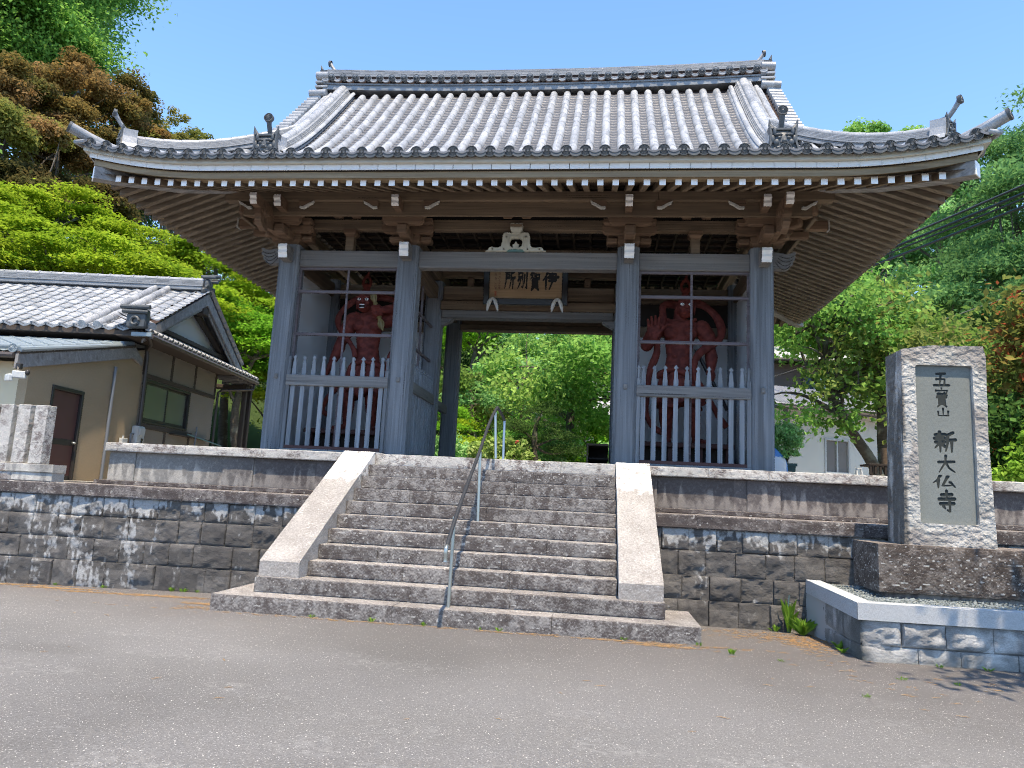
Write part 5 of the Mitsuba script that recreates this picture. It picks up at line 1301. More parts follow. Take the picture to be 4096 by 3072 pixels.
for side in (0, 1):
    if side == 0:
        S = thing('guardian_statue', 'red guardian statue with its mouth open, holding a gilt pestle, behind the left picket fence', 'statue')
        x, y = -2.80, 2.62; hc = (-2.905, 2.52, 2.915)
        B = torso(-2.84, y, 1.70, 2.74, -.02, .300) + head(hc, 1.0) + topknot(hc)
        # right arm (image left) hanging, forearm out; left arm raised to the pestle
        B += chain([(-3.14, y, 2.58, .155), (-3.25, y, 2.38, .138), (-3.34, y, 2.17, .095), (-3.36, y - .03, 2.04, .108), (-3.42, y - .06, 1.86, .085), (-3.46, y - .08, 1.76, .058)]) + hand((-3.47, y - .09, 1.73), nrm((-.25, -.2, -1)), nrm((.6, -.6, 0)), nrm((.3, -.9, .1)), .12, 1.0)
        B += chain([(-2.52, y, 2.60, .155), (-2.37, y - .02, 2.64, .13), (-2.24, y - .06, 2.74, .095), (-2.33, y - .16, 2.77, .10), (-2.47, y - .25, 2.735, .075), (-2.54, y - .28, 2.715, .058)]) + fist((-2.615, y - .30, 2.70), nrm((.35, 0, -.93)), nrm((.9, .2, .35)), nrm((-.2, -.95, 0)), 1.05)
        legs = [chain([(-2.98, y, 1.62, .17), (-3.10, y - .08, 1.14, .125), (-3.10, y - .02, 1.0, .115), (-3.12, y + .04, .66, .075)]) + chain([(-3.12, y + .06, .58, .075), (-3.20, y - .18, .555, .055), (-3.24, y - .28, .545, .042)]),
                chain([(-2.66, y, 1.62, .17), (-2.66, y - .04, 1.13, .125), (-2.67, y, 1.0, .115), (-2.66, y + .05, .66, .075)]) + chain([(-2.66, y + .07, .58, .075), (-2.62, y - .18, .555, .055), (-2.60, y - .28, .545, .042)])]
        put(S + '__body', solid(B + legs[0] + legs[1]), 'statue_red', smooth=True)
        put(S + '__skirt', skirt(-2.79, y, 1.76, 1.16, .27, .40, 9, 0, -.06), 'statue_red', smooth=60)
        put(S + '__waist_fold', join([tube([(-2.79 + .30 * math.cos(a), y + .22 * math.sin(a), 1.74 + .03 * math.sin(3 * a)) for a in np.linspace(0, 2 * math.pi, 33)], .05, 8), tube(smooth_curve([(-2.80, y - .24, 1.72), (-2.82, y - .27, 1.5), (-2.78, y - .26, 1.25)], 8), [.05, .06, .065, .07, .07, .06, .05, .02], 8)]), 'statue_red', smooth=60)
        put(S + '__scarf', scarf([(-2.74, 2.80, 3.06), (-2.95, 2.80, 3.10), (-3.18, 2.78, 3.02), (-3.36, 2.74, 2.86), (-3.47, 2.70, 2.62), (-3.38, 2.62, 2.40), (-3.20, 2.50, 2.21), (-3.04, 2.44, 2.02), (-3.0, 2.46, 1.86)], .15, .045), 'statue_red', smooth=60)
        put(S + '__scarf', scarf([(-2.9, 2.80, 3.09), (-2.55, 2.82, 3.06), (-2.30, 2.80, 2.90), (-2.22, 2.78, 2.5), (-2.34, 2.72, 2.1), (-2.44, 2.66, 1.8), (-2.42, 2.6, 1.4), (-2.3, 2.6, 1.0), (-2.4, 2.66, .7)], .15, .045), 'statue_red', smooth=60)
        put(S + '__scarf', scarf([(-3.05, 2.5, 1.7), (-3.25, 2.5, 1.35), (-3.50, 2.52, 1.05), (-3.56, 2.55, .9), (-3.40, 2.6, .80)], .15, .045), 'statue_red', smooth=60)
        face_paint(S, hc, 1.0, True)
        V = thing('ritual_pestle', 'gilt pestle with ribbed ends held upright by the left red statue', 'ritual pestle')
        p0, p1 = np.array((-2.735, y - .30, 3.08)), np.array((-2.47, y - .30, 2.33)); d = p1 - p0
        prof = ((0, .008), (.06, .035), (.14, .05), (.24, .045), (.30, .03), (.33, .05), (.36, .03), (.44, .022), (.56, .022), (.64, .03), (.67, .05), (.70, .03), (.76, .045), (.86, .05), (.94, .035), (1, .008))
        put(V + '__shaft', tube([p0 + d * k for k, _ in prof], [r for _, r in prof], 12), 'gilt', smooth=50)
        for a in range(4):
            for lo, hi in ((.02, .32), (.68, .98)):
                e1 = nrm(np.cross(d, (0, 1, 0))); e2 = nrm(np.cross(d, e1)); o = e1 * math.cos(a * math.pi / 2 + .4) + e2 * math.sin(a * math.pi / 2 + .4)
                put(V + '__prong', tube([p0 + d * (lo + (hi - lo) * k) + o * .066 * math.sin(math.pi * k) for k in np.linspace(0, 1, 7)], .010, 6), 'gilt', smooth=50)
    else:
        S = thing('guardian_statue', 'red guardian statue with closed mouth and one raised open palm, behind the right picket fence', 'statue')
        y = 2.62; hc = (2.895, 2.50, 2.915)
        B = torso(2.82, y, 1.64, 2.74, .02, .315) + head(hc, 1.0) + topknot(hc)
        B += chain([(2.47, y, 2.58, .155), (2.36, y, 2.43, .14), (2.24, y - .02, 2.24, .105), (2.24, y - .14, 2.20, .10), (2.30, y - .26, 2.24, .08), (2.34, y - .30, 2.29, .06)]) + hand((2.345, y - .31, 2.30), nrm((-.05, -.12, 1)), nrm((0, -1, -.1)), nrm((1, 0, .1)), .05, 1.15)
        B += chain([(3.19, y, 2.56, .155), (3.30, y, 2.40, .14), (3.34, y, 2.19, .095), (3.36, y - .02, 2.05, .112), (3.35, y - .05, 1.88, .085), (3.34, y - .07, 1.80, .06)]) + fist((3.335, y - .10, 1.73), nrm((.45, 0, -.9)), nrm((.3, .2, .9)), nrm((-.3, -.95, 0)), 1.05)
        legs = [chain([(2.62, y, 1.56, .17), (2.60, y - .04, 1.05, .125), (2.60, y, .92, .115), (2.63, y + .05, .64, .075)]) + chain([(2.63, y + .07, .57, .075), (2.62, y - .18, .55, .055), (2.60, y - .28, .54, .042)]),
                chain([(2.98, y, 1.56, .17), (3.06, y - .08, 1.05, .125), (3.07, y - .03, .92, .115), (3.12, y + .04, .64, .075)]) + chain([(3.12, y + .06, .57, .075), (3.20, y - .18, .55, .055), (3.24, y - .28, .54, .042)])]
        put(S + '__body', solid(B + legs[0] + legs[1]), 'statue_red', smooth=True)
        put(S + '__skirt', skirt(2.78, y, 1.72, 1.18, .29, .43, 9, 2, .04), 'statue_red', smooth=60)
        put(S + '__waist_fold', join([tube([(2.78 + .32 * math.cos(a), y + .23 * math.sin(a), 1.74 + .05 * math.sin(3 * a + 1)) for a in np.linspace(0, 2 * math.pi, 33)], .055, 8), tube(smooth_curve([(2.70, y - .24, 1.72), (2.66, y - .28, 1.5), (2.72, y - .26, 1.22)], 8), [.05, .06, .065, .07, .07, .06, .05, .02], 8)]), 'statue_red', smooth=60)
        put(S + '__scarf', scarf([(2.86, 2.80, 3.0), (2.66, 2.74, 3.03), (2.52, 2.62, 2.95), (2.51, 2.50, 2.72), (2.42, 2.46, 2.45), (2.42, 2.56, 2.1), (2.33, 2.6, 1.84), (2.28, 2.62, 1.5), (2.27, 2.6, 1.0), (2.36, 2.56, .82), (2.56, 2.55, .70)], .16, .045), 'statue_red', smooth=60)
        put(S + '__scarf', scarf([(2.86, 2.80, 3.0), (3.08, 2.80, 3.08), (3.30, 2.76, 2.98), (3.52, 2.70, 2.68), (3.51, 2.6, 2.40), (3.28, 2.48, 2.20), (3.09, 2.42, 2.02), (3.06, 2.44, 1.7), (3.28, 2.5, 1.34), (3.46, 2.55, 1.05), (3.62, 2.6, .84)], .17, .045), 'statue_red', smooth=60)
        face_paint(S, hc, 1.0, False)
        V = thing('staff', 'black staff held slanting down by the right red statue', 'staff')
        p0, p1 = np.array((3.08, y - .10, 2.17)), np.array((3.62, y - .10, 1.12))
        put(V + '__shaft', tube([p0, p1], .032, 10), 'black_lacquer', smooth=50)
        put(V + '__band', tube([p0 + (p1 - p0) * .03, p0 + (p1 - p0) * .07], .038, 10), 'black_lacquer', smooth=50)
    SD = thing('statue_stand', 'low reddish wooden platform under the left red statue' if side == 0 else 'low reddish wooden platform under the right red statue', 'platform')
    x0, x1 = (-3.72, -2.10) if side == 0 else (2.10, 3.68)
    put(SD + '__top', cbox(x0, x1, 2.15, 3.4, .43, .51, .008), 'wood_stand')
    for xx in np.linspace(x0 + .08, x1 - .08, 4):
        put(SD + '__leg', cbox(xx - .05, xx + .05, 2.22, 2.32, .056, .43, .006), 'wood_stand')
        put(SD + '__leg', cbox(xx - .05, xx + .05, 3.2, 3.3, .056, .43, .006), 'wood_stand')
    put(SD + '__panel', cbox(x0 + .03, x1 - .03, 2.34, 2.37, .056, .43, .0), 'wood_dark')

# ------------------------------------------------------------------ the office building on the left
O0 = np.array([-8.38, 2.6, 0.0]); OD = nrm((-.105, .9945, 0)); ON = nrm((.9945, .105, 0)); UPV = np.array([0, 0, 1.0])
def OB(m):                                        # local x = outward (n), y = back (d), z up
    return frame(m, O0, ON, OD, UPV)
OF = thing('temple_office', 'beige plastered temple office with grey tiled roofs behind the wall on the left', 'building')
o = lambda name, m, b, sm=False: put(OF + '__' + name, OB(m), b, smooth=sm)
ZG = -.66
# walls of the low extension in front and of the main house, with openings left for door and window
def wall_with(n0, n1, outline, holes):
    p = Polygon(outline)
    for h in holes: p = p.difference(Polygon([(h[0], h[2]), (h[1], h[2]), (h[1], h[3]), (h[0], h[3])]))
    return frame(prism(p, n1 - n0), (n0, 0, 0), (0, 1, 0), (0, 0, 1), (1, 0, 0))
o('wall', wall_with(-.16, 0, [(-1.56, ZG), (2.05, ZG), (2.05, 2.3), (-1.56, 1.30)], [(-.90, .05, ZG, 1.07)]), 'render_beige')
o('wall', box(-7, -.16, -1.56, -1.42, ZG, 1.35), 'render_cream')
o('wall', wall_with(-.15, .0, [(2.06, ZG), (5.86, ZG), (5.86, 2.75), (2.06, 2.75)], [(2.20, 4.42, .70, 1.68)]), 'render_grey')
o('wall', box(-7, -.15, 2.06, 2.2, ZG, 2.8), 'render_grey')
o('wall', box(-7, -.15, 5.7, 5.86, ZG, 2.8), 'render_grey')
for z0, z1 in ((2.22, 2.34),): o('timber', cbox(-7, .01, 2.03, 2.06, z0, z1, .004), 'timber_dark')
for n_ in (-1.0, -2.6, -4.2): o('timber', cbox(n_ - .05, n_ + .05, 2.035, 2.06, 1.6, 2.75, .004), 'timber_dark')
for d in (2.08, 3.36, 4.60, 5.84): o('timber', cbox(-.02, .012, d - .05, d + .05, 1.75, 2.7, .004), 'timber_dark')
for d in (3.36, 4.60): o('timber', cbox(-.02, .012, d - .05, d + .05, ZG, .60, .004), 'timber_dark')
o('timber', cbox(-.02, .03, 2.10, 5.86, 1.70, 1.80, .006), 'timber_dark'); o('timber', cbox(-.02, .03, 2.10, 4.7, .58, .68, .006), 'timber_dark')
D = OF + '__door'; dput = lambda nm, m, b, sm=False: put(D + '__' + nm, OB(m), b, smooth=sm)
dput('frame', join([cbox(-.10, .02, -.90, -.84, ZG, 1.07, .006), cbox(-.10, .02, -.01, .05, ZG, 1.07, .006), cbox(-.10, .02, -.84, -.01, 1.0, 1.07, .006)]), 'frame_bronze')
dput('leaf', cbox(-.08, -.03, -.835, -.015, ZG, .995, .006), 'door_brown'); dput('middle_band', cbox(-.032, -.018, -.83, -.02, .02, .13, .004), 'frame_bronze')
dput('hinge', cbox(-.03, .0, -.86, -.83, .72, .86, .004), 'box_grey'); dput('knob', blob_mesh((.03, -.10, .075), (.04, .035, .025)), 'steel', True); dput('lower_band', cbox(-.032, -.018, -.83, -.02, ZG, ZG + .12, .004), 'frame_bronze')
W = OF + '__window'; wput = lambda nm, m, b, sm=False: put(W + '__' + nm, OB(m), b, smooth=sm)
wput('frame', join([cbox(-.10, .025, 2.20, 2.26, .70, 1.68, .005), cbox(-.10, .025, 4.36, 4.42, .70, 1.68, .005), cbox(-.10, .025, 2.26, 4.36, 1.62, 1.68, .005), cbox(-.10, .03, 2.26, 4.36, .70, .755, .005)]), 'frame_bronze')
for a, b, n_ in ((2.265, 3.32, -.02), (3.26, 4.355, -.05)):
    wput('sash', join([cbox(n_ - .02, n_ + .015, a, a + .05, .76, 1.615, .004), cbox(n_ - .02, n_ + .015, b - .05, b, .76, 1.615, .004), cbox(n_ - .02, n_ + .015, a + .05, b - .05, .76, .82, .004), cbox(n_ - .02, n_ + .015, a + .05, b - .05, 1.57, 1.615, .004)]), 'frame_bronze')
    wput('pane', grid(np.array([[(n_, a + .05, .82), (n_, b - .05, .82)], [(n_, a + .05, 1.57), (n_, b - .05, 1.57)]])), 'window_glass')
o('sill_shelf', cbox(.0, .14, 3.55, 5.6, .55, .575, .004), 'timber_dark')
# main roof: two slopes with a gable, and a skirt roof below the gable
RD, RZ, ED, EZ, RN = 3.95, 4.22, 1.15, 2.60, .16
slope = (RZ - EZ) / (RD - ED)
def wavy_tile(n0, d0, d1, z0, z1, w=.245):
    a = np.linspace(0, 1, 7); h = .022 * np.cos(a * 2 * math.pi * .9 + .4) + .012 * (a > .8)
    P = [np.stack([n0 + a * w, np.full(7, d), z + h + dz], 1) for d, z, dz in ((d0, z0, -.012), (d0, z0, .022), (d1 + .02, z1, .0))]
    return grid(np.array(P))
near, far = [], []
for i in range(24):
    n0 = RN - .0 - (i + 1) * .300
    for j in range(10):
        a, b = j / 10, (j + 1) / 10
        m = wavy_tile(n0 + rng.uniform(-.003, .003), ED + (RD - ED) * a, ED + (RD - ED) * b, EZ + (RZ - EZ) * a, EZ + (RZ - EZ) * b, .312)
        (near if i < 16 else far).append(m)
for m in near: o('roof__tile', m, 'roof_tile', 40)
put(OF + '__roof__tiles_beyond', OB(join(far)), 'roof_tile', smooth=40, kind='stuff')
for i in range(24):
    n0 = RN - .0 - i * .300
    o('roof__eave_tile', tube([(n0 - .03, ED - .05, EZ + .0), (n0 - .03, ED + .12, EZ + .07)], .04, 10), 'roof_tile_matt', 40)
    o('roof__eave_tile', frame(prism(Polygon([(0, -.01), (.13, -.065), (.265, -.01), (.265, -.05), (.13, -.105), (0, -.05)]), .02), (n0 - .300, ED - .05, EZ + .02), (1, 0, 0), (0, 0, 1), (0, -1, 0)), 'roof_tile_matt')
for n_ in (RN - .74, RN - 1.06):                     # round verge rows beside the gable
    for j in range(7):
        a, b = j / 7 - (.02 if j == 0 else 0), (j + 1) / 7
        o('roof__verge_tile', tube([(n_, ED + (RD - ED) * a, EZ + (RZ - EZ) * a + .06), (n_, ED + (RD - ED) * b, EZ + (RZ - EZ) * b + .06)], [.088, .080], 12), 'roof_tile', 40)
for j in range(12):
    a, b = j / 12, (j + 1) / 12
    o('roof__gable_edge_tile', wavy_tile(RN + .02, ED + .6 + (RD - ED - .6) * a, ED + .6 + (RD - ED - .6) * b, EZ + slope * .6 + (RZ - EZ - slope * .6) * a, EZ + slope * .6 + (RZ - EZ - slope * .6) * b, .30), 'roof_tile', 40)
    o('roof__gable_edge_tile', wavy_tile(RN + .02, 2 * RD - (ED + .3 + (RD - ED - .3) * a), 2 * RD - (ED + .3 + (RD - ED - .3) * b), EZ + slope * .3 + (RZ - EZ - slope * .3) * a, EZ + slope * .3 + (RZ - EZ - slope * .3) * b, .30), 'roof_tile', 40)
o('roof__deck', grid(np.array([[(-7, ED, EZ - .03), (RN + .25, ED, EZ - .03)], [(-7, RD, RZ - .03), (RN + .25, RD, RZ - .03)]])), 'roof_under')
o('roof__deck', grid(np.array([[(-7, 2 * RD - ED, EZ - .03), (RN + .25, 2 * RD - ED, EZ - .03)], [(-7, RD, RZ - .03), (RN + .25, RD, RZ - .03)]])), 'roof_pan')
zz = RZ - .02
for k, (w, h) in enumerate(((.20, .05), (.17, .04), (.19, .025), (.145, .032), (.14, .032), (.135, .032), (.13, .032), (.125, .03))):
    o('roof__ridge_course', cbox(-7, RN + .12, RD - w, RD + w, zz, zz + h * .85, .004), 'roof_tile_matt'); zz += h
a = np.linspace(-.1, math.pi + .1, 9)
for i in range(24):
    n0 = RN + .12 - (i + 1) * .30
    o('roof__ridge_cap', sweep([np.stack([np.full(9, n0 + s), RD + .10 * np.cos(a) * q, zz - .01 + .085 * np.sin(a) * q], 1) for s, q in ((0, .96), (.25, .97), (.252, 1.1), (.296, 1.1))]), 'roof_tile', 40)
# ridge end ornament: scrolls and bar tiles
orn = [blob_mesh((RN + .2, RD, zz - .10), (.09, .15, .20)), blob_mesh((RN + .17, RD, zz - .28), (.10, .26, .10))]
for q in (-1, 1):
    orn += [tube([(RN + .24 + .02 * math.sin(t), RD + q * (.17 + .07 * math.cos(t)), zz - .22 + .07 * math.sin(t)) for t in np.linspace(0, 5.5, 12)], .03, 6), tube([(RN + .1, RD + q * .13, zz + .06), (RN + .42, RD + q * .13, zz + .07)], .035, 8)]
orn += [tube([(RN + .0, RD, zz + .12), (RN + .48, RD, zz + .135)], .045, 8), tube([(RN + .1, RD, zz - .02), (RN + .44, RD, zz - .01)], .04, 8)]
o('roof__ridge_end_ornament', join(orn), 'onigawara_clay', 50)
# gable face
zt = lambda d: RZ - .10 - slope * abs(d - RD)
gp = [(1.75, 2.86), (2 * RD - 1.75, 2.86), (2 * RD - 1.75, zt(1.75)), (RD, zt(RD)), (1.75, zt(1.75))]
o('gable_wall', frame(prism(gp, .05), (RN - .22, 0, 0), (0, 1, 0), (0, 0, 1), (1, 0, 0)), 'plaster')
for q in (-1, 1):
    P = [(RD, zt(RD) + .02), (RD + q * 2.75, zt(RD + 2.75) + .02), (RD + q * 2.75, zt(RD + 2.75) - .18), (RD, zt(RD) - .27)]
    o('barge_board', frame(prism(P, .045), (RN + .20, 0, 0), (0, 1, 0), (0, 0, 1), (1, 0, 0)), 'timber_grey')
    P = [(RD, zt(RD) - .27), (RD + q * 2.7, zt(RD + 2.7) - .18), (RD + q * 2.7, zt(RD + 2.7) - .25), (RD, zt(RD) - .36)]
    o('barge_board', frame(prism(P, .03), (RN + .16, 0, 0), (0, 1, 0), (0, 0, 1), (1, 0, 0)), 'timber_grey')
o('gable_beam', cbox(RN - .2, RN + .22, RD - .16, RD + .16, zt(RD) - .52, zt(RD) - .34, .01), 'timber_dark')
o('gable_strut', beam((RN - .05, RD + .1, zt(RD) - .5), (RN - .05, RD + 1.75, 2.95), .12, .12), 'timber_dark')
o('gable_sill', cbox(RN - .2, RN + .02, 1.7, 2 * RD - 1.7, 2.80, 2.90, .008), 'timber_dark')
# skirt roof along the side
SN0, SN1, SZ0, SZ1 = .62, -.10, 2.50, 2.88
def skirt_pt(d, k): return SN0 + (SN1 - SN0) * k, d, SZ0 + (SZ1 - SZ0) * k
for i in range(27):
    d0 = .95 + i * .235
    for j in range(3):
        A, B_ = np.array(skirt_pt(d0, j / 3)), np.array(skirt_pt(d0, (j + 1) / 3)); a = np.linspace(0, 1, 6); h = .020 * np.cos(a * 2 * math.pi * .9 + .4)
        P = [np.stack([np.full(6, q[0]), d0 + a * .245, q[2] + h + dz], 1) for q, dz in ((A, -.014), (A, .02), (B_, .0))]
        o('side_roof__tile', grid(np.array(P)), 'roof_tile', 40)
    o('side_roof__eave_tile', tube([(SN0 + .05, d0, SZ0 + .0), (SN0 - .06, d0, SZ0 + .05)], .042, 10), 'roof_tile_matt', 40)
o('side_roof__deck', grid(np.array([[(SN0, .95, SZ0 - .03), (SN0, 7.3, SZ0 - .03)], [(SN1 - .1, .95, SZ1 - .03), (SN1 - .1, 7.3, SZ1 - .03)]])), 'roof_under')
o('side_roof__soffit', box(-.1, SN0, 1.0, 7.3, SZ0 - .10, SZ0 - .08), 'timber_dark')
o('side_roof__eave_board', cbox(SN0 - .04, SN0, .95, 7.3, SZ0 - .12, SZ0 - .03, .004), 'timber_dark')
o('side_roof__gutter', tube([(SN0 + .055, .95, SZ0 - .10), (SN0 + .055, 7.1, SZ0 - .13)], .055, 8), 'gutter_brown', 40)
for d in np.arange(1.6, 7.0, .9): o('side_roof__gutter_bracket', beam((SN0 - .03, d, SZ0 - .03), (SN0 + .06, d, SZ0 - .17), .012, .02, .002), 'gutter_brown')
o('front_eave_board', cbox(-7, .4, ED - .0, ED + .03, EZ - .16, EZ - .05, .004), 'timber_dark')
o('front_soffit', box(-7, .3, ED + .03, 2.06, EZ - .14, EZ - .12), 'timber_dark')
o('corner_ridge', tube([(SN0 + .06, .93, SZ0 + .10), (.25, 1.35, SZ0 + .28), (-.05, 1.75, SZ0 + .42)], .085, 10), 'roof_tile', 40)
o('corner_ornament', join([cbox(SN0 - .44, SN0 - .02, .80, .98, SZ0 + .04, SZ0 + .44, .03), tube([(SN0 - .55, .77, SZ0 + .46), (SN0 + .05, .78, SZ0 + .47)], .05, 8), tube([(SN0 - .5, .76, SZ0 + .37), (SN0 + .02, .79, SZ0 + .37)], .045, 8)] + [tube([(SN0 - .24 + .08 * math.cos(t), .78, SZ0 + .18 + .08 * math.sin(t)) for t in np.linspace(0, 5.6, 12)], .03, 6)]), 'onigawara_clay', 40)
o('corner_drip', cbox(SN0 - .35, SN0 + .08, .9, .96, SZ0 - .12, SZ0 - .03, .01), 'tile_blue_eave')
for n_, d in ((.42, 6.88), (.42, 7.25)): o('porch_post', cbox(n_ - .06, n_ + .06, d - .06, d + .06, ZG, SZ0 - .1, .01), 'timber_dark')
for k in range(5): o('porch_rafter', cbox(-.1, SN0 - .05, 5.95 + k * .28, 6.0 + k * .28, SZ0 - .20, SZ0 - .11, .004), 'timber_grey')
o('porch_beam', cbox(-6, .5, 6.9, 7.02, SZ0 - .36, SZ0 - .22, .01), 'timber_dark')
P_ = OF + '__downpipe'
put(P_, OB(tube([(.60, 1.0, 2.40), (.30, 1.7, 2.36), (.05, 2.05, 2.30), (.05, 2.08, 2.1), (.05, 2.10, .55), (.05, 2.1, ZG)], .036, 8)), 'gutter_brown', smooth=40)
put(P_, OB(tube([(.04, .93, 1.72), (.04, .93, ZG)], .032, 8)), 'pipe_grey', smooth=40)
put(P_, OB(tube([(.66, 6.95, 2.36), (.64, 6.9, 2.15), (.12, 5.98, 1.98), (.06, 5.92, 1.9), (.06, 5.92, ZG)], .036, 8)), 'gutter_brown', smooth=40)
# lean-to roof over the extension
LE, LZ, LT, LTZ = -1.98, 1.46, 1.50, 2.27
for i in range(14):
    n_ = -.02 - i * .335
    for j in range(9):
        a, b = j / 9, (j + 1) / 9
        A, B_ = (n_, LE + (LT - LE) * a, LZ + (LTZ - LZ) * a + .055), (n_, LE + (LT - LE) * b + .02, LZ + (LTZ - LZ) * b + .055)
        o('lean_to_roof__round_tile', tube([A, B_], [.068, .060], 10), 'tile_blue_eave', 40)
        P = [[(n_ - .335 + .06, q[1], q[2] - .055 + dz) for q, dz in ((A, .03), (B_, .015))], [(n_ - .17, q[1], q[2] - .085 + dz) for q, dz in ((A, .03), (B_, .015))], [(n_ - .06, q[1], q[2] - .055 + dz) for q, dz in ((A, .03), (B_, .015))]]
        o('lean_to_roof__flat_tile', grid(np.array(P)), 'tile_blue_eave', 40)
    o('lean_to_roof__round_end', frame(flower_disc(.075, 12), (n_, LE - .012, LZ + .05), (1, 0, 0), (0, 1, 0), (0, 0, 1)), 'tile_blue_eave')
o('lean_to_roof__deck', grid(np.array([[(-7, LE + .03, LZ - .05), (.06, LE + .03, LZ - .05)], [(-7, 2.1, LTZ + .08), (.06, 2.1, LTZ + .08)]])), 'timber_dark')
o('lean_to_roof__gutter', tube([(-7, LE - .02, LZ - .07), (.02, LE - .02, LZ - .07)], .05, 8), 'gutter_brown', 40)
S_ = [(.05, LE, LZ - .28), (.05, LE, LZ - .04), (.05, LT, LTZ - .02), (.05, LT + .35, LTZ - .22), (.05, LT + .35, LTZ - .36), (.05, LT, LTZ - .26)]
o('lean_to_roof__barge_board', frame(prism([(p[1], p[2]) for p in S_], .05), (.03, 0, 0), (0, 1, 0), (0, 0, 1), (1, 0, 0)), 'timber_grey')
o('lean_to_roof__barge_cap', beam((.055, LE, LZ - .02), (.055, LT, LTZ + .0), .08, .05), 'timber_dark')
o('lean_to_roof__verge_tile', tube([(.075, LE, LZ + .03), (.06, LT - .4, LTZ - .06)], [.05, .04], 8), 'tile_blue_eave', 40)
o('porch_step', cbox(.02, .5, -1.0, 2.0, ZG, ZG + .04, .01), 'stone_panel')
FL = thing('floodlight', 'small white twin floodlight under the corner of the lean-to roof', 'floodlight')
fl = lambda nm, m, b, sm=False: put(FL + '__' + nm, OB(m), b, smooth=sm)
fl('bracket', join([cbox(.08, .16, -2.02, -1.94, 1.16, 1.26, .01), beam((.12, -2.0, 1.2), (.18, -2.08, 1.06), .03, .03)]), 'frame_bronze')
fl('lamp', OB_ := rotz(cbox(.10, .30, -2.10, -2.02, 1.00, 1.12, .015), .5, (.2, -2.06, 0)), 'box_grey')
fl('lamp', rotz(cbox(-.02, .14, -2.12, -2.05, .94, 1.06, .015), -.6, (.05, -2.08, 0)), 'box_grey')
fl('sensor', blob_mesh((.33, -2.06, 1.10), (.035, .035, .05)), 'frame_bronze', True)
MB = thing('meter_box', 'small grey meter box with pipes against the office wall, left of its window', 'meter box')
mb = lambda nm, m, b, sm=False: put(MB + '__' + nm, OB(m), b, smooth=sm)
mb('case', cbox(.02, .16, 1.86, 2.16, .20, .60, .015), 'box_grey'); mb('cover', cbox(.165, .19, 1.90, 2.12, .40, .56, .008), 'box_grey'); mb('window', cbox(.165, .172, 2.02, 2.10, .24, .34, .003), 'frame_bronze')
mb('pipe', tube([(.08, 1.75, -.3), (.08, 1.75, .42), (.08, 1.86, .42)], .022, 8), 'pipe_grey', 40); mb('small_box', cbox(.02, .10, 1.42, 1.62, .16, .30, .01), 'box_grey'); mb('small_pipe', tube([(.06, 1.5, -.4), (.06, 1.5, .35)], .018, 8), 'box_grey', 40)
BP = thing('bamboo_pole', 'thin green pole leaning along the office wall below its window', 'pole')
put(BP + '__pole', OB(tube([(.25, 4.0, .60), (.30, 5.9, .45)], .018, 8)), 'frog_green', smooth=40); put(BP + '__prop', OB(tube([(.28, 4.35, -.4), (.28, 4.4, .82)], .02, 8)), 'pipe_grey', smooth=40)
SN_ = thing('notice_board', 'narrow white notice with black characters beside the far end of the office', 'notice')
nbx, nby = -7.35, 8.3
put(SN_ + '__board', cbox(nbx - .10, nbx + .10, nby, nby + .03, .05, .92, .006), 'white_paint')
put(SN_ + '__lettering', face_front(union_all([place_glyph(glyph(DAI, .14), nbx - .07, nbx + .07, .68, .84), place_glyph(glyph(BUTSU, .14), nbx - .07, nbx + .07, .44, .60), place_glyph(glyph(JI, .12), nbx - .07, nbx + .07, .20, .36)]), nby - .003, .002), 'ink')
put(SN_ + '__post', cbox(nbx - .03, nbx + .03, nby + .031, nby + .08, -.7, .85, .004), 'timber_dark')
NB = thing('navy_banner', 'dark navy cloth screen standing behind the left corner post of the gate', 'banner')
put(NB + '__cloth', cbox(-5.30, -4.55, 5.90, 5.94, -.30, 1.02, .01), 'navy_cloth'); put(NB + '__stand', join([beam((-5.28, 5.97, -.6), (-5.28, 5.97, 1.05), .04, .04), beam((-4.57, 5.97, -.6), (-4.57, 5.97, 1.05), .04, .04)]), 'timber_dark')

# ------------------------------------------------------------------ houses on the right
H1 = thing('white_house', 'low white house with a sliding door and grey metal roof behind the leaning tree', 'house')
h0 = np.array([7.92, 15.66, .175]); ha = nrm((1.0, .42, 0)) * 1.35; hb = nrm((-.42, 1.0, 0)) * 1.35
HB = lambda m: frame(m, h0, ha, hb, UPV * 1.35)
h = lambda nm, m, b, sm=False: put(H1 + '__' + nm, HB(m), b, smooth=sm)
def wall_front(outline, holes, y0, y1):
    p = Polygon(outline)
    for q in holes: p = p.difference(Polygon([(q[0], q[2]), (q[1], q[2]), (q[1], q[3]), (q[0], q[3])]))
    return frame(prism(p, y1 - y0), (0, y1, 0), *XZ)
h('wall', wall_front([(0, -.4), (4.6, -.4), (4.6, 2.12), (0, 2.12)], [(1.12, 1.86, -.2, 1.36), (3.0, 3.9, .3, 1.55)], 0, .12), 'house_white')
h('wall', box(0, .12, .13, 3.5, -.4, 2.12), 'house_white'); h('corner_board', cbox(-.06, .0, -.03, .10, -.4, 2.14, .006), 'pipe_grey')
h('wall', box(4.3, 7.5, .6, .72, -.4, 2.1), 'house_white')
h('door__frame', join([cbox(1.10, 1.15, -.03, .08, -.2, 1.38, .004), cbox(1.83, 1.88, -.03, .08, -.2, 1.38, .004), cbox(1.15, 1.83, -.03, .08, 1.33, 1.38, .004), cbox(1.47, 1.51, -.02, .06, -.2, 1.33, .004), cbox(1.15, 1.83, -.02, .05, .46, .52, .004)]), 'box_grey')
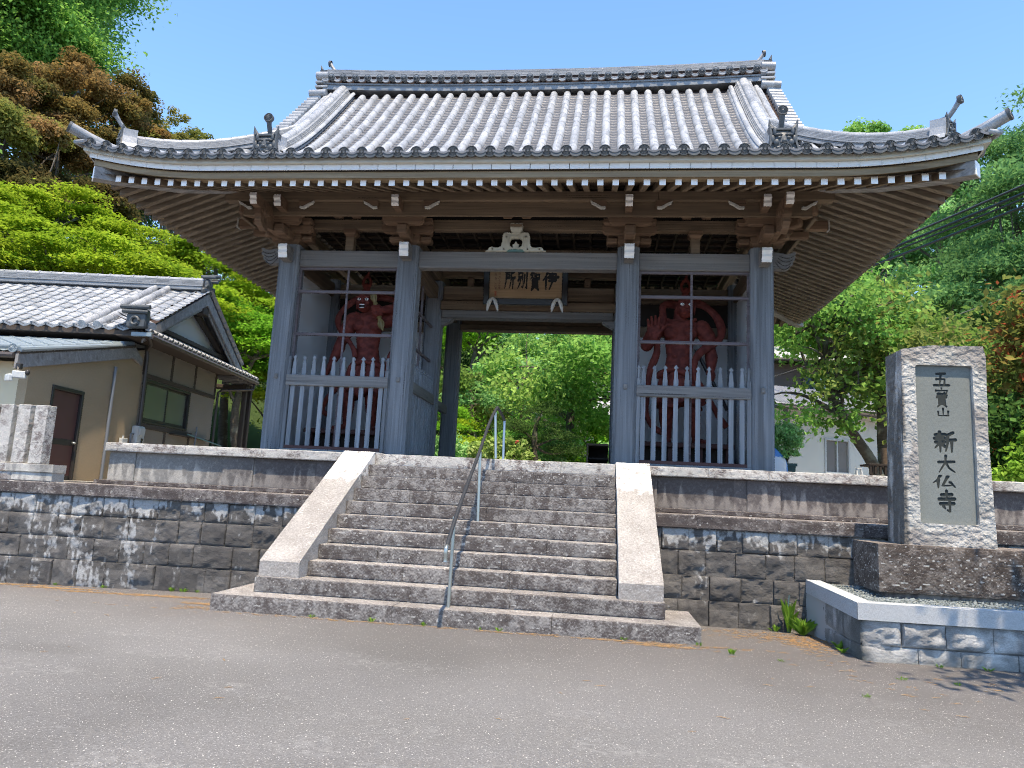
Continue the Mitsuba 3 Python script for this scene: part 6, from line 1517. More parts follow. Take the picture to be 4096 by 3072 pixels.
for a, b in ((1.155, 1.465), (1.515, 1.825)):
    h('door__pane', grid(np.array([[(a, .03, .52), (b, .03, .52)], [(a, .03, 1.33), (b, .03, 1.33)]])), 'curtain_grey'); h('door__lower_panel', cbox(a, b, .02, .04, -.2, .46, .003), 'house_white')
h('window__frame', join([cbox(2.98, 3.02, -.02, .08, .28, 1.57, .004), cbox(3.88, 3.92, -.02, .08, .28, 1.57, .004), cbox(3.02, 3.88, -.02, .08, 1.53, 1.57, .004), cbox(3.02, 3.88, -.02, .08, .28, .32, .004), cbox(3.43, 3.47, -.02, .06, .32, 1.53, .004)]), 'frame_bronze')
h('window__pane', grid(np.array([[(3.02, .04, .32), (3.88, .04, .32)], [(3.02, .04, 1.53), (3.88, .04, 1.53)]])), 'house_white')
rib = []
for k in range(60):
    x = -.5 + k * .11; rib.append(box(x, x + .03, -.45, 3.4, 0, .03))
v, f = join(rib); v = v.copy(); v[:, 2] += 2.12 + (v[:, 1] + .45) * .30
h('roof__ribs', (v, f), 'metal_roof'); h('roof__sheet', sweep([[(-.55, -.48, 2.08), (-.55, 3.5, 3.27), (-.55, 3.5, 3.23), (-.55, -.48, 2.02)], [(6.2, -.48, 2.08), (6.2, 3.5, 3.27), (6.2, 3.5, 3.23), (6.2, -.48, 2.02)]]), 'metal_roof')
h('roof__fascia', cbox(-.56, 6.2, -.52, -.485, 1.96, 2.10, .004), 'frame_bronze')
h('roof__gutter', tube([(-.6, -.55, 2.0), (6.2, -.55, 1.97)], .05, 8), 'gutter_brown', 40)
H2 = thing('brown_house', 'brown two-storey house with a blue reflecting window behind the tree', 'house')
b0 = np.array([9.48, 23.76, .175]); BB = lambda m: frame(m, b0, nrm((1, .08, 0)) * 1.35, nrm((-.08, 1, 0)) * 1.35, UPV * 1.35)
b2 = lambda nm, m, b, sm=False: put(H2 + '__' + nm, BB(m), b, smooth=sm)
b2('wall', wall_front([(-1.2, -.4), (5.5, -.4), (5.5, 4.4), (-1.2, 4.4)], [(.86, 2.64, 3.28, 4.06)], 0, .15), 'house_brown'); b2('wall', box(-1.2, -1.05, .16, 5, -.4, 4.4), 'house_brown')
b2('window__frame', join([cbox(.84, .90, -.03, .1, 3.26, 4.08, .004), cbox(2.60, 2.66, -.03, .1, 3.26, 4.08, .004), cbox(.9, 2.6, -.03, .1, 4.02, 4.08, .004), cbox(.9, 2.6, -.03, .1, 3.26, 3.32, .004), cbox(1.72, 1.78, -.02, .08, 3.32, 4.02, .004), cbox(1.20, 1.24, -.02, .08, 3.32, 4.02, .004), cbox(2.16, 2.20, -.02, .08, 3.32, 4.02, .004)]), 'frame_bronze')
for a, b, m in ((.9, 1.2, 'window_blue'), (1.24, 1.72, 'tarp_white'), (1.78, 2.16, 'tarp_white'), (2.20, 2.60, 'window_blue')):
    b2('window__pane', grid(np.array([[(a, .05, 3.32), (b, .05, 3.32)], [(a, .05, 4.02), (b, .05, 4.02)]])), m)
b2('roof', sweep([[(-1.8, -.7, 4.45), (-1.8, 2.5, 5.6), (-1.8, 5.7, 4.45), (-1.8, 2.5, 5.45)], [(6.0, -.7, 4.45), (6.0, 2.5, 5.6), (6.0, 5.7, 4.45), (6.0, 2.5, 5.45)]]), 'metal_roof')
b2('eave_gutter', tube([(-1.8, -.74, 4.42), (6.0, -.74, 4.40)], .06, 8), 'gutter_brown', 40)
H3 = thing('far_hall', 'grey tiled hall roof glimpsed through leaves beyond the passage', 'building')
b0 = np.array([-1.6, 24.0, 0.0]); c3 = lambda nm, m, b, sm=False: put(H3 + '__' + nm, frame(m, b0, nrm((1, .10, 0)), nrm((-.1, 1, 0)), UPV), b, smooth=sm)
c3('wall', box(0, 9, 0, 5, -.4, 3.2), 'house_white'); c3('roof', sweep([[(-1, -1.2, 3.1), (-1, 2.5, 5.1), (-1, 6.2, 3.1), (-1, 2.5, 4.9)], [(10, -1.2, 3.1), (10, 2.5, 5.1), (10, 6.2, 3.1), (10, 2.5, 4.9)]]), 'metal_roof')
for k in range(36): c3('roof__tile_row', tube([(-1 + k * .3, -1.2, 3.14), (-1 + k * .3, 2.4, 5.10)], .06, 6), 'metal_roof', 40)
c3('ridge', cbox(-1, 10, 2.3, 2.7, 5.1, 5.5, .05), 'metal_roof')
for k in range(5): c3('post', cbox(.3 + k * 2, .45 + k * 2, -.15, -.01, -.4, 3.1, .01), 'timber_dark')

# small things on the yard behind the gate
BN = thing('wooden_bench', 'dark wooden stand just inside the passage beside the right post', 'bench')
put(BN + '__top', cbox(1.22, 1.66, 4.4, 5.2, .57, .61, .006), 'wood_brown'); put(BN + '__side', cbox(1.23, 1.26, 4.42, 5.18, -.01, .57, .004), 'wood_brown'); put(BN + '__shelf', cbox(1.262, 1.66, 4.45, 5.18, .30, .33, .004), 'wood_dark'); put(BN + '__back', cbox(1.262, 1.66, 5.15, 5.18, -.01, .57, .0), 'wood_dark')
TB = thing('tarp_bundle', 'white and blue sheeted bundle beside the right corner post of the gate', 'bundle')
m = trimesh.creation.icosphere(subdivisions=4); v = np.array(m.vertices); v = v * np.array([.42, .36, .62]); v = v * (1 + .12 * (meshkit.fbm(v * 4, 3, 3)[:, None] - .5)); v[:, 2] = np.maximum(v[:, 2], -.35)
blue = (v[:, 2] > .36) | (v[:, 0] > .33); fb = blue[np.array(m.faces)].all(1)
v = v + np.array([5.08, 6.05, .22])
put(TB + '__white_sheet', (v, np.array(m.faces)[~fb]), 'tarp_white', smooth=True); put(TB + '__blue_sheet', (v, np.array(m.faces)[fb]), 'tarp_blue', smooth=True)
PG = thing('plant_pot', 'dark green square pot with a bushy plant beside the sheeted bundle', 'plant pot')
put(PG + '__pot', sweep([[(5.46 - w, 6.2 - w, z), (5.46 + w, 6.2 - w, z), (5.46 + w, 6.2 + w, z), (5.46 - w, 6.2 + w, z)] for w, z in ((.15, -.05), (.19, .42), (.215, .42), (.215, .48), (.18, .48), (.17, .42))]), 'pot_green')
LB = thing('log_stand', 'low dark bench carrying a cut log, beside the foot of the leaning tree', 'bench')
put(LB + '__slat', cbox(6.55, 7.3, 4.35, 4.85, .40, .44, .006), 'wood_dark')
for k in range(8): put(LB + '__rail', cbox(6.56 + k * .09, 6.60 + k * .09, 4.36, 4.40, .24, .40, .004), 'wood_dark')
put(LB + '__leg', cbox(6.58, 6.64, 4.4, 4.46, -.05, .40, .004), 'wood_dark'); put(LB + '__leg', cbox(7.2, 7.26, 4.4, 4.46, -.05, .40, .004), 'wood_dark')
LG = thing('cut_log', 'short upright cut log standing on the low bench', 'log')
put(LG + '__log', tube([(7.0, 4.62, .442), (7.0, 4.62, .76)], .135, 18), 'wood_brown', smooth=40)
SL_ = thing('step_ladder', 'small pale folding step ladder beside the low bench', 'step ladder')
for q in (-1, 1):
    put(SL_ + '__leg', beam((6.27 + q * .07, 3.95, -.05), (6.26 + q * .035, 4.05, .31), .02, .02, .003), 'box_grey'); put(SL_ + '__leg', beam((6.27 + q * .07, 4.2, -.05), (6.26 + q * .035, 4.08, .31), .02, .02, .003), 'box_grey')
put(SL_ + '__tread', cbox(6.215, 6.305, 4.02, 4.11, .31, .325, .003), 'box_grey'); put(SL_ + '__tread', cbox(6.20, 6.33, 3.96, 4.03, .14, .155, .003), 'box_grey')

# overhead cables from the lower right up to the left behind the roof
def cable(key, a, b, sag, r, label):
    t = np.linspace(0, 1, 24)[:, None]; p = np.array(a) * (1 - t) + np.array(b) * t; p[:, 2] -= sag * 4 * (t[:, 0] * (1 - t[:, 0]))
    put(key, tube(p, r, 6), 'cable_black', smooth=60, label=label, cat='cable', group='overhead cables on the right')
for k, (dz, dx, r) in enumerate(((0, 0, .034), (-.16, .05, .038), (-.30, .0, .026), (-.47, .02, .038))):
    cable('overhead_cable', (12.5 + dx, 6.2, 7.75 + dz * 1.15), (5.5 + dx, 27.0, 8.6 + dz * 1.0), .15, r, ['topmost black cable of the bundle behind the right eave', 'second black cable from the top of the bundle behind the right eave', 'third black cable from the top of the bundle behind the right eave', 'lowest black cable of the bundle behind the right eave'][k])
cable('overhead_cable', (14.5, 12.0, 6.5), (3.5, 13.0, 2.4), .1, .014, 'single thin black wire crossing in front of the trees on the right')

# ------------------------------------------------------------------ hills and trees
def hill_z(x, y):
    sp = lambda q: np.log1p(np.exp(np.clip(q, -30, 30) * .6)) / .6
    x, y = np.asarray(x, float), np.asarray(y, float)
    a = sp(-(x + 14) + .55 * (y - 12) - 2); b = sp(y - 30 + .35 * (x - 8))
    return -.45 + 26 * (1 - np.exp(-a * .55 / 26)) + 15 * (1 - np.exp(-b * .35 / 15))
hx = np.linspace(-130, 130, 90); hy = np.linspace(9, 190, 64); X, Y = np.meshgrid(hx, hy, indexing='ij')
Z = hill_z(X, Y); Z = Z + np.where(Z > 0.3, (meshkit.fbm(np.stack([X * .15, Y * .15, 0 * X], -1), 3, 4) - .5) * 2.0, -.2)
put('wooded_hill', grid(np.stack([X, Y, Z], -1)), 'forest_floor', smooth=True, kind='structure')

def nrm_rows(a): return a / (np.linalg.norm(a, axis=1, keepdims=True) + 1e-9)
def leaf_mesh(c, n, size, col, rng, long=1.7, fold=.25):
    """one folded four-point leaf per centre: c, n (N, 3), size (N), col (N, 3)"""
    N = len(c); r = rng.normal(size=(N, 3)); a = np.cross(n, r); a /= np.linalg.norm(a, axis=1, keepdims=True) + 1e-9; b = np.cross(n, a)
    s = size[:, None]
    v = np.stack([c - a * s * long / 2, c + b * s * .5 + n * s * fold * .4, c + a * s * long / 2, c - b * s * .5 + n * s * fold * .4], 1).reshape(-1, 3)
    i = np.arange(N)[:, None] * 4
    f = np.concatenate([i + [0, 1, 2], i + [0, 2, 3]], 1).reshape(-1, 3)
    return (v, f), np.repeat(col, 4, axis=0)
PALETTES = {
    'maple': [(.34, .47, .03), (.27, .40, .028), (.40, .52, .045), (.19, .32, .025)],
    'maple_deep': [(0.203, 0.446, 0.036), (0.284, 0.547, 0.041), (0.151, 0.344, 0.032)],
    'brown': [(0.270, 0.196, 0.061), (0.317, 0.203, 0.068), (0.182, 0.176, 0.054), (0.135, 0.155, 0.043), (0.351, 0.223, 0.095)],
    'brown_dark': [(.12, .105, .035), (.09, .10, .03), (.15, .115, .045)],
    'olive': [(0.300, 0.300, 0.074), (0.226, 0.256, 0.060), (0.360, 0.330, 0.097)],
    'bright': [(0.230, 0.432, 0.081), (0.297, 0.499, 0.108), (0.176, 0.365, 0.068)],
    'cherry': [(0.245, 0.463, 0.100), (0.307, 0.544, 0.128), (0.181, 0.380, 0.081), (0.362, 0.525, 0.128)],
    'cherry_tip': [(.20, .33, .07), (.26, .36, .085), (.16, .28, .055), (.30, .30, .10), (.18, .30, .06)],
    'dark': [(0.075, 0.159, 0.038), (0.104, 0.207, 0.051), (0.055, 0.112, 0.030)],
    'mid': [(0.300, 0.573, 0.191), (0.382, 0.600, 0.246), (0.233, 0.464, 0.151)],
    'conifer': [(0.159, 0.317, 0.105), (0.224, 0.410, 0.131), (0.118, 0.238, 0.078)],
    'red': [(.40, .11, .05), (.34, .19, .06), (.30, .24, .065), (.20, .24, .06), (.16, .22, .05), (.13, .19, .045), (.22, .22, .055)],
    'shrub': [(0.250, 0.438, 0.056), (0.312, 0.500, 0.075), (0.200, 0.375, 0.044)],
    'azalea': [(0.345, 0.475, 0.129), (0.431, 0.546, 0.187), (0.259, 0.389, 0.101)],
    'pine': [(0.078, 0.143, 0.039), (0.104, 0.189, 0.052), (0.130, 0.221, 0.065)],
}
def crown(center, radii, clumps, per, size, pal, seed, style='round', spread=.5, surf=.55, low=-.7, tip=None, boughs=0, br=.42, flare=.3):
    """foliage of one tree: clumps of leaves through an uneven volume; returns mesh, colours and the clump centres"""
    g = np.random.default_rng(seed)
    d = g.normal(size=(clumps * 3, 3)); d /= np.linalg.norm(d, axis=1, keepdims=True)
    d = d[d[:, 2] > low][:clumps]; k = len(d)
    cols = np.array(PALETTES[pal]); tone = cols[g.integers(0, len(cols), k)] * g.uniform(.75, 1.2, (k, 1))
    if boughs:                                            # clumps gather on the upper side of separate boughs
        i = np.arange(boughs) + .5; zc = 1 - i / boughs * (1 - low); th = i * 2.39996 + g.uniform(0, 6)
        D = np.stack([np.sqrt(np.maximum(0, 1 - zc ** 2)) * np.cos(th), np.sqrt(np.maximum(0, 1 - zc ** 2)) * np.sin(th), zc], 1) + g.normal(size=(boughs, 3)) * .16
        R = g.uniform(.52, .92, boughs); bi = g.integers(0, boughs, k); q = g.normal(size=(k, 3)); q /= np.linalg.norm(q, axis=1, keepdims=True); q[:, 2] = np.abs(q[:, 2]) * (.55 if style != 'layer' else .32) - .12 * np.hypot(q[:, 0], q[:, 1]) ** 2
        bs = br * g.uniform(.75, 1.25, boughs); L_ = (g.random(k) ** .4)[:, None]
        C = np.asarray(center) + (D * R[:, None])[bi] * np.asarray(radii) + q * L_ * (bs[bi] * np.mean(radii))[:, None]
        tone = (cols[g.integers(0, len(cols), boughs)] * g.uniform(.8, 1.2, (boughs, 1)))[bi] * .6 + tone * .4
        d = nrm_rows(D[bi] + q)
    else:
        rad = (surf + (1 - surf) * g.random(k) ** .6)
        rad *= 1 + .35 * (meshkit.noise(d * 2.1 + seed, seed) - .5) * 2
        C = np.asarray(center) + d * rad[:, None] * np.asarray(radii)
    if boughs:
        rel = (C - np.asarray(center)) / np.asarray(radii); C[:, :2] += rel[:, :2] * np.asarray(radii)[:2] * (-flare * rel[:, 2:])
    if tip is not None: tone = np.where((d[:, 2:] > .1) & (g.random((k, 1)) < .6), np.array(PALETTES[tip])[g.integers(0, len(PALETTES[tip]), k)], tone)
    cs = spread * g.uniform(.65, 1.35, k)
    N = k * per; ci = np.repeat(np.arange(k), per)
    if style == 'layer':                                  # flat sprays
        q = g.normal(size=(N, 3)) * np.array([1, 1, .16]); q[:, 2] -= .14 * (q[:, 0] ** 2 + q[:, 1] ** 2) * .5
        nn = np.array([0, 0, 1.0]) + g.normal(size=(N, 3)) * .45 + d[ci] * .25
    elif style == 'needle':
        q = g.normal(size=(N, 3)) * np.array([.8, .8, .22]); q += d[ci] * g.random((N, 1)) * .8; q[:, 2] -= .2 * np.hypot(q[:, 0], q[:, 1])
        nn = d[ci] * .6 + g.normal(size=(N, 3)) * .8 + [0, 0, .3]
    elif style == 'droop':
        q = g.normal(size=(N, 3)) * .62; nn = np.array([0, -.3, .6]) + g.normal(size=(N, 3)) * .7 + d[ci] * .4
    else:
        q = g.normal(size=(N, 3)); q /= np.linalg.norm(q, axis=1, keepdims=True); q = q * (g.random((N, 1)) ** .45) * np.array([1, 1, .72])
        nn = q * .9 + np.array([0, 0, .5]) + g.normal(size=(N, 3)) * .5
    P = C[ci] + q * cs[ci][:, None]
    nn /= np.linalg.norm(nn, axis=1, keepdims=True) + 1e-9
    col = tone[ci] * g.uniform(.75, 1.25, (N, 1))
    m, cc = leaf_mesh(P, nn, size * g.uniform(.65, 1.3, N), col, g, 2.6 if style == 'needle' else 1.7)
    return m, cc, C
def limbs(base, top, r, C, seed, n=9, lean=None):
    g = np.random.default_rng(seed + 99)
    base, top = np.asarray(base, float), np.asarray(top, float)
    mid = (base + top) / 2 + g.normal(size=3) * .06 * np.linalg.norm(top - base) * np.array([1, 1, 0])
    tr = smooth_curve([base, mid, top], 10) if lean is None else smooth_curve(lean, 14)
    out = [tube(tr, np.linspace(r, r * .35, len(tr)), 8)]
    for c in C[g.permutation(len(C))[:n]]:
        s = tr[g.integers(len(tr) // 2 - 1, len(tr))]
        m = (s + c) / 2 + g.normal(size=3) * .12 * np.linalg.norm(c - s) + np.array([0, 0, .08 * np.linalg.norm(c - s)])
        out.append(tube(smooth_curve([s, m, c], 8), np.linspace(r * .32, r * .06, 8), 5))
    return join(out)
def tree(key, label, cat, base, h, radii, clumps, per, size, pal, seed, style='round', group=None, spread=.55, trunk=.18, bsdf='leaf', n=9, lean=None, cz=None, cxy=(0, 0), **kw):
    base = np.asarray(base, float); K = thing(key, label, cat, group)
    c = base + np.array([cxy[0], cxy[1], (h - radii[2] * .95) if cz is None else cz])
    m, col, C = crown(c, radii, clumps, per, size, pal, seed, style, spread, **kw)
    put(K + '__crown', m, bsdf, color=col)
    put(K + '__trunk', limbs(base, c + np.array([0, 0, radii[2] * .3]), trunk, C, seed, n, lean), 'bark', smooth=50)
    return K
def spot(deg, dist, dz=0.0):
    a = math.radians(deg); x, y = 1.44 + dist * math.sin(a), -10.03 + dist * math.cos(a)
    return np.array([x, y, float(hill_z(x, y)) - .3 + dz])
def by_elev(deg, dist, lo, hi):
    """base point on the hill and the heights, above the eye, at which the crown starts and ends (as slopes)"""
    p = spot(deg, dist); return p, -.5 + lo * dist, -.5 + hi * dist
def htree(key, label, deg, dist, lo, hi, rx, pal, seed, clumps=70, per=150, size=.10, style='round', spread=.8, cat='tree', group='trees on the wooded hill', **kw):
    p, z0, z1 = by_elev(deg, dist, lo, hi); rz = (z1 - z0) / 2
    tree(key, label, cat, p, 0, (rx, rx, rz), clumps, per, size, pal, seed, style, group, spread, trunk=.22, cz=(z0 + z1) / 2 - p[2], **kw)

# left hill, from the office roof upwards
ML = [(-47, 25, .17, .285, 2.6), (-42.5, 26, .18, .305, 2.7), (-38, 25, .17, .30, 2.7), (-33.5, 27, .165, .275, 2.7), (-30, 29, .15, .255, 2.6), (-45, 31, .24, .335, 2.8), (-40, 32, .25, .345, 2.6), (-36, 32, .235, .32, 2.5), (-26.5, 28, .11, .22, 2.3), (-28.5, 33, .18, .265, 2.4), (-24.5, 30, .06, .18, 2.2), (-21.5, 31, .03, .18, 2.4), (-30.5, 31, .24, .315, 2.5), (-27.5, 31, .17, .275, 2.4)]
MLL = ['bright yellow-green maple at the left edge just above the office roof', 'bright yellow-green maple behind the middle of the office ridge', 'bright yellow-green maple left of the office ridge end', 'bright yellow-green maple behind the office ridge end', 'deeper green maple under the left eave, right of the office ridge', 'bright maple in the upper row at the left edge of the slope', 'bright maple in the upper row, left of the hip rafter tip', 'bright maple in the upper row under the left roof corner', 'deeper green maple between office gable and gate post', 'deeper green maple high under the left eave rafters', 'bright maple low between the office porch and the gate post', 'bright maple just left of the left gate post', 'bright maple above the office ridge end, touching the left eave rafters', 'bright maple behind the office gable, close below the left eave']
for k, (a, d, lo, hi, rx) in enumerate(ML):
    htree('maple_tree', MLL[k], a, d, lo, hi, rx, 'maple' if k not in (4, 8, 9) else 'maple_deep', 20 + k, clumps=130, per=120, size=.085, style='layer', spread=.36, group=None, low=-.55, boughs=15, br=.29)
BR = [(-46.6, 37, .36, .435, 2.7), (-43.4, 38, .385, .465, 2.7), (-40.6, 40, .41, .505, 2.8), (-37.6, 42, .39, .50, 2.7), (-45, 35, .33, .43, 2.6), (-41.5, 37, .335, .44, 2.6), (-38.4, 39, .33, .43, 2.6), (-47.5, 33, .285, .37, 2.4), (-43.3, 34, .28, .355, 2.2), (-39.6, 36, .285, .36, 2.2)]
BRL = ['brownish evergreen oak at the left edge, just below the tall green trees', 'orange-tipped evergreen oak under the tall green trees', 'orange-brown evergreen oak highest against the sky', 'orange-brown evergreen oak above the left hip ridge, against the sky', 'brownish evergreen oak in the middle of the left edge', 'brownish evergreen oak left of the hip ridge horn', 'brownish evergreen oak directly behind the hip ridge horn', 'dark olive oak low at the left edge', 'dark olive oak just above the bright maples', 'dark olive oak left of the corner tile of the roof']
for k, (a, d, lo, hi, rx) in enumerate(BR):
    htree('evergreen_oak', BRL[k], a, d, lo, hi, rx, 'brown' if k < 7 and k != 4 else 'olive' if k == 4 else 'brown_dark', 50 + k, clumps=95, per=170, size=.10, spread=.55, group=None, low=-.4, boughs=11, br=.36)
htree('evergreen_oak', 'olive evergreen at the right edge of the left hill, against the sky above the eave', -34.8, 43, .33, .495, 2.2, 'olive', 71, clumps=80, per=130, size=.10, spread=.5, boughs=12)
htree('evergreen_oak', 'thin olive evergreen just left of the hip ridge end, lowest against the sky', -32.3, 44, .32, .395, 2.0, 'olive', 72, clumps=50, per=110, size=.10, spread=.42, boughs=9)
TG = [(-46.0, 47, .45, .74, 4.6), (-42.6, 48, .50, .76, 3.8), (-40.6, 49, .55, .72, 2.4), (-49.5, 45, .42, .66, 4.5), (-44.2, 47, .44, .58, 4.0)]
TGL = ['tall bright green tree in the very corner at the upper left', 'tall bright green tree with feathery edge at the top of the picture', 'outermost tall green tree reaching right into the sky', 'tall bright green tree at the left edge below the corner', 'bright green crown just above the brown oaks']
for k, (a, d, lo, hi, rx) in enumerate(TG):
    htree('tall_tree', TGL[k], a, d, lo, hi, rx, 'bright', 80 + k, clumps=190, per=130, size=.14, style='droop', spread=.85, group=None, low=-.8, boughs=13, br=.40)
htree('young_tree', 'light green young tree at the left edge above the office roof', -48.2, 22, .30, .40, 1.3, 'bright', 91, clumps=40, per=90, size=.10, spread=.4, boughs=6)
DL = ['dark evergreen behind the tall green trees', 'dark evergreen deep in the upper left of the hill', 'dark evergreen behind the largest brown oak', 'dark evergreen low behind the maples under the left eave', 'dark evergreen behind the office porch']
for k, (a, d, lo, hi, rx) in enumerate([(-41, 50, .24, .50, 6), (-47, 48, .24, .52, 6), (-36.5, 52, .26, .44, 4.2), (-30, 46, .12, .26, 5), (-24, 46, .05, .23, 5)]):
    htree('dark_evergreen', DL[k], a, d, lo, hi, rx, 'dark', 100 + k, clumps=80, per=140, size=.16, spread=1.3, group=None, surf=.5)

# seen through the passage
htree('maple_tree', 'deep green layered maple at the top left of the passage opening', -9.2, 34, .17, .30, 3.0, 'maple_deep', 120, clumps=120, per=120, size=.10, style='layer', spread=.5, group=None, boughs=16, br=.36)
htree('evergreen_oak', 'grey-green glossy evergreen in the middle of the passage opening', -6.0, 31, .06, .24, 3.0, 'mid', 121, clumps=120, per=150, size=.085, spread=.5, group=None, boughs=16, br=.40)
htree('evergreen_oak', 'brown-green evergreen at the left side of the passage opening', -10.3, 30, .06, .18, 2.2, 'cherry_tip', 122, clumps=90, per=120, size=.085, spread=.45, group=None, boughs=12)
htree('maple_tree', 'low yellow-green maple at the left of the passage, behind the azalea', -9.6, 24, -.01, .105, 1.9, 'maple', 123, clumps=130, per=120, size=.07, style='layer', spread=.33, group=None, boughs=15, br=.36)
htree('maple_tree', 'yellow-green maple behind the left passage post', -12.4, 25, -.02, .14, 1.8, 'maple_deep', 124, clumps=110, per=120, size=.07, style='layer', spread=.34, group=None, boughs=13, br=.36)
htree('cherry_tree', 'leafy cherry tree filling the right half of the passage opening', -2.0, 24.0, .045, .28, 3.1, 'cherry', 125, clumps=190, per=80, size=.105, style='droop', spread=.42, group=None, low=-.95, boughs=26, br=.32)
htree('cherry_tree', 'second leafy cherry beyond the right post of the passage', 1.6, 25.5, .03, .26, 2.8, 'cherry', 126, clumps=140, per=90, size=.105, style='droop', spread=.42, group=None, low=-.95, boughs=20, br=.34)
for k, (a, d, lo, hi, rx) in enumerate([(-7, 44, .02, .34, 6), (-1, 46, .05, .34, 6), (-13, 42, .0, .30, 5), (6, 48, .05, .36, 6)]):
    htree('dark_evergreen', ['dark evergreen behind the deep green maple in the passage', 'dark evergreen behind the passage cherry', 'dark evergreen hidden behind the left passage post', 'dark evergreen hidden behind the right statue room'][k], a, d, lo, hi, rx, 'dark', 130 + k, clumps=80, per=130, size=.17, spread=1.4, group=None, surf=.5)
PN = thing('pine_tree', 'small trained garden pine with layered pads in the passage opening', 'pine tree')
pads = [(-.43, 11.6, 1.60, .80), (-1.14, 11.4, 1.57, .44), (.26, 11.5, 1.31, .54), (-.22, 11.4, 2.1, .54), (.48, 11.6, .95, .44), (-.76, 11.7, 1.12, .38)]
for k, (x, y, z, r) in enumerate(pads):
    m, col, C = crown((x, y, z), (r, r * .8, .16), 36, 60, .022, 'pine', 140 + k, 'needle', .14, low=-.5)
    put(PN + '__needle_pad', m, 'leaf', color=col)
put(PN + '__trunk', join([tube(smooth_curve([(-.42, 11.6, -.4), (-.35, 11.6, .4), (-.46, 11.6, 1.0), (-.32, 11.6, 1.9)], 10), np.linspace(.11, .04, 10), 8)] + [tube(smooth_curve([(-.4, 11.6, 1.0), ((x - .4) / 2, 11.6, z - .15), (x, y, z - .05)], 7), np.linspace(.05, .015, 7), 6) for x, y, z, r in pads]), 'bark', smooth=50)
def bush(key, label, center, radii, clumps, per, size, pal, seed, spread=.2, style='round', cat='shrub', group=None, bsdf='leaf_gloss', **kw):
    K = thing(key, label, cat, group)
    m, col, C = crown(center, radii, clumps, per, size, pal, seed, style, spread, **kw); put(K + '__foliage', m, bsdf, color=col)
    c = np.asarray(center, float); b = c - np.array([0, 0, radii[2] * 1.05])
    put(K + '__stem', join([tube(smooth_curve([b, (b + q) / 2 + np.array([0, 0, .05]), q], 6), np.linspace(.018, .006, 6), 5) for q in C[:14]]), 'bark', smooth=50)
bush('azalea_bush', 'pale green azalea bush just behind the handrail in the passage', (-1.41, 11.0, .51), (1.05, .65, .79), 130, 22, .08, 'azalea', 150, .17, surf=.6)
K = 'azalea_bush'; put(K + '__flower', join([blob_mesh((-.83, 10.4, 1.04), (.045, .035, .04)), blob_mesh((-.87, 10.4, 1.0), (.035, .03, .03))]), 'seal_red', smooth=True)
for k, (x, y, z, r) in enumerate([(.3, 12.6, .6, .8), (1.3, 12.8, .9, 1.0), (-2.9, 11.6, .5, .9), (2.4, 11.5, .7, .9)]):
    bush('garden_shrub', ['dark low shrub right of the trained pine', 'feathery green shrub behind the wooden stand', 'dark shrub left of the azalea behind the passage post', 'dark shrub hidden behind the right passage post'][k], (x, y, z), (r, .7, .8), 90, 60, .06, 'mid' if k != 1 else 'maple_deep', 160 + k, .25, surf=.55)
bush('potted_plant', 'fine-leaved bushy plant growing in the dark green pot', (5.46, 6.2, .95), (.34, .34, .55), 70, 40, .045, 'mid', 170, .14, surf=.4, cat='plant')

# right: leaning cherry, hill trees, red-tipped tree, shrubs by the wall
tree('cherry_tree', 'cherry tree with a leaning mottled trunk behind the right wall, before the white house', 'tree', (8.6, 9.5, -.1), 0, (2.4, 1.9, 1.55), 130, 46, .10, 'cherry', 180, 'droop', None, .40, .17, cz=4.6, cxy=(-.98, .25), n=16, lean=[(8.65, 9.5, -.1), (8.47, 9.5, .77), (8.08, 9.5, 1.39), (7.76, 9.5, 1.94), (7.5, 9.55, 2.6), (7.37, 9.6, 3.66), (7.5, 9.6, 4.7)], low=-.8, boughs=22, br=.30, flare=.1)
K = 'cherry_tree_002'
m, col, C = crown((7.0, 8.9, 1.75), (1.2, .5, .25), 20, 26, .10, 'cherry', 181, 'droop', .26, surf=.3)
put(K + '__low_foliage', m, 'leaf', color=col, kind='stuff')
put(K + '__limb', join([tube(smooth_curve([(7.76, 9.5, 1.94), (7.2, 9.4, 2.26), (6.5, 9.2, 2.49), (5.9, 9.1, 2.42)], 10), np.linspace(.08, .02, 10), 6), tube(smooth_curve([(7.55, 9.5, 2.42), (8.0, 9.5, 2.75), (8.7, 9.5, 3.0), (9.3, 9.5, 3.5)], 10), np.linspace(.09, .025, 10), 6), tube(smooth_curve([(7.95, 9.5, 1.58), (7.5, 9.2, 1.72), (6.85, 9.0, 1.70)], 8), np.linspace(.04, .01, 8), 5), tube(smooth_curve([(7.62, 9.5, 2.23), (7.1, 9.6, 2.9), (6.7, 9.6, 3.9), (6.6, 9.6, 4.8)], 10), np.linspace(.065, .015, 10), 6)]), 'bark', smooth=50)
htree('cherry_tree', 'cherry with reddish young leaves above the stone tablet', 25.5, 22, .07, .235, 2.5, 'cherry_tip', 185, clumps=120, per=55, size=.11, style='droop', spread=.45, group=None, low=-.9, boughs=20, br=.30)
htree('cherry_tree', 'airy cherry with bare twigs below the right eave', 21.0, 21, .10, .30, 2.3, 'cherry_tip', 186, clumps=100, per=50, size=.11, style='droop', spread=.42, group=None, low=-.9, boughs=18, br=.30)
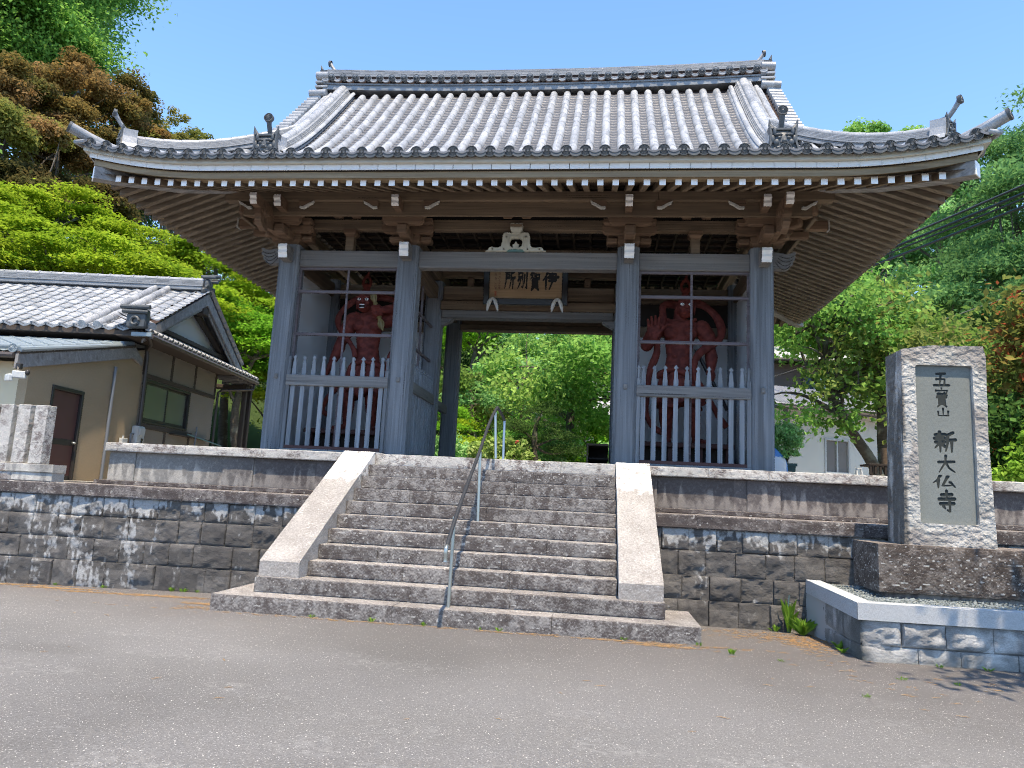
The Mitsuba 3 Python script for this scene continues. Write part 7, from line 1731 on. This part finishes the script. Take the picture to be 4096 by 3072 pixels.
HR_ = [(28.6, 32, .28, .475, 2.7, 'conifer', 'needle'), (31.5, 30, .22, .50, 3.0, 'conifer', 'needle'), (27.8, 29, .17, .31, 2.3, 'conifer', 'needle'), (24.3, 40, .30, .42, 3.2, 'mid', 'round'), (26.3, 38, .26, .38, 3.0, 'mid', 'round'), (21.5, 42, .18, .37, 3.2, 'mid', 'round'), (17.5, 42, .12, .33, 3.4, 'mid', 'round'), (14, 40, .08, .28, 3.0, 'cherry', 'round'), (23.5, 34, .16, .27, 2.6, 'mid', 'round')]
HL = ['tall dark conifer against the sky at the right edge', 'dark conifer rising out of the picture at the right edge', 'feathery dark conifer right of the cable bundle', 'glossy green tree behind the right corner of the roof', 'glossy green tree crossed by the thick cables', 'green hill tree half hidden by the right eave', 'green hill tree low beneath the right eave', 'light green hill tree beside the right corner post', 'green tree between the cables and the cherry']
for k, (a, d, lo, hi, rx, pal, st) in enumerate(HR_):
    htree('conifer' if st == 'needle' else 'hill_tree', HL[k], a, d, lo, hi, rx, pal, 200 + k, clumps=140, per=150, size=.10 if st == 'round' else .075, style=st, spread=.52, group=None, low=-.9, boughs=18, br=.36)
htree('hill_tree', 'treetop just showing above the right hip ridge, nearer the roof ridge', 19.9, 38, .44, .515, 1.3, 'cherry', 215, clumps=30, per=110, size=.12, spread=.5, group=None)
htree('hill_tree', 'treetop just showing above the right hip ridge, nearer the eave corner', 23.6, 38, .43, .495, 1.3, 'cherry', 216, clumps=30, per=110, size=.12, spread=.5, group=None)
for k, (a, d, lo, hi, rx) in enumerate([(16, 52, .05, .36, 7), (24, 54, .05, .40, 7), (31, 48, .0, .46, 6.5), (37, 44, .0, .4, 6)]):
    htree('dark_evergreen', ['dark evergreen behind the right corner post', 'dark evergreen behind the cables', 'dark evergreen behind the tall conifers', 'dark evergreen outside the right edge'][k], a, d, lo, hi, rx, 'dark', 220 + k, clumps=90, per=130, size=.17, spread=1.5, group=None, surf=.5)
tree('red_tipped_tree', 'bushy tree with red and orange young leaves at the right edge beside the tablet', 'tree', (9.3, 3.0, -.3), 0, (1.25, 1.3, 1.75), 150, 62, .085, 'red', 230, 'droop', None, .36, .08, cz=2.35, n=14, surf=.3, low=-.9)
tree('red_tipped_tree', 'smaller green bush with a few orange leaves behind the tablet top', 'tree', (8.35, 5.2, -.3), 0, (.95, .9, 1.1), 80, 60, .08, 'cherry_tip', 231, 'droop', None, .34, .06, cz=2.0, n=10, surf=.3, low=-.9)
bush('garden_bush', 'fresh bright green bush at the right edge behind the tablet', (8.55, 1.6, .0), (1.15, .7, 1.0), 170, 46, .060, 'shrub', 240, .20, surf=.55, low=-.9)
bush('garden_bush', 'dark bush in shade low behind the right side of the tablet', (8.2, 2.6, .6), (1.1, .7, .9), 90, 60, .07, 'dark', 241, .28, surf=.5)
# a tree outside the frame on the right whose branch shades the planter and the road
tree('roadside_tree', 'roadside tree standing to the right of the planter', 'tree', (9.0, -3.4, -1.9), 0, (1.5, 1.4, 1.2), 60, 50, .09, 'cherry', 250, 'droop', None, .34, .16, cz=5.6, cxy=(-1.6, -1.2), n=12, surf=.3, low=-.9)
tree('roadside_tree', 'roadside tree nearer the camera to the right of the road', 'tree', (8.2, -6.0, -1.95), 0, (1.5, 1.2, 1.0), 60, 50, .09, 'cherry', 251, 'droop', None, .34, .14, cz=5.5, cxy=(-1.55, .75), n=12, surf=.3, low=-.9)

# weeds along the foot of the walls
g = np.random.default_rng(5)
def weed(x, y, h, n, wide, key='weed', label=None, group='weeds in the joint at the foot of the walls'):
    z = float(ground_z(x, y)); c = []; K = []
    vs, fs, cols, at = [], [], [], 0
    for k in range(n):
        a = g.uniform(0, 6.28); lean = g.uniform(.1, .9) * wide; L = h * g.uniform(.5, 1.1); w = min(.014, L * g.uniform(.12, .2))
        d = np.array([math.cos(a), math.sin(a), 0]); e = np.array([-d[1], d[0], 0]); b = np.array([x, y, z]) + d * g.uniform(0, .02) + e * g.uniform(-.02, .02)
        p = [b, b + d * lean * .4 + e * w + np.array([0, 0, L * .6]), b + d * lean + np.array([0, 0, L * .85]), b + d * lean * .4 - e * w + np.array([0, 0, L * .65])]
        vs += p; fs += [[at, at + 1, at + 2], [at, at + 2, at + 3]]; at += 4; cols += [np.array(PALETTES['shrub'][k % 3]) * g.uniform(.6, 1.1)] * 4
    return put(key, (np.array(vs), np.array(fs)), 'leaf', color=np.array(cols), label=label, cat='weed', group=group)
WLS = ['at the foot of the left wall, farthest to the left', 'at the foot of the left wall, second from the left', 'at the foot of the left wall, first of the close three', 'at the foot of the left wall, middle of the close three', 'at the foot of the left wall, last of the close three', 'in the corner of left wall and stone steps',
       'at the bottom step, first from its left end', 'at the bottom step, second from its left end', 'at the bottom step, left of the handrail', 'at the bottom step, just right of the handrail', 'at the bottom step, second right of the handrail', 'at the bottom step below the right side stone', 'at the right end of the bottom step', 'on the road by the right corner of the bottom step', 'at the foot of the right wall near the planter',
       'by the left side of the planter, halfway', 'by the left front corner of the planter', 'at the planter front, third from its corner', 'at the planter front, nearest its left corner', 'at the planter front, farthest to the right']
for (x, y, h, n, w), wl in zip([(-5.6, -.98, .05, 10, .05), (-4.9, -.98, .05, 12, .06), (-3.95, -.98, .07, 16, .08), (-3.8, -.99, .06, 14, .08), (-3.6, -.99, .05, 8, .05), (-2.95, -1.0, .09, 9, .06), (-1.35, -2.76, .05, 8, .05), (-.75, -2.77, .06, 9, .06), (-.2, -2.77, .06, 9, .05), (.35, -2.77, .04, 7, .05), (.55, -2.77, .05, 8, .05), (1.75, -2.77, .045, 7, .05), (2.45, -2.76, .05, 9, .04), (2.7, -3.05, .06, 12, .05), (3.55, -1.03, .10, 14, .09), (3.86, -2.3, .10, 14, .10), (3.80, -2.6, .08, 12, .10), (4.9, -2.97, .05, 10, .05), (4.5, -2.97, .05, 9, .05), (5.3, -2.98, .05, 9, .05)], WLS):
    weed(x, y, h * .9, n, w, label='tuft of weeds ' + wl, group=None)
FN = weed(3.80, -1.25, .22, 60, .20, 'leafy_weed', 'broad-leaved green weed in the corner between wall and planter', None)
FN = weed(3.70, -1.05, .42, 34, .16, 'tall_weed', 'tall upright weed against the wall left of the planter', None)
put(FN + '__stem', tube([(3.70, -1.05, -1.95), (3.69, -1.06, -1.62), (3.70, -1.08, -1.48)], .006, 5), 'frog_green')
for (x, y), wl in zip([(4.7, -4.5), (4.95, -4.75), (5.1, -5.0), (3.45, -4.2), (3.95, -3.55), (4.35, -3.6), (3.1, -3.2)], ['first of the row of three near the lower right', 'middle of the row of three near the lower right', 'last of the row of three near the lower right', 'alone on the open road right of the steps', 'in front of the left corner of the planter', 'in front of the planter, second from its corner', 'between bottom step and planter']):
    weed(x, y, .03, 9, .05, 'crack_weed', 'flat tuft of moss and weed, ' + wl, None)
# drifts of fallen needles
def litter(key, pts, label):
    vs, fs, at = [], [], 0
    for cx_, cy_, sx_, sy_, n in pts:
        for k in range(n):
            x, y = cx_ + g.normal() * sx_, cy_ + g.normal() * sy_; 
            if y > -.93: continue
            a = g.normal() * .5; L = g.uniform(.02, .055); d = np.array([math.cos(a), math.sin(a)]) * L; e = np.array([-d[1], d[0]]) * .08; z = float(ground_z(x, y)) + .004
            vs += [(x - d[0], y - d[1], z), (x + e[0], y + e[1], z + .003), (x + d[0], y + d[1], z), (x - e[0], y - e[1], z + .002)]; fs += [[at, at + 1, at + 2], [at, at + 2, at + 3]]; at += 4
    put(key, (np.array(vs, float), np.array(fs)), 'litter', label=label, kind='stuff')
mat('litter', (.33, .20, .09), .8, .2)
litter('fallen_needles', [(-5.25, -1.45, .28, .05, 300), (-6.1, -1.25, .3, .05, 120), (-5.9, -1.08, .5, .04, 70), (-3.9, -1.75, .25, .06, 190), (-3.3, -1.75, .18, .05, 110), (-4.6, -1.75, .2, .05, 90), (-2.75, -2.3, .14, .05, 110), (-2.6, -2.65, .15, .06, 60), (3.5, -1.6, .4, .25, 300), (3.62, -2.1, .16, .35, 260), (-.5, -2.80, 1.6, .025, 200), (1.8, -2.80, .6, .03, 120), (2.1, -2.9, .2, .04, 120), (0, -4.5, 4, 1.6, 40), (4.3, -3.6, .7, .4, 60)], 'orange brown fallen needles lying in drifts on the road')
